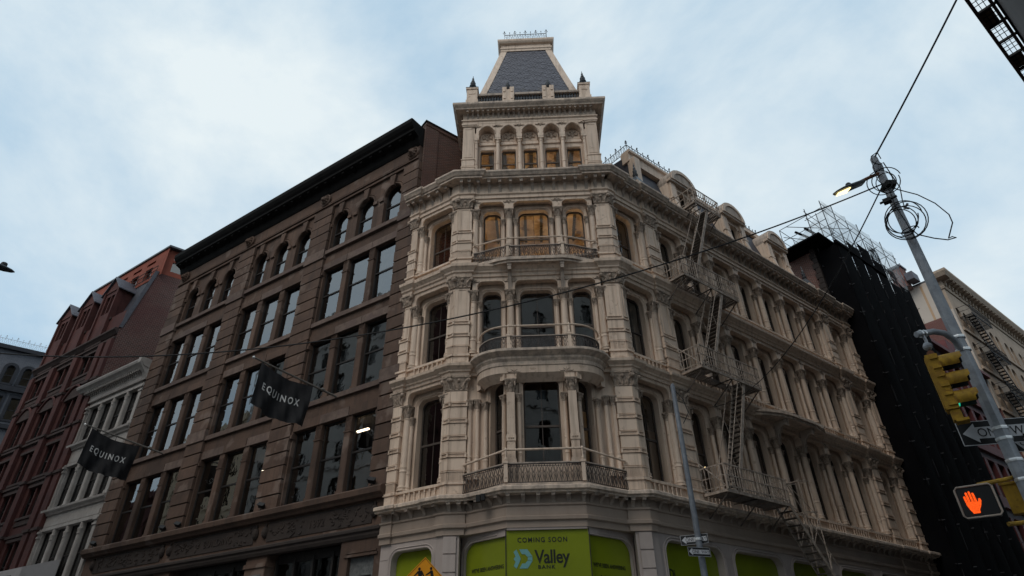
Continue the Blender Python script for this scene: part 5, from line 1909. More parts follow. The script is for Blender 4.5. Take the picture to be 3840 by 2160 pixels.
for (F, x, y, z, lab) in ((FR, 1.9, 2.6, 8.3, 'small warm bulb in the cream building window left of the thin grey pole'),
                          (FR, 6.9, 2.4, 9.1, 'small warm bulb in cream building window behind the fire escape stair'),
                          (FL, -5.9, 1.2, 12.35, 'small warm bulb in window behind the upper flagpole'),
                          (FL, -5.6, 2.0, 5.0, 'small warm bulb inside brown building shop front right of the granite pier')):
    thing('bulb', lab, 'light', F @ T(x, y, z), mesh=BULB)
# floodlights standing on the ledge over the shop fronts
for (x, lab) in ((-15.2, 'black floodlight on ledge at the second rusticated pilaster from the left'), (-9.4, 'black floodlight on ledge at the third rusticated pilaster from the left'),
                 (-3.3, 'black floodlight on ledge beside the cream corner building'), (-22.5, 'black floodlight on ledge at the brown building far left end'),
                 (-16.4, 'black floodlight on ledge just left of the second rusticated pilaster')):
    f = thing('floodlight', lab, 'floodlight', FL @ T(x, -0.15, 7.44), group='floodlights on the brown ledge')
    m = MB().bar((0, 0, 0), (0, 0, 0.14), 0.03)
    m.box(-0.05, 0.05, -0.04, 0.04, -0.01, 0.02)
    part('bracket', m.mesh('bracket', 'signal_black'), f, FL @ T(x, -0.15, 7.44))
    m = MB().box(-0.13, 0.13, -0.08, 0.08, -0.06, 0.07)
    m.box(-0.15, 0.15, -0.1, -0.08, -0.08, 0.09)
    part('lamp_housing', m.mesh('lamp_housing', 'signal_black'), f, FL @ T(x, -0.15, 7.62) @ Matrix.Rotation(-0.7, 4, 'X') @ RZ(0.4))

# ================================================================ flags on the brown building
def flag(bx, tipx, tz, lab, ph):
    base = Vector(FL @ Vector((bx, 0.02, 11.55)))
    tip = Vector(FL @ Vector((tipx, -3.55, tz)))
    f = thing('flag', lab, 'flag', T(*base), group='black flags on the brown building')
    part('flagpole', MB().tube([base, tip], [0.045, 0.032], 8).mesh('flagpole', 'flag_pole'), f)
    b = MB().ball(tuple(tip), 0.06, 8, 6)
    part('pole_ball', b.mesh('pole_ball', 'steel_band'), f)
    part('pole_bracket', MB().tube([base + (tip - base) * 0.16 + Vector((0, 0, 0.02)), base + (tip - base) * 0.19 + Vector((0, 0, 0.02))], 0.075, 8).mesh('pole_bracket', 'flag_pole'), f)
    a, c = tip + (base - tip) * 0.09, tip + (base - tip) * 0.70
    nx, nz, H = 44, 16, 1.72
    side = (base - tip).normalized().cross(Vector((0, 0, 1))).normalized()

    def P(u, v):
        p = a + (c - a) * u
        sag = 0.16 * math.sin(PI * u) * (1 - 0.15 * v) if v > 0 or True else 0
        wav = (0.12 * math.sin(u * 8 + ph + v) + 0.07 * math.sin(u * 19 + v * 4 + ph) + 0.03 * math.sin(u * 41 - v * 6)) * (0.22 + 0.78 * v)
        sk = -0.10 * v * (c - a).normalized()
        return p + Vector((0, 0, -0.05 - sag - H * v)) + side * wav + sk
    m = MB()
    vs = [P(i / nx, j / nz) for j in range(nz + 1) for i in range(nx + 1)]
    fs = [(j * (nx + 1) + i, j * (nx + 1) + i + 1, (j + 1) * (nx + 1) + i + 1, (j + 1) * (nx + 1) + i) for j in range(nz) for i in range(nx)]
    m.add(vs, fs)
    cl = part('flag_cloth', m.mesh('flag_cloth', 'flag_cloth', smooth=True), f)
    # lettering wrapped onto the cloth
    tm_ = text_mesh('EQUINOX', 0.40, 'flag_letter', 0.0, 1.5, 'LEFT', bold=0.008)
    xs = [v.co.x for v in tm_.vertices]
    bw_ = max(xs) - min(xs)
    Lc = (c - a).length
    for v in tm_.vertices:
        u = 0.12 + (v.co.x - min(xs)) / bw_ * 0.70
        vv = 0.56 - v.co.y / H * 1.0
        q = P(u, vv)
        v.co = q - side * -0.012 if False else q + side * 0.012 * LETTER_SIDE
    part('lettering', tm_, cl)
    # a few ties to the pole
    t = MB()
    for k in (0.0, 0.5, 1.0):
        t.tube([P(k, 0), a + (c - a) * k], 0.012, 4)
    part('tie', t.mesh('tie', 'flag_cloth'), f)


LETTER_SIDE = 1
flag(-6.1, -6.85, 12.12, 'upper black flag with white lettering on a slanting pole nearer the corner', 0.4)
flag(-18.75, -19.6, 12.2, 'lower left black flag with white lettering before the narrow white building', 1.7)

# ================================================================ narrow white iron front
WB = thing('white_building', 'narrow white cast iron front between red brick gables and brown loft building', 'building', FL @ T(-26.8, 0, 0))
WX0, WX1 = -30.30, -23.26
WR = [(14.15, 16.5), (10.28, 12.75), (6.0, 9.05)]
x0, x1 = -29.62, -23.72
ww = (x1 - x0 - 0.22 * 3) / 4
holes = []
for (z0, z1) in WR:
    for k in range(4):
        a = x0 + k * (ww + 0.22)
        holes.append((a, a + ww, z0, z1))
part('wall', MB().grid_wall(WX0, WX1, 0.0, 17.0, holes, 0.12, 0.5).mesh('wall', 'white_iron'), WB, FL)
for (a, b, z0, z1) in holes:
    put_window(WB, FL @ T((a + b) / 2, 0.30, 0), (b - a) / 2, z0, z1, 'rect', 0.1, (z0 + z1) / 2, muntin=False, mat='window_frame_black', gl='bright_glass', blinds=0.25)
for (z0, z1) in WR:
    for k in range(3):
        x = x0 + (k + 1) * ww + k * 0.22 + 0.11
        h = z1 - z0
        m = MB().lathe([(0.13, z0), (0.13, z0 + 0.1), (0.1, z0 + 0.16), (0.085, z0 + h * 0.8), (0.12, z0 + h * 0.81), (0.1, z0 + h * 0.84), (0.14, z0 + h * 0.88), (0.14, z0 + h * 0.9), (0.085, z0 + h * 0.91), (0.085, z1)], 10)
        part('column', m.mesh('column', 'white_iron', smooth=True), WB, FL @ T(x, 0.12, 0))
    m = MB().sweep([wp(FL, WX0 - 0.05, 0.1), wp(FL, WX1 + 0.02, 0.1)], [(-0.2, z0 - 0.34), (0.06, z0 - 0.34), (0.1, z0 - 0.25), (0.22, z0 - 0.14), (0.24, z0 - 0.02), (-0.2, z0)])
    part('sill_course', m.mesh('sill_course', 'white_iron'), WB)
    m = MB().box(x0 - 0.1, x1 + 0.1, 0.05, 0.3, z1 + 0.02, z1 + 0.2)
    m.box(x0 - 0.1, x1 + 0.1, 0.08, 0.3, z1 + 0.24, z1 + 0.5)
    part('lintel', m.mesh('lintel', 'white_iron'), WB, FL)
for (a, b) in ((WX0, -29.66), (-23.68, WX1)):
    for (z0, z1) in WR:
        m = MB().box(a + 0.05, b - 0.05, 0.0, 0.3, z0 - 0.05, z1 + 0.15)
        m.box(a, b, -0.05, 0.3, z1 - 0.35, z1 - 0.25)
        m.box(a, b, -0.08, 0.3, z1 - 0.1, z1 + 0.02)
        m.box(a, b, -0.04, 0.3, z0 - 0.05, z0 + 0.2)
        part('pilaster', m.mesh('pilaster', 'white_iron'), WB, FL)
cpth = [wp(FL, WX0 - 0.12, 0.3), wp(FL, WX0 - 0.12, 0.0), wp(FL, WX1 + 0.02, 0.0)]
part('cornice', MB().sweep(cpth, [(-0.2, 16.85), (0.05, 16.85), (0.08, 16.95), (0.03, 17.0), (0.03, 17.55), (0.35, 17.6), (0.42, 17.7), (0.55, 17.82), (0.6, 17.95), (0.6, 18.02), (-0.2, 18.1)]).mesh('cornice', 'white_iron'), WB)
part('cornice_end', MB().prism([(0.3, 16.85), (0.0, 16.85), (-0.15, 17.2), (-0.62, 17.75), (-0.62, 18.1), (0.3, 18.1)], 'x', WX1 - 0.32, WX1 - 0.02).mesh('cornice_end', 'white_iron'), WB, FL)
wc = console_mesh(0.1, 0.34, 0.5).copy()
wc.materials.clear()
wc.materials.append(MATS['white_iron'])
for k in range(28):
    part('console', wc, WB, FL @ T(WX0 + 0.2 + (WX1 - WX0 - 0.7) * k / 27, 0.0, 17.58))
for z in (5.5, 9.6, 13.3, 16.95):
    part('floor_slab', MB().box(WX0, WX1, 0.5, 6, z, z + 0.2).mesh('floor_slab', 'dark_interior'), WB, FL)
part('inner_wall', MB().box(WX0, WX1, 4.0, 4.2, 0, 17).mesh('inner_wall', 'dark_interior'), WB, FL)
for x in (WX0 + 0.05, WX1 - 0.05):
    part('inner_wall', MB().box(x - 0.05, x + 0.05, 0.5, 4.2, 0, 17).mesh('inner_wall', 'dark_interior'), WB, FL)
aw = thing('shop_awning', 'pale grey awning edge with dark chequered print at the bottom left', 'awning', FL @ T(-28, -1.2, 6))
m = MB().prism([(-1.5, 5.6), (-1.5, 6.75), (0.1, 7.3), (0.1, 5.6)], 'x', -34.0, -26.1)
part('canopy', m.mesh('canopy', 'awning_fabric'), aw, FL)
m = MB()
for k in range(40):
    for r_ in range(2):
        m.box(-33.5 + 0.16 * k + 0.08 * r_, -33.42 + 0.16 * k + 0.08 * r_, -1.505, -1.5, 6.3 + 0.08 * r_, 6.38 + 0.08 * r_)
    m.box(-33.5 + 0.16 * k, -33.4 + 0.16 * k, -1.505, -1.5, 5.95, 6.1)
part('printed_border', m.mesh('printed_border', 'film_ink'), aw, FL)

# ================================================================ red brick building with gabled dormers
RD = thing('red_brick_building', 'dark red brick building with gabled dormers and orange rooftop storey', 'building', FL @ T(-36, 0, 0))
RX0, RX1 = -41.95, -29.9
RBAY = [-40.15, -36.6, -33.0]
RR = [(22.05, 23.8), (19.7, 21.25), (15.95, 17.95), (12.9, 14.9), (10.35, 12.15), (6.3, 8.9)]
holes = []
for cx in RBAY:
    for (z0, z1) in RR:
        for s in (-1, 1):
            holes.append((cx + s * 0.52 - 0.45, cx + s * 0.52 + 0.45, z0, z1))
part('wall', MB().grid_wall(RX0, RX1, 0.0, 23.95, holes, 0.12, 0.5).mesh('wall', 'red_stone'), RD, FL)
for (a, b, z0, z1) in holes:
    put_window(RD, FL @ T((a + b) / 2, 0.27, 0), (b - a) / 2, z0, z1, 'rect', 0.1, (z0 + z1) / 2, mat='window_frame_black', gl='bright_glass', blinds=0.3)
PX = [RX0 + 0.35, -38.38, -34.8, -31.3, RX1 - 0.32]
for x in PX:
    w = 0.34
    part('buttress', MB().box(x - w, x + w, -0.12, 0.3, 0, 21.6).mesh('buttress', 'red_stone'), RD, FL)
    for z in (18.6, 15.6, 12.5, 9.2):
        part('buttress_cap', MB().box(x - w - 0.06, x + w + 0.06, -0.2, 0.3, z, z + 0.16).mesh('buttress_cap', 'red_dark_stone'), RD, FL)
for cx in RBAY:
    for (z0, z1) in RR:
        for (nm, ya, za, zb) in (('sill', 0.0, z0 - 0.16, z0), ('lintel', 0.03, z1 + 0.02, z1 + 0.2), ('spandrel', 0.06, z0 - 0.5, z0 - 0.22)):
            part(nm, MB().box(cx - 1.12, cx + 1.12, ya, 0.3, za, zb).mesh(nm, 'red_dark_stone'), RD, FL)
    # arched tympanum over the middle row
    t = MB().prism(outline(1.1, 17.98, 18.75, 'segment', 0.75), 'y', 0.02, 0.3)
    part('tympanum', t.mesh('tympanum', 'red_dark_stone'), RD, FL @ T(cx, 0, 0))
    m = MB().tube([(p[0], 0.0, p[1]) for p in outline(1.2, 18.0, 18.9, 'segment', 0.8)], 0.09, 6)
    part('arch_hood', m.mesh('arch_hood', 'red_stone'), RD, FL @ T(cx, 0, 0))
for z in (9.25, 12.6, 15.62, 19.0, 21.75):
    part('belt_course', MB().box(RX0 - 0.04, RX1, -0.02, 0.3, z - 0.1, z + 0.06).mesh('belt_course', 'red_dark_stone'), RD, FL)
part('cornice', MB().sweep([wp(FL, RX0 - 0.1, 0.1), wp(FL, RX1 + 0.02, 0.1)], [(-0.3, 22.0), (0.05, 22.0), (0.2, 22.2), (0.3, 22.3), (0.3, 22.42), (-0.3, 22.5)]).mesh('cornice', 'red_dark_stone'), RD)
mm = MB().prism([(0.35, 22.4), (1.15, 27.2), (9, 27.2), (9, 22.4)], 'x', RX0 + 0.1, RX1 - 0.35)
part('mansard', mm.mesh('mansard', 'slate_dark'), RD, FL)
for cx in (-40.15, -36.7, -33.15):
    m = MB()
    m.grid_wall(-0.98, 0.98, 22.4, 26.6, [(-0.62, -0.06, 24.6, 26.2), (0.06, 0.62, 24.6, 26.2)], 0.0, 0.4)
    for s in (-1, 1):
        m.box(s * 0.98 - 0.1, s * 0.98 + 0.1, -0.12, 0.3, 22.4, 26.7)
        m.box(s * 0.98 - 0.05, s * 0.98 + 0.05, 0.0, 1.4, 22.4, 26.6)
    m.prism([(-1.15, 26.55), (1.15, 26.55), (0, 27.7)], 'y', -0.06, 0.2)
    dm = part('dormer', m.mesh('dormer', 'red_stone'), RD, FL @ T(cx, 0, 0))
    r_ = MB()
    for s in (-1, 1):
        r_.add([(s * 1.3, -0.22, 26.46), (0, -0.22, 27.82), (0, 1.6, 27.82), (s * 1.3, 1.6, 26.46), (s * 1.3, -0.22, 26.38), (0, -0.22, 27.7), (0, 1.6, 27.7), (s * 1.3, 1.6, 26.38)],
               [(0, 1, 2, 3), (4, 7, 6, 5), (0, 4, 5, 1), (3, 2, 6, 7), (0, 3, 7, 4)])
    part('dormer_roof', r_.mesh('dormer_roof', 'slate'), dm, FL @ T(cx, 0, 0))
    for s in (-1, 1):
        part('pane', MB().add([(s * 0.34 - 0.28, 0.3, 24.6), (s * 0.34 + 0.28, 0.3, 24.6), (s * 0.34 + 0.28, 0.3, 26.2), (s * 0.34 - 0.28, 0.3, 26.2)], [(0, 1, 2, 3)]).mesh('pane', 'old_glass', fix=False), dm, FL @ T(cx, 0, 0))
FRD = frame(P_L + dL * -29.9, A_R)
m = MB().prism([(0.10, 16.5), (0.10, 22.5), (1.0, 27.45), (9.0, 27.55), (9.0, 16.5)], 'y', 0.0, 0.3)
part('party_wall', m.mesh('party_wall', 'brick_red_party'), RD, FRD)
part('parapet_coping', MB().prism([(0.02, 22.5), (0.92, 27.5), (1.05, 27.6), (1.2, 27.6), (0.25, 22.5)], 'y', -0.05, 0.32).mesh('parapet_coping', 'slate'), RD, FRD)
# orange rooftop storey, set back
m = MB().grid_wall(1.2, 9.0, 27.5, 29.75, [(1.85, 2.75, 27.9, 28.75), (2.85, 3.75, 27.9, 28.75), (1.85, 3.75, 28.95, 29.45)], 0.02, 0.3)
ph_ = part('rooftop_wall', m.mesh('rooftop_wall', 'orange_stucco'), RD, FRD)
for (a, b, c, e) in ((1.85, 2.75, 27.9, 28.75), (2.85, 3.75, 27.9, 28.75), (1.85, 3.75, 28.95, 29.45)):
    part('pane', MB().add([(a, 0.12, c), (b, 0.12, c), (b, 0.12, e), (a, 0.12, e)], [(0, 1, 2, 3)]).mesh('pane', 'old_glass', fix=False), ph_, FRD)
hl = []
for k in range(4):
    x = -31.4 - 2.0 * k
    hl += [(x - 0.5, x + 0.5, 27.6, 28.6), (x - 0.6, x + 0.6, 28.95, 29.2)]
m = MB().grid_wall(RX0 + 1.5, -29.2, 27.3, 29.75, hl, 1.15, 1.45)
pf = part('rooftop_wall', m.mesh('rooftop_wall', 'orange_stucco'), RD, FL)
for (a, b, c, e) in hl:
    part('pane', MB().add([(a, 1.32, c), (b, 1.32, c), (b, 1.32, e), (a, 1.32, e)], [(0, 1, 2, 3)]).mesh('pane', 'old_glass', fix=False), pf, FL)
part('rooftop_roof', MB().prism(world_poly([(FL, RX0 + 1.4, 1.05), (FL, -29.1, 1.05), (FRD, 9, -0.12), (FL, RX0 + 1.4, 8)]), 'z', 29.75, 29.9).mesh('rooftop_roof', 'lead'), RD)
r_ = MB()
for z in (27.35, 27.75, 28.1):
    r_.tube([wp(FL, RX0 + 1, 0.95) + (z,), wp(FL, -29.6, 0.95) + (z,)], 0.025, 4)
for k in range(14):
    x = RX0 + 1 + (-29.6 - RX0 - 1) * k / 13
    r_.tube([wp(FL, x, 0.95) + (27.2,), wp(FL, x, 0.95) + (28.1,)], 0.02, 4)
part('roof_rail', r_.mesh('roof_rail', 'fire_escape_black'), RD)
for z in (5.8, 9.4, 12.35, 15.4, 18.9, 21.6):
    part('floor_slab', MB().box(RX0, RX1, 0.5, 6, z, z + 0.2).mesh('floor_slab', 'dark_interior'), RD, FL)
part('inner_wall', MB().box(RX0, RX1, 3.5, 3.7, 0, 24).mesh('inner_wall', 'dark_interior'), RD, FL)

# ================================================================ grey painted brick building beyond
GF = frame(P_L + dL * -60, A_R)
GB = thing('grey_brick_building', 'grey painted brick building with black arched windows and lacy roof cresting', 'building', GF)
gw = [(0.62, 27.1, 28.4), (2.05, 27.1, 28.4), (3.85, 27.0, 28.4), (5.25, 27.0, 28.4)]
m = MB()
wx = [-3.4, -2.0, -0.2, 1.2, 3.0, 4.4, 6.2, 7.6]
for i, cx in enumerate(wx):
    a = -4.2 if i == 0 else (wx[i - 1] + cx) / 2
    b = 8.4 if i == 7 else (cx + wx[i + 1]) / 2
    for (z0, z1, zt) in ((22.6, 26.1, 25.55), (26.1, 30.6, 28.72)):
        k = MB().panel(a - cx, b - cx, z0, z1, outline(0.36, z0 + 0.75, zt, 'arch' if z0 > 26 else 'rect'), 0, 0.4)
        m.add([(v[0] + cx, v[1], v[2]) for v in k.v], k.f)
m.grid_wall(-4.2, 8.4, 0, 22.6, [], 0, 0.4)
part('wall', m.mesh('wall', 'brick_grey_paint'), GB, GF)
for cx in wx:
    h = MB()
    ring(h, outline(0.62, 26.7, 29.0, 'arch'), outline(0.35, 26.9, 28.72, 'arch'), -0.1, 0.1)
    part('window_hood', h.mesh('window_hood', 'charcoal_trim'), GB, GF @ T(cx, 0, 0))
    h = MB()
    ring(h, outline(0.6, 23.2, 25.9, 'rect'), outline(0.36, 23.4, 25.55, 'rect'), -0.08, 0.1)
    part('window_hood', h.mesh('window_hood', 'charcoal_trim'), GB, GF @ T(cx, 0, 0))
    put_window(GB, GF @ T(cx, 0.2, 0), 0.36, 26.85, 28.72, 'arch', 0.1, 27.75, mat='window_frame_black')
    put_window(GB, GF @ T(cx, 0.2, 0), 0.36, 23.35, 25.55, 'rect', 0.1, 24.4, mat='window_frame_black')
part('sill_course', MB().box(-4.2, 8.4, -0.3, 0.2, 26.1, 26.6).mesh('sill_course', 'charcoal_trim'), GB, GF)
part('sill_course', MB().box(-4.2, 8.4, -0.25, 0.2, 22.5, 22.9).mesh('sill_course', 'charcoal_trim'), GB, GF)
part('cornice', MB().box(-4.4, 8.4, -0.35, 0.3, 30.25, 30.65).mesh('cornice', 'charcoal_trim'), GB, GF)
part('roof', MB().box(-4.2, 8.4, 0.0, 8, 30.4, 30.6).mesh('roof', 'lead'), GB, GF)
part('inner_wall', MB().box(-4.2, 8.4, 2.5, 2.7, 0, 30.4).mesh('inner_wall', 'warm_interior'), GB, GF)
cresting(GF, -4.2, 8.2, 30.65, 1.0, 26, -0.2, mat='white_iron', parent=GB)

# ================================================================ brick building wrapped in scaffolding
SB = thing('netted_brick_building', 'red brick party wall rising behind the cream mansard, mostly wrapped in black netting', 'building', FR @ T(26, 0, 0))
FQ = FR @ T(20.78, 0, 0) @ RZ(PI / 2)          # local x runs back from the street line
m = MB().grid_wall(0.35, 9.0, 18.0, 26.0, [], 0.0, 0.2)
part('party_wall', m.mesh('party_wall', 'brick_warm_side'), SB, FQ)
qn = MB().box(0, 0.42, -0.03, 0.3, 0.0, 0.36).mesh('quoin', 'brownstone_soot')
for k in range(20):
    part('quoin', qn, SB, FQ @ T(0.35, 0, 18.2 + 0.39 * k) @ S(1.0 if k % 2 else 0.7, 1, 1))
part('front_wall', MB().box(20.8, 31.2, 0.4, 9.0, 0, 25.9).mesh('front_wall', 'brick_brown_side'), SB, FR)
part('parapet_coping', MB().box(20.7, 31.2, 0.3, 9, 25.95, 26.1).mesh('parapet_coping', 'slate'), SB, FR)

SC = thing('scaffold', 'tall scaffold hung with black debris netting right of the cream building', 'scaffold', FR @ T(26, -1, 0))
SX = [20.72 + 1.79 * k for k in range(7)]
SYF, SYB = -1.0, 0.15
ZTOP = 28.7
m = MB()
for i, x in enumerate(SX):
    for y in (SYF + 0.04, SYB):
        m.tube([(x, y, 0), (x, y, ZTOP + (0.7 if i % 2 else 0.2))], 0.03, 6)
part('standard', m.mesh('standard', 'scaffold_pole'), SC, FR)
m = MB()
z = 2.0
while z < ZTOP:
    for y in (SYF, SYB):
        m.tube([(SX[0] - 0.2, y, z), (SX[-1] + 0.2, y, z)], 0.024, 5)
        if z > 24:
            m.tube([(SX[0] - 0.2, y, z + 0.6), (SX[-1] + 0.2, y, z + 0.6)], 0.02, 5)
    for x in SX:
        m.tube([(x, SYF - 0.2, z), (x, SYB + 0.2, z)], 0.024, 5)
    z += 2.0
for x in SX[:-1]:
    for zz in (24, 26):
        m.tube([(x, SYF, zz), (x + 1.79, SYF, zz + 2)], 0.018, 5)
part('ledger', m.mesh('ledger', 'scaffold_pole'), SC, FR)
for z in range(4, 28, 4):
    part('plank_deck', MB().box(SX[0], SX[-1], SYF + 0.08, SYB - 0.1, z - 0.06, z).mesh('plank_deck', 'scaffold_plank'), SC, FR)


def net_strip(x0, x1, z0, z1, y, mat, wav=0.045, nx=8, nz=26, side=False, cut=0.0):
    m = MB()
    vs, fs = [], []
    for j in range(nz + 1):
        for i in range(nx + 1):
            u, v = i / nx, j / nz
            zt = z1 + cut * u + 0.16 * math.sin(u * PI) * -1
            bulge = -wav * math.sin(PI * u) * (0.7 + 0.5 * math.sin(v * 23 + x0 * 3) + 0.3 * math.sin(v * 57 + x0))
            a, b = x0 + (x1 - x0) * u, y + bulge
            zz = z0 + (zt - z0) * v
            vs.append((b, a, zz) if side else (a, b, zz))
    for j in range(nz):
        for i in range(nx):
            fs.append((j * (nx + 1) + i, j * (nx + 1) + i + 1, (j + 1) * (nx + 1) + i + 1, (j + 1) * (nx + 1) + i))
    m.add(vs, fs)
    return m.mesh('debris_net', mat, smooth=True, fix=False)


tops = [25.6, 26.3, 26.9, 26.4, 25.2, 25.6]
for k in range(6):
    x0, x1 = SX[k], SX[k + 1]
    part('debris_net', net_strip(x0 + 0.02, x1 - 0.02, 0.3, tops[k], SYF - 0.05, 'net_black'), SC, FR)
    if k in (3, 4):
        part('torn_net', net_strip(x0 + 0.02, x1 - 0.02, tops[k] - 0.05, tops[k] + 1.3, SYF - 0.05, 'net_torn', nz=8), SC, FR)
    part('white_net', net_strip(x0 + 0.04, x1 - 0.04, tops[k] - 0.4, ZTOP + 0.25, SYF - 0.02, 'net_white', nz=10, cut=0.25), SC, FR)
part('debris_net', net_strip(SYF - 0.05, 0.35, 0.3, 25.3, SX[0] - 0.03, 'net_black', wav=0.03, side=True), SC, FR)
part('white_net', net_strip(SYF, 2.2, 26.2, 28.6, SX[0] + 0.4, 'net_white', side=True, nz=8, cut=-1.8), SC, FR)
part('debris_net', net_strip(SYF, 0.3, 0.3, 25.8, SX[-1] + 0.03, 'net_black', wav=0.03, side=True), SC, FR)
# light lacing cords down the netting seams
c = MB()
for i, x in enumerate(SX):
    z = 5.0
    while z < 25:
        L_ = random.uniform(0.2, 1.1)
        c.tube([(x + 0.02 * math.sin(z * 5), SYF - 0.10, z), (x + 0.02 * math.sin(z * 5 + 2), SYF - 0.105, z + L_)], 0.009, 4)
        z += L_ + random.uniform(1.0, 7.0)
o = part('lacing_cord', c.mesh('lacing_cord', 'cord_dark'), SC, FR)
o['kind'] = 'stuff'
m = MB().box(19.3, 23.4, -0.75, 2.4, 25.55, 25.68)
m.box(20.6, 27.5, -1.15, -0.95, 25.2, 25.45)
part('roof_deck', m.mesh('roof_deck', 'net_black'), SC, FR)
m = MB()
for (a, b) in (((18.8, 0.9, 26.9), (24.5, -1.0, 28.2)), ((18.9, 1.3, 26.3), (22.5, 0.2, 26.9)), ((20.7, 2.2, 25.6), (20.7, 2.2, 28.3)), ((20.7, -1, 28.3), (20.7, 2.2, 28.3)), ((20.7, -1, 27.3), (20.7, 2.2, 27.3)), ((22.5, 2.2, 25.6), (22.5, 2.2, 28.3)), ((20.7, 2.2, 28.3), (31.4, 2.2, 28.3)), ((20.7, 2.2, 27.3), (31.4, 2.2, 27.3))):
    m.tube([a, b], 0.024, 5)
part('roof_tube', m.mesh('roof_tube', 'scaffold_pole'), SC, FR)
part('roof_beam', MB().bar((20.9, 0.6, 27.6), (25.2, -0.9, 25.7), 0.13).bar((21.2, 1.4, 27.9), (25.6, -0.5, 26.4), 0.12).mesh('roof_beam', 'net_black'), SC, FR)

# ================================================================ maroon iron front farther down the side street
MR = thing('maroon_building', 'low maroon painted iron front between black netting and tan arched building', 'building', FR @ T(38, 0, 0))
holes = []
for (z0, z1) in ((19.6, 22.0), (15.6, 18.2), (11.6, 14.2), (7.6, 10.2), (3.2, 6.2)):
    for k in range(7):
        x = 33.0 + 1.85 * k
        holes.append((x, x + 1.35, z0, z1))
part('wall', MB().grid_wall(31.4, 45.9, 0, 22.9, holes, 0.1, 0.5).mesh('wall', 'maroon_iron'), MR, FR)
for (a, b, z0, z1) in holes:
    put_window(MR, FR @ T((a + b) / 2, 0.4, 0), (b - a) / 2, z0, z1, 'rect', 0.1, (z0 + z1) / 2, mat='window_frame_black')
for z in (22.6, 18.7, 14.7, 10.7, 6.7):
    part('belt_course', MB().box(31.4, 45.9, -0.3 if z > 22 else -0.12, 0.2, z, z + 0.3).mesh('belt_course', 'maroon_iron'), MR, FR)
part('pier', MB().box(31.4, 32.6, -0.1, 0.3, 0, 22.6).mesh('pier', 'grey_limestone'), MR, FR)
part('inner_wall', MB().box(31.4, 45.9, 3, 3.2, 0, 22.8).mesh('inner_wall', 'dark_interior'), MR, FR)
part('roof', MB().box(31.4, 45.9, 0.2, 9, 22.7, 22.9).mesh('roof', 'lead'), MR, FR)
part('rooftop_shed', MB().box(41.5, 45.9, 0.6, 6, 22.9, 25.4).mesh('rooftop_shed', 'maroon_iron'), MR, FR)

# ================================================================ tan arched building at the far right
TB = thing('tan_arched_building', 'tan loft building with bracketed cornice, paired arched windows and beige side wall', 'building', FR @ T(60, 0, 0))
FT = FR @ T(46.0, 0, 0) @ RZ(PI / 2)
part('side_wall', MB().grid_wall(0.0, 9.0, 29.3, 33.4, [], 0.0, 0.3).mesh('side_wall', 'beige_stucco'), TB, FT)
part('side_wall', MB().grid_wall(0.0, 9.0, 0.0, 29.3, [], 0.005, 0.3).mesh('side_wall', 'brick_far_red'), TB, FT)
for k in range(12):
    part('quoin', MB().box(0.0, 0.5 if k % 2 else 0.9, -0.02, 0.3, 20 + k * 0.8, 20.8 + k * 0.8).mesh('quoin', 'beige_stucco'), TB, FT)
m = MB().box(2.3, 3.4, 0.05, 1.2, 33.0, 35.2)
part('chimney', m.mesh('chimney', 'brick_far_red'), TB, FT)
part('chimney_cap', MB().box(2.2, 3.5, -0.05, 1.3, 35.2, 35.4).mesh('chimney_cap', 'slate'), TB, FT)
part('rooftop_shed', MB().box(1.5, 2.2, 0.05, 1.4, 33.4, 34.2).mesh('rooftop_shed', 'slate'), TB, FT)
TROW = [(28.0, 30.2), (24.2, 26.6), (20.4, 22.8), (16.6, 19.0)]
TXX = []
for k in range(11):
    TXX += [51.2 + 4.0 * k, 52.75 + 4.0 * k]
TXX = [47.2, 48.8] + TXX
for (z0, z1) in TROW:
    m = MB()
    for i, cx in enumerate(TXX):
        a = 46.0 if i == 0 else (TXX[i - 1] + cx) / 2
        b = 96.0 if i == len(TXX) - 1 else (cx + TXX[i + 1]) / 2
        k = MB().panel(a - cx, b - cx, z0 - 0.6, z0 + 3.2, outline(0.55, z0, z1, 'arch', n=5), 0, 0.4)
        m.add([(v[0] + cx, v[1], v[2]) for v in k.v], k.f)
    part('wall', m.mesh('wall', 'tan_stone'), TB, FR)
    for cx in TXX:
        put_window(TB, FR @ T(cx, 0.3, 0), 0.55, z0, z1, 'arch', 0.1, (z0 + z1) / 2, mat='window_frame')
    part('belt_course', MB().box(46, 96, -0.15, 0.2, z0 - 0.55, z0 - 0.25).mesh('belt_course', 'tan_stone'), TB, FR)
part('wall', MB().box(46, 96, 0, 0.4, 0, 16.0).mesh('wall', 'tan_stone'), TB, FR)
part('wall', MB().box(46, 96, 0, 0.4, 31.2, 33.4).mesh('wall', 'tan_stone'), TB, FR)
part('inner_wall', MB().box(46, 96, 1.6, 1.8, 0, 33).mesh('inner_wall', 'orange_glow_backing'), TB, FR)  # back wall coloured orange in place of golden reflections in the panes
part('cornice', MB().sweep([wp(FR, 46, 0.4), wp(FR, 46, 0), wp(FR, 96, 0)], [(-0.3, 31.9), (0.1, 31.9), (0.15, 32.1), (0.1, 32.2), (0.1, 32.7), (0.75, 32.8), (0.85, 33.0), (0.95, 33.2), (0.95, 33.42), (-0.3, 33.5)]).mesh('cornice', 'tan_stone'), TB)
mod = MB().prism([(0, -0.5), (-0.1, -0.5), (-0.2, -0.2), (-0.62, -0.12), (-0.62, 0), (0, 0)], 'x', -0.16, 0.16).mesh('modillion', 'tan_stone')
for k in range(62):
    part('modillion', mod, TB, FR @ T(46.4 + 0.8 * k, -0.1, 32.78))
part('roof', MB().box(46, 96, 0.2, 9, 33.2, 33.4).mesh('roof', 'lead'), TB, FR)
FE2 = thing('fire_escape', 'black iron fire escape on the tan arched building behind the steel pole', 'fire escape', FR @ T(50, 0, 0))
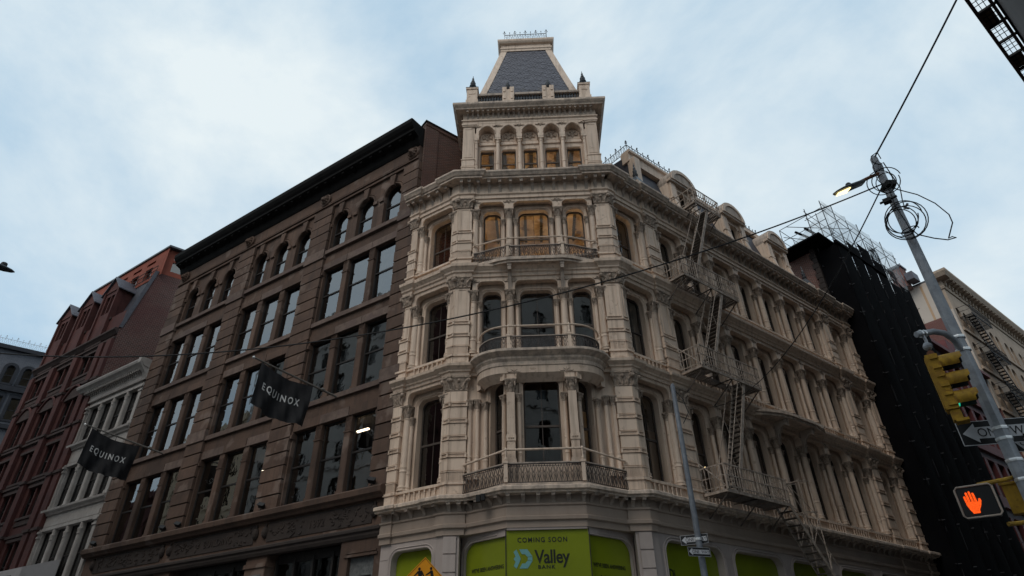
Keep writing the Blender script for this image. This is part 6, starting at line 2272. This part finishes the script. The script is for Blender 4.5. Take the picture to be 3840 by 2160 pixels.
for z in (29.0, 25.2, 21.4, 17.6):
    m = MB()
    for i in range(12):
        y = -1.0 + 0.09 * i
        m.box(46.6, 51.4, y, y + 0.05, z - 0.03, z)
    m.box(46.6, 51.4, -1.05, -1.0, z - 0.1, z + 0.05)
    part('platform', m.mesh('platform', 'fire_escape_black'), FE2, FR)
    r_ = MB()
    for zz in (z + 0.9, z + 0.45):
        r_.tube([(46.6, 0, zz), (46.6, -1.05, zz), (51.4, -1.05, zz), (51.4, 0, zz)], 0.025, 4)
    for k in range(25):
        r_.bar((46.6 + 0.2 * k, -1.05, z), (46.6 + 0.2 * k, -1.05, z + 0.9), 0.022)
    part('guard_rail', r_.mesh('guard_rail', 'fire_escape_black'), FE2, FR)
    m = MB()
    for y in (-1.0, -0.5):
        m.prism([(47.2, z), (47.45, z), (50.6, z - 3.8), (50.35, z - 3.8)], 'y', y, y + 0.04)
    for k in range(16):
        t = k / 16
        m.box(47.2 + 3.15 * t, 47.5 + 3.15 * t, -0.98, -0.48, z - 3.8 * t - 0.02, z - 3.8 * t + 0.01)
    part('stair', m.mesh('stair', 'fire_escape_black'), FE2, FR)

# ================================================================ building on the camera's side of the side street, upper right
NB = thing('dark_brown_building', 'dark building edge with hung scaffold frames in the upper right corner', 'building', FR @ T(20, -15, 0))
ZN = 31.5
part('wall', MB().box(1.5, 70, -30, -14.1, 0, ZN - 0.3).mesh('wall', 'brownstone_soot'), NB, FR)
part('roof', MB().box(1.4, 70, -30, -14.0, ZN - 0.3, ZN).mesh('roof', 'black_cornice'), NB, FR)
FRM = [1.6 + 1.5 * k for k in range(38)]
m = MB()
m.box(1.5, 70, -13.22, -13.05, ZN - 0.2, ZN + 0.15)
m.box(1.5, 70, -13.95, -13.8, ZN - 0.15, ZN + 0.1)
part('outrigger_beam', m.mesh('outrigger_beam', 'red_dark_stone'), NB, FR)
m = MB()
for x in FRM:
    m.box(x - 0.06, x + 0.06, -14.1, -13.1, ZN - 0.14, ZN)
    for k in range(3):
        m.bar((x + 0.3 + 0.35 * k, -13.9, ZN), (x + 0.3 + 0.35 * k, -13.15, ZN), 0.03)
for y in (-13.4, -13.62):
    m.bar((1.5, y, ZN), (70, y, ZN), 0.035)
part('hung_frame', m.mesh('hung_frame', 'fire_escape_black'), NB, FR)
for i, x in enumerate(FRM[:-1]):
    if i % 3 == 1:
        part('deck_board', MB().box(x + 0.05, x + 1.5, -13.75, -13.2, ZN + 0.05, ZN + 0.1).mesh('deck_board', 'scaffold_plank'), NB, FR)

# ================================================================ buildings across the avenue, behind the viewer (mirrored in the window glass)
def corner_of(yl, yr):
    """plan point with avenue-frame y = yl and side-street-frame y = yr"""
    a = Vector((-math.sin(A_L), math.cos(A_L)))
    b = Vector((-math.sin(A_R), math.cos(A_R)))
    c1, c2 = a.dot(P_L) + yl, b.dot(P_R) + yr
    det = a.x * b.y - a.y * b.x
    return Vector(((c1 * b.y - c2 * a.y) / det, (a.x * c2 - b.x * c1) / det))


def rear_block(name, label, F, x0, x1, h, wall_mat, rows, dx, ww, wh, depth=14):
    """F looks back at the avenue: local -y is the avenue side"""
    B = thing(name, label, 'building', F @ T((x0 + x1) / 2, 0, 0))
    holes = []
    n = int((x1 - x0 - 0.8) / dx)
    fl = (h - 5.5) / rows
    for r_ in range(rows):
        for k in range(n):
            x = x0 + 0.6 + (x1 - x0 - 1.2) * (k + 0.5) / n
            holes.append((x - ww / 2, x + ww / 2, 5.2 + fl * r_ + 0.4, 5.2 + fl * r_ + 0.4 + wh))
    part('wall', MB().grid_wall(x0, x1, 0, h, holes, 0, 0.35).mesh('wall', wall_mat), B, F)
    for (a, b, c, e) in holes:
        put_window(B, F @ T((a + b) / 2, 0.3, c), ww / 2, 0.0, wh, 'rect', 0.1, None, mat='window_frame_black', gl='plain_glass')
    part('cornice', MB().box(x0, x1, -0.6, 0.2, h - 0.9, h).mesh('cornice', wall_mat), B, F)
    for r_ in range(0, rows, 2):
        part('belt_course', MB().box(x0, x1, -0.15, 0.2, 5.0 + fl * r_, 5.3 + fl * r_).mesh('belt_course', wall_mat), B, F)
    part('body', MB().box(x0, x1, 0.6, depth, 0, h - 0.1).mesh('body', 'dark_interior'), B, F)
    return B


NE = corner_of(-24.5, -13.6)
SE = corner_of(-24.5, 0.5)
FNE = frame(NE, A_L + PI)
FSE = frame(SE, A_L + PI)
rear_block('corner_block', 'tall pale stone block across the avenue mirrored in the corner windows', FNE, -21, 0, 62, 'grey_limestone', 14, 3.0, 1.3, 2.3)
rear_block('avenue_block', 'low stone block beside the tall pale one across the avenue', FNE, -36, -21, 24, 'grey_limestone', 5, 2.8, 1.3, 2.2)
rear_block('avenue_block', 'low corner block across the avenue mirrored in the cream avenue windows', FSE, 0, 14.5, 24, 'grey_limestone', 5, 2.6, 1.3, 2.2)
rear_block('avenue_block', 'tall red stone block across the avenue mirrored in the cream avenue windows', FSE, 14.5, 23, 45, 'red_stone', 10, 2.6, 1.3, 2.2)
rear_block('avenue_block', 'grey stone block across the avenue mirrored in the brown building windows', FSE, 23, 48, 38, 'grey_limestone', 9, 2.8, 1.3, 2.2)
rear_block('avenue_block', 'cream block farther down the avenue mirrored in white building windows', FSE, 48, 62, 29, 'cream_limestone', 7, 2.6, 1.2, 2.2)
rear_block('avenue_block', 'low brick block far down the avenue mirrored in the red building windows', FSE, 62, 84, 22, 'red_stone', 3, 2.6, 1.4, 2.3)

# ================================================================ steel street pole with lamp
QX, QY = 6.35, 7.72
PM = T(QX, QY, 0)
PO = thing('street_light_pole', 'tall grey octagonal steel street pole with a lit lamp arm at right', 'street light', PM)
part('shaft', MB().lathe([(0.15, 0.0), (0.15, 0.1), (0.11, 0.3), (0.090, 4.0), (0.076, 6.4), (0.064, 8.6), (0.062, 9.15), (0.04, 9.2)], 8, a0=PI / 8).mesh('shaft', 'galvanised'), PO, PM)
part('base_plate', MB().box(-0.24, 0.24, -0.24, 0.24, 0.13, 0.17).lathe([(0.2, 0.17), (0.15, 0.8)], 8).mesh('base_plate', 'galvanised'), PO, PM)
for z in (5.62, 5.42, 4.28, 4.14, 3.86, 3.62):
    part('clamp_band', MB().lathe([(0.098, z - 0.02), (0.101, z), (0.098, z + 0.02)], 8, a0=PI / 8).mesh('clamp_band', 'steel_band'), PO, PM)
part('top_cap', MB().lathe([(0.07, 8.85), (0.078, 8.88), (0.078, 9.0), (0.07, 9.02)], 8).mesh('top_cap', 'galvanised'), PO, PM)
part('lamp_arm', MB().tube([(6.30, 7.71, 8.80), (6.1, 7.70, 8.70), (5.92, 7.69, 8.60)], 0.028, 8).mesh('lamp_arm', 'rust'), PO)
lh = MB()
a, b = Vector((5.97, 7.69, 8.59)), Vector((5.36, 7.655, 8.31))
ax = (b - a).normalized()
sd = ax.cross(Vector((0, 0, 1))).normalized()
upv = sd.cross(ax).normalized()
n = 12
prof = [(0.0, 0.04, 0.036), (0.03, 0.065, 0.048), (0.35, 0.08, 0.05), (0.55, 0.105, 0.04), (0.75, 0.10, 0.032), (0.9, 0.07, 0.024), (1.0, 0.02, 0.01)]
vs = []
for (t, w, h) in prof:
    for i in range(n):
        an = 2 * PI * i / n
        vs.append(a + (b - a) * t + sd * (w * math.cos(an)) + upv * (h * max(-0.55, math.sin(an))))
fs = [(k * n + i, k * n + (i + 1) % n, (k + 1) * n + (i + 1) % n, (k + 1) * n + i) for k in range(len(prof) - 1) for i in range(n)]
fs += [tuple(range(n)), tuple(range((len(prof) - 1) * n, len(prof) * n))]
lh.add(vs, fs)
lamp = part('lamp_head', lh.mesh('lamp_head', 'lamp_grey', smooth=True), PO)
le = MB()
pts = []
for (t, w) in ((0.55, 0.068), (0.92, 0.042)):
    p = a + (b - a) * t - upv * 0.03
    pts += [p + sd * w, p - sd * w]
le.add([pts[0], pts[1], pts[3], pts[2]] + [q - upv * 0.012 for q in (pts[0], pts[1], pts[3], pts[2])], [(0, 1, 2, 3), (4, 5, 6, 7), (0, 1, 5, 4), (1, 2, 6, 5), (2, 3, 7, 6), (3, 0, 4, 7)])
part('lamp_lens', le.mesh('lamp_lens', 'led_lamp'), lamp)
part('photocell', MB().lathe([(0.045, 0), (0.045, 0.06), (0.03, 0.08)], 10).mesh('photocell', 'lamp_grey'), lamp, T(5.68, 7.67, 8.47))

# ---- cables and coils hanging on the pole
def cable(name, lab, pts, r=0.016, mat='cable_black'):
    o = thing(name, lab, 'cable', T(*pts[0]))
    part('cord', MB().tube(pts, r, 6).mesh('cord', mat, smooth=True), o)
    return o


def sagline(A, B, sag, n=60):
    A, B = Vector(A), Vector(B)
    return [A + (B - A) * (i / n) - Vector((0, 0, 4 * sag * (i / n) * (1 - i / n))) for i in range(n + 1)]


cable('overhead_cable', 'black cable sagging across the whole street from steel pole to the left edge', sagline((6.3, 7.68, 8.55), (-12.9, 10.6, 7.6), 1.58), 0.0135)
cable('overhead_cable', 'black cable rising from the pole top out of the picture at upper right', sagline((6.35, 7.72, 9.16), (6.95, 1.2, 11.4), 0.14, 30), 0.014)
cable('overhead_cable', 'thin black cable drooping from the pole down to the cream side front', sagline((6.25, 7.65, 8.5), tuple(FR @ Vector((4.2, -0.12, 10.4))), 0.95), 0.011)


def loops(center, ex, ez, rx, rz, k, tw):
    """wound coil of k turns"""
    c = Vector(center)
    P = []
    for i in range(k * 26 + 1):
        t = 2 * PI * i / 26
        s = 1 + 0.18 * math.sin(t / k * 2 + tw) - 0.1 * (i / (26 * k))
        P.append(c + Vector(ex) * (rx * s * math.cos(t) + 0.05 * math.sin(t * 0.37 + tw)) + Vector((0, 0, 1)) * (rz * s * math.sin(t) + 0.04 * math.cos(t * 0.23)) + Vector((0.05, 0.1, 0)) * (0.25 - i / (52.0 * k)))
    return P


ex = (0.77, -0.64, 0)
o = thing('cable_coil', 'large coil of black cable tied round the steel pole', 'cable', T(6.25, 7.6, 7.66))
part('cord', MB().tube(loops((6.25, 7.58, 7.66), ex, None, 0.25, 0.31, 5, 0.3), 0.0085, 6).mesh('cord', 'cable_black'), o)
part('cord', MB().tube(loops((6.22, 7.57, 7.40), ex, None, 0.10, 0.08, 1, 1.3), 0.008, 6).mesh('cord', 'cable_black'), o)
part('tie', MB().tube([(6.38, 7.5, 7.95), (6.34, 7.56, 7.9), (6.36, 7.5, 7.85)], 0.02, 5).mesh('tie', 'galvanised'), o)
o = thing('cable_coil', 'small coil of black cable near the top of the steel pole', 'cable', T(6.25, 7.6, 8.5))
part('cord', MB().tube(loops((6.24, 7.60, 8.52), ex, None, 0.19, 0.24, 3, 2.1), 0.008, 6).mesh('cord', 'cable_black'), o)
cable('looped_cable', 'single black cable looping out to the right of the steel pole', [(6.3, 7.6, 8.42), (6.38, 7.57, 8.31), (6.54, 7.43, 8.07), (6.66, 7.33, 7.80), (6.73, 7.27, 7.52), (6.72, 7.27, 7.36), (6.62, 7.36, 7.13), (6.66, 7.33, 7.14), (6.69, 7.30, 7.10), (6.61, 7.37, 7.11), (6.5, 7.47, 7.22), (6.37, 7.58, 7.38), (6.3, 7.58, 7.5)], 0.009)
cable('dropping_cable', 'black cable running down along the steel pole', [(6.30, 7.60, 9.0), (6.2, 7.62, 8.9), (6.18, 7.64, 8.6), (6.27, 7.60, 8.3), (6.24, 7.60, 8.0), (6.28, 7.58, 7.6), (6.3, 7.58, 7.3)], 0.008)
cable('top_cable_knot', 'tangle of black cable ends at the very top of the pole', [(6.44, 7.68, 9.12), (6.36, 7.6, 9.2), (6.26, 7.64, 9.14), (6.22, 7.62, 8.98), (6.3, 7.6, 8.9), (6.4, 7.62, 8.97), (6.46, 7.66, 8.8), (6.48, 7.62, 8.4), (6.4, 7.6, 8.1), (6.36, 7.58, 7.9)], 0.009)
o = thing('splice_box', 'small black cable splice box strapped to the steel pole', 'box', T(6.2, 7.6, 8.12))
part('housing', MB().box(-0.07, 0.05, -0.05, 0.05, -0.04, 0.03).tube([(-0.12, 0, 0), (0.14, 0, 0.02)], 0.022, 6).mesh('housing', 'signal_black'), o, T(6.18, 7.62, 8.12) @ RZ(-0.7))
o = thing('splice_box', 'black strapped bracket just under the lamp arm', 'box', T(6.33, 7.62, 8.46))
part('housing', MB().lathe([(0.10, -0.03), (0.115, 0.0), (0.10, 0.05)], 8).box(-0.08, 0.06, -0.14, -0.06, -0.03, 0.06).mesh('housing', 'signal_black'), o, T(6.345, 7.70, 8.46))

# ================================================================ traffic signal
TS = thing('traffic_signal', 'yellow three lamp traffic signal showing green on a curved bracket', 'traffic light', T(5.68, 7.52, 4.4))
part('bracket_arm', MB().tube([(6.30, 7.68, 5.42), (6.22, 7.64, 5.56), (6.08, 7.58, 5.63), (5.9, 7.53, 5.63), (5.62, 7.50, 5.57)], 0.042, 10).mesh('bracket_arm', 'galvanised', smooth=True), TS)
for x in (5.70, 5.75):
    part('clamp_band', MB().tube([(x - 0.012, 7.515, 5.588), (x + 0.012, 7.518, 5.595)], 0.055, 8).mesh('clamp_band', 'steel_band'), TS)
part('hanger', MB().tube([(5.72, 7.51, 5.56), (5.72, 7.50, 5.46), (5.69, 7.49, 5.40)], 0.022, 6).ball((5.70, 7.49, 5.38), 0.06, 8, 6).mesh('hanger', 'galvanised'), TS)
SG = T(5.70, 7.49, 4.45) @ RZ(rad(-34)) @ S(0.88, 0.88, 0.86)          # local +x is the direction the lamps face
m = MB()
m.box(-0.10, 0.05, -0.12, 0.12, 0.0, 0.90)
m.box(-0.115, -0.10, -0.085, 0.085, 0.03, 0.87)
for k in range(3):
    z = 0.15 + 0.30 * k
    m.box(0.05, 0.065, -0.13, 0.13, z - 0.14, z + 0.14)
    m.box(-0.05, 0.06, -0.145, -0.12, z - 0.10, z - 0.06)
    m.box(-0.05, 0.06, -0.145, -0.12, z + 0.06, z + 0.10)
body = part('housing', m.mesh('housing', 'signal_yellow'), TS, SG)
m = MB().lathe([(0.055, 0.9), (0.06, 0.92), (0.045, 0.98), (0.02, 1.0)], 10)
part('top_knob', m.mesh('top_knob', 'rust'), body, SG)
for k in range(3):
    z = 0.15 + 0.30 * k
    m = MB()
    n = 18
    ov, iv = [], []
    for j, (x, r) in enumerate(((0.06, 0.136), (0.30, 0.134))):
        for i in range(n + 1):
            an = rad(-128) + rad(256) * i / n          # open underneath
            y_, z_ = r * math.sin(an), r * math.cos(an)
            ov.append((x + (0.05 if j and abs(an) < 1.5 else 0), y_, z + z_))
    n1 = n + 1
    iv = [(x, y_ * 0.95, z + (zz - z) * 0.95) for (x, y_, zz) in ov]
    m.add(ov, [(i, i + 1, n1 + i + 1, n1 + i) for i in range(n)])
    part('visor', m.mesh('visor', 'signal_yellow', smooth=True), body, SG)
    m = MB()
    m.add(iv, [(i, i + 1, n1 + i + 1, n1 + i) for i in range(n)])
    part('visor_lining', m.mesh('visor_lining', 'signal_black', smooth=True), body, SG)
    lens = MB()
    q = MB().lathe([(0.105, 0.0), (0.09, 0.02), (0.03, 0.035)], 14)
    lens.add([(0.066 + v[2], v[0], z + v[1]) for v in q.v], q.f)
    part('lens', lens.mesh('lens', 'green_lens' if k == 0 else 'signal_black'), body, SG)
m = MB().box(-0.07, 0.06, -0.09, 0.09, -0.16, -0.01)
m.box(-0.04, 0.12, -0.10, 0.10, -0.19, -0.15)
part('lower_bracket', m.mesh('lower_bracket', 'signal_yellow'), TS, SG)

# ================================================================ pedestrian signal
PSM = T(5.57, 7.58, 3.34) @ RZ(rad(-36.5)) @ S(0.94, 1, 0.97)          # faces the viewer: local -y
PS = thing('pedestrian_signal', 'black pedestrian signal box with a lit orange red hand', 'pedestrian signal', PSM)
m = MB()
o1 = [(-0.205 + 0.03, -0.185), (0.205 - 0.03, -0.185), (0.205, -0.155), (0.205, 0.155), (0.175, 0.185), (-0.175, 0.185), (-0.205, 0.155), (-0.205, -0.155)]
m.prism(o1, 'y', 0.0, 0.16)
part('housing', m.mesh('housing', 'signal_black'), PS, PSM)
m = MB().tube([(x, -0.005, z) for (x, z) in o1], 0.012, 6, True)
part('rim', m.mesh('rim', 'cream_dirty'), PS, PSM)
part('screen', MB().box(-0.185, 0.185, -0.004, 0.0, -0.165, 0.165).mesh('screen', 'sign_black'), PS, PSM)
hand = MB()
palm = [(-0.062, -0.14), (0.012, -0.14), (0.018, -0.10), (0.048, -0.055), (0.070, 0.0), (0.064, 0.028), (0.046, 0.028), (0.030, -0.01), (0.020, 0.0), (-0.10, 0.0), (-0.104, -0.03), (-0.085, -0.09)]
hand.prism([(x - 0.03, z) for (x, z) in palm], 'y', -0.012, -0.005)
for i, (x, L_) in enumerate(((-0.118, 0.075), (-0.088, 0.118), (-0.052, 0.128), (-0.018, 0.105))):
    w = 0.0135
    cx = x - 0.002
    pts = [(cx - w, -0.005), (cx + w, -0.005), (cx + w * 0.95 - 0.004, L_ - 0.012), (cx - 0.004, L_), (cx - w * 0.95 - 0.004, L_ - 0.012)]
    hand.prism(pts, 'y', -0.012, -0.005)
part('hand_symbol', hand.mesh('hand_symbol', 'hand_red'), PS, PSM)
part('mounting_arm', MB().tube([(5.54, 7.57, 3.57), (5.9, 7.55, 3.63), (6.26, 7.68, 3.72)], 0.026, 8).mesh('mounting_arm', 'signal_yellow'), PS)
part('mounting_arm', MB().tube([(5.70, 7.55, 3.10), (5.95, 7.55, 3.12), (6.26, 7.68, 3.2)], 0.026, 8).mesh('mounting_arm', 'signal_yellow'), PS)
sb = thing('signal_housing', 'yellow back of a second pedestrian signal at the right edge', 'pedestrian signal', T(6.42, 7.95, 3.3))
m = MB().box(-0.16, 0.2, -0.08, 0.08, -0.18, 0.18)
m.box(-0.18, 0.22, -0.1, -0.08, 0.17, 0.2)
part('housing', m.mesh('housing', 'signal_yellow'), sb, T(6.42, 7.95, 3.45) @ RZ(rad(-38)))

# ================================================================ one way signs
def one_way(M, w, h, lab, tilt=0.0):
    o = thing('one_way_sign', lab, 'sign', M, group='one way signs')
    Mt = M @ Matrix.Rotation(tilt, 4, 'Y')
    part('plate', MB().box(-w / 2, w / 2, 0.0, 0.004, -h / 2, h / 2).mesh('plate', 'sign_black'), o, Mt)
    b = MB()
    t = h * 0.028
    for (x0, x1, z0, z1) in ((-w / 2, w / 2, -h / 2, -h / 2 + t), (-w / 2, w / 2, h / 2 - t, h / 2), (-w / 2, -w / 2 + t, -h / 2, h / 2), (w / 2 - t, w / 2, -h / 2, h / 2)):
        b.box(x0, x1, -0.003, 0.0, z0, z1)
    part('border', b.mesh('border', 'sign_white'), o, Mt)
    a = MB()
    a.prism([(-w * 0.46, 0), (-w * 0.30, h * 0.40), (-w * 0.30, h * 0.235), (w * 0.45, h * 0.235), (w * 0.45, -h * 0.235), (-w * 0.30, -h * 0.235), (-w * 0.30, -h * 0.40)], 'y', -0.003, 0.0)
    part('arrow', a.mesh('arrow', 'sign_white'), o, Mt)
    part('lettering', text_mesh('ONE  WAY', h * 0.50, 'sign_black', 0.001), o, Mt @ T(w * 0.06, -0.005, -h * 0.165) @ S(0.92, 1, 1) @ STAND)
    return o


one_way(T(6.53, 7.90, 4.31) @ RZ(rad(-12)), 1.06, 0.33, 'one way sign with left arrow crossing behind the steel pole at right')
one_way(T(6.80, 7.72, 4.10) @ RZ(rad(-62)), 0.62, 0.24, 'lower one way sign cut off by the right picture edge', 0.25)
TPX, TPY = 4.40, 15.62
TP = thing('sign_pole', 'thin grey pole standing before the cream side front with two signs', 'pole', T(TPX, TPY, 0))
part('shaft', MB().lathe([(0.11, 0), (0.09, 0.3), (0.075, 5), (0.06, 8.4), (0.03, 8.45)], 10).mesh('shaft', 'galvanised_dark', smooth=True), TP, T(TPX, TPY, 0))
part('eye_bolt', MB().tube([(0, -0.02, 8.3), (0.22, -0.02, 8.0), (0.3, -0.02, 7.6), (0.12, -0.02, 7.3)], 0.012, 5).mesh('eye_bolt', 'cable_black'), TP, T(TPX, TPY, 0))
for z in (4.4, 4.1):
    part('clamp_band', MB().lathe([(0.09, z - 0.03), (0.093, z), (0.09, z + 0.03)], 10).mesh('clamp_band', 'steel_band'), TP, T(TPX, TPY, 0))
one_way(T(4.33, 15.74, 4.42) @ RZ(rad(-26)), 0.66, 0.22, 'upper one way sign mounted behind the thin grey pole')
one_way(T(4.32, 15.44, 4.09) @ RZ(rad(18)), 0.60, 0.20, 'lower one way sign mounted in front of the thin grey pole')

# ================================================================ crossing sign
CS = thing('crossing_sign', 'amber diamond sign with walking person and cyclist before the green shop window', 'sign', T(-2.06, 14.86, 0))
CM = T(-2.06, 14.86, 3.53) @ RZ(rad(4))
part('plate', MB().prism([(0, 0.45), (-0.45, 0), (0, -0.45), (0.45, 0)], 'y', 0, 0.004).mesh('plate', 'sign_amber'), CS, CM)
b = MB().tube([(0, -0.002, 0.42), (-0.42, -0.002, 0), (0, -0.002, -0.42), (0.42, -0.002, 0)], 0.008, 4, True)
part('border', b.mesh('border', 'sign_black'), CS, CM)
f = MB()
f.prism([(-0.12 + 0.03 * math.cos(t * PI / 6), 0.20 + 0.035 * math.sin(t * PI / 6)) for t in range(12)], 'y', -0.004, 0)
f.prism([(-0.15, 0.16), (-0.06, 0.17), (-0.05, 0.02), (-0.09, 0.0), (-0.14, 0.02)], 'y', -0.004, 0)
f.prism([(-0.15, 0.16), (-0.25, 0.05), (-0.23, 0.04), (-0.13, 0.12)], 'y', -0.004, 0)
f.prism([(-0.06, 0.17), (0.0, 0.06), (-0.02, 0.04), (-0.08, 0.12)], 'y', -0.004, 0)
f.prism([(-0.13, 0.03), (-0.19, -0.18), (-0.15, -0.18), (-0.09, 0.0)], 'y', -0.004, 0)
f.prism([(-0.10, 0.03), (-0.05, -0.18), (-0.01, -0.18), (-0.06, 0.02)], 'y', -0.004, 0)
part('walker_symbol', f.mesh('walker_symbol', 'sign_black'), CS, CM)
f = MB()
f.prism([(0.14 + 0.028 * math.cos(t * PI / 6), 0.21 + 0.033 * math.sin(t * PI / 6)) for t in range(12)], 'y', -0.004, 0)
f.prism([(0.12, 0.17), (0.18, 0.17), (0.21, 0.04), (0.14, 0.02)], 'y', -0.004, 0)
f.prism([(0.13, 0.16), (0.02, 0.08), (0.03, 0.065), (0.15, 0.12)], 'y', -0.004, 0)
f.prism([(0.14, 0.05), (0.06, -0.02), (0.10, -0.12), (0.13, -0.12), (0.10, -0.03), (0.2, 0.03)], 'y', -0.004, 0)
for cx in (0.03, 0.25):
    f.tube([(cx + 0.08 * math.cos(t * PI / 8), -0.002, -0.06 + 0.08 * math.sin(t * PI / 8)) for t in range(16)], 0.007, 4, True)
f.tube([(0.03, -0.002, -0.06), (0.02, -0.002, 0.06)], 0.007, 4)
f.tube([(0.02, -0.002, 0.02), (0.2, -0.002, 0.02), (0.25, -0.002, -0.06), (0.1, -0.002, -0.08), (0.02, -0.002, 0.02)], 0.006, 4)
part('cyclist_symbol', f.mesh('cyclist_symbol', 'sign_black'), CS, CM)
part('post', MB().tube([(0, 0.03, -3.53), (0, 0.03, 0.4)], 0.03, 6).mesh('post', 'galvanised'), CS, CM)

# ================================================================ second lamp at the left edge
LLx = T(-8.62, 8.34, 7.56)
LP = thing('street_lamp', 'dark street lamp head poking in at the left picture edge', 'street light', T(-9.9, 7.3, 0))
m = MB()
A_, B_ = Vector((-9.05, 7.98, 7.62)), Vector((-8.49, 8.48, 7.57))
ax = (B_ - A_).normalized()
sd = ax.cross(Vector((0, 0, 1))).normalized()
vs = []
prof = [(0.0, 0.06, 0.05), (0.3, 0.09, 0.06), (0.55, 0.10, 0.055), (0.8, 0.085, 0.042), (0.94, 0.05, 0.026), (1.0, 0.012, 0.008)]
for (t, w, h) in prof:
    for i in range(12):
        an = 2 * PI * i / 12
        vs.append(A_ + (B_ - A_) * t + sd * (w * math.cos(an)) + Vector((0, 0, h * max(-0.6, math.sin(an)))))
m.add(vs, [(k * 12 + i, k * 12 + (i + 1) % 12, (k + 1) * 12 + (i + 1) % 12, (k + 1) * 12 + i) for k in range(len(prof) - 1) for i in range(12)] + [tuple(range(12)), tuple(range((len(prof) - 1) * 12, len(prof) * 12))])
hd = part('lamp_head', m.mesh('lamp_head', 'lamp_grey', smooth=True), LP)
part('photocell', MB().lathe([(0.045, 0), (0.048, 0.055), (0.04, 0.07)], 10).mesh('photocell', 'lamp_grey'), hd, T(-8.62, 8.36, 7.61))
part('lamp_arm', MB().tube([A_, (-9.5, 7.6, 7.6), (-9.9, 7.3, 7.4)], 0.03, 8).mesh('lamp_arm', 'lamp_grey'), LP)
part('shaft', MB().lathe([(0.14, 0), (0.1, 4), (0.08, 7.9), (0.03, 8.0)], 8).mesh('shaft', 'galvanised'), LP, T(-9.9, 7.3, 0))
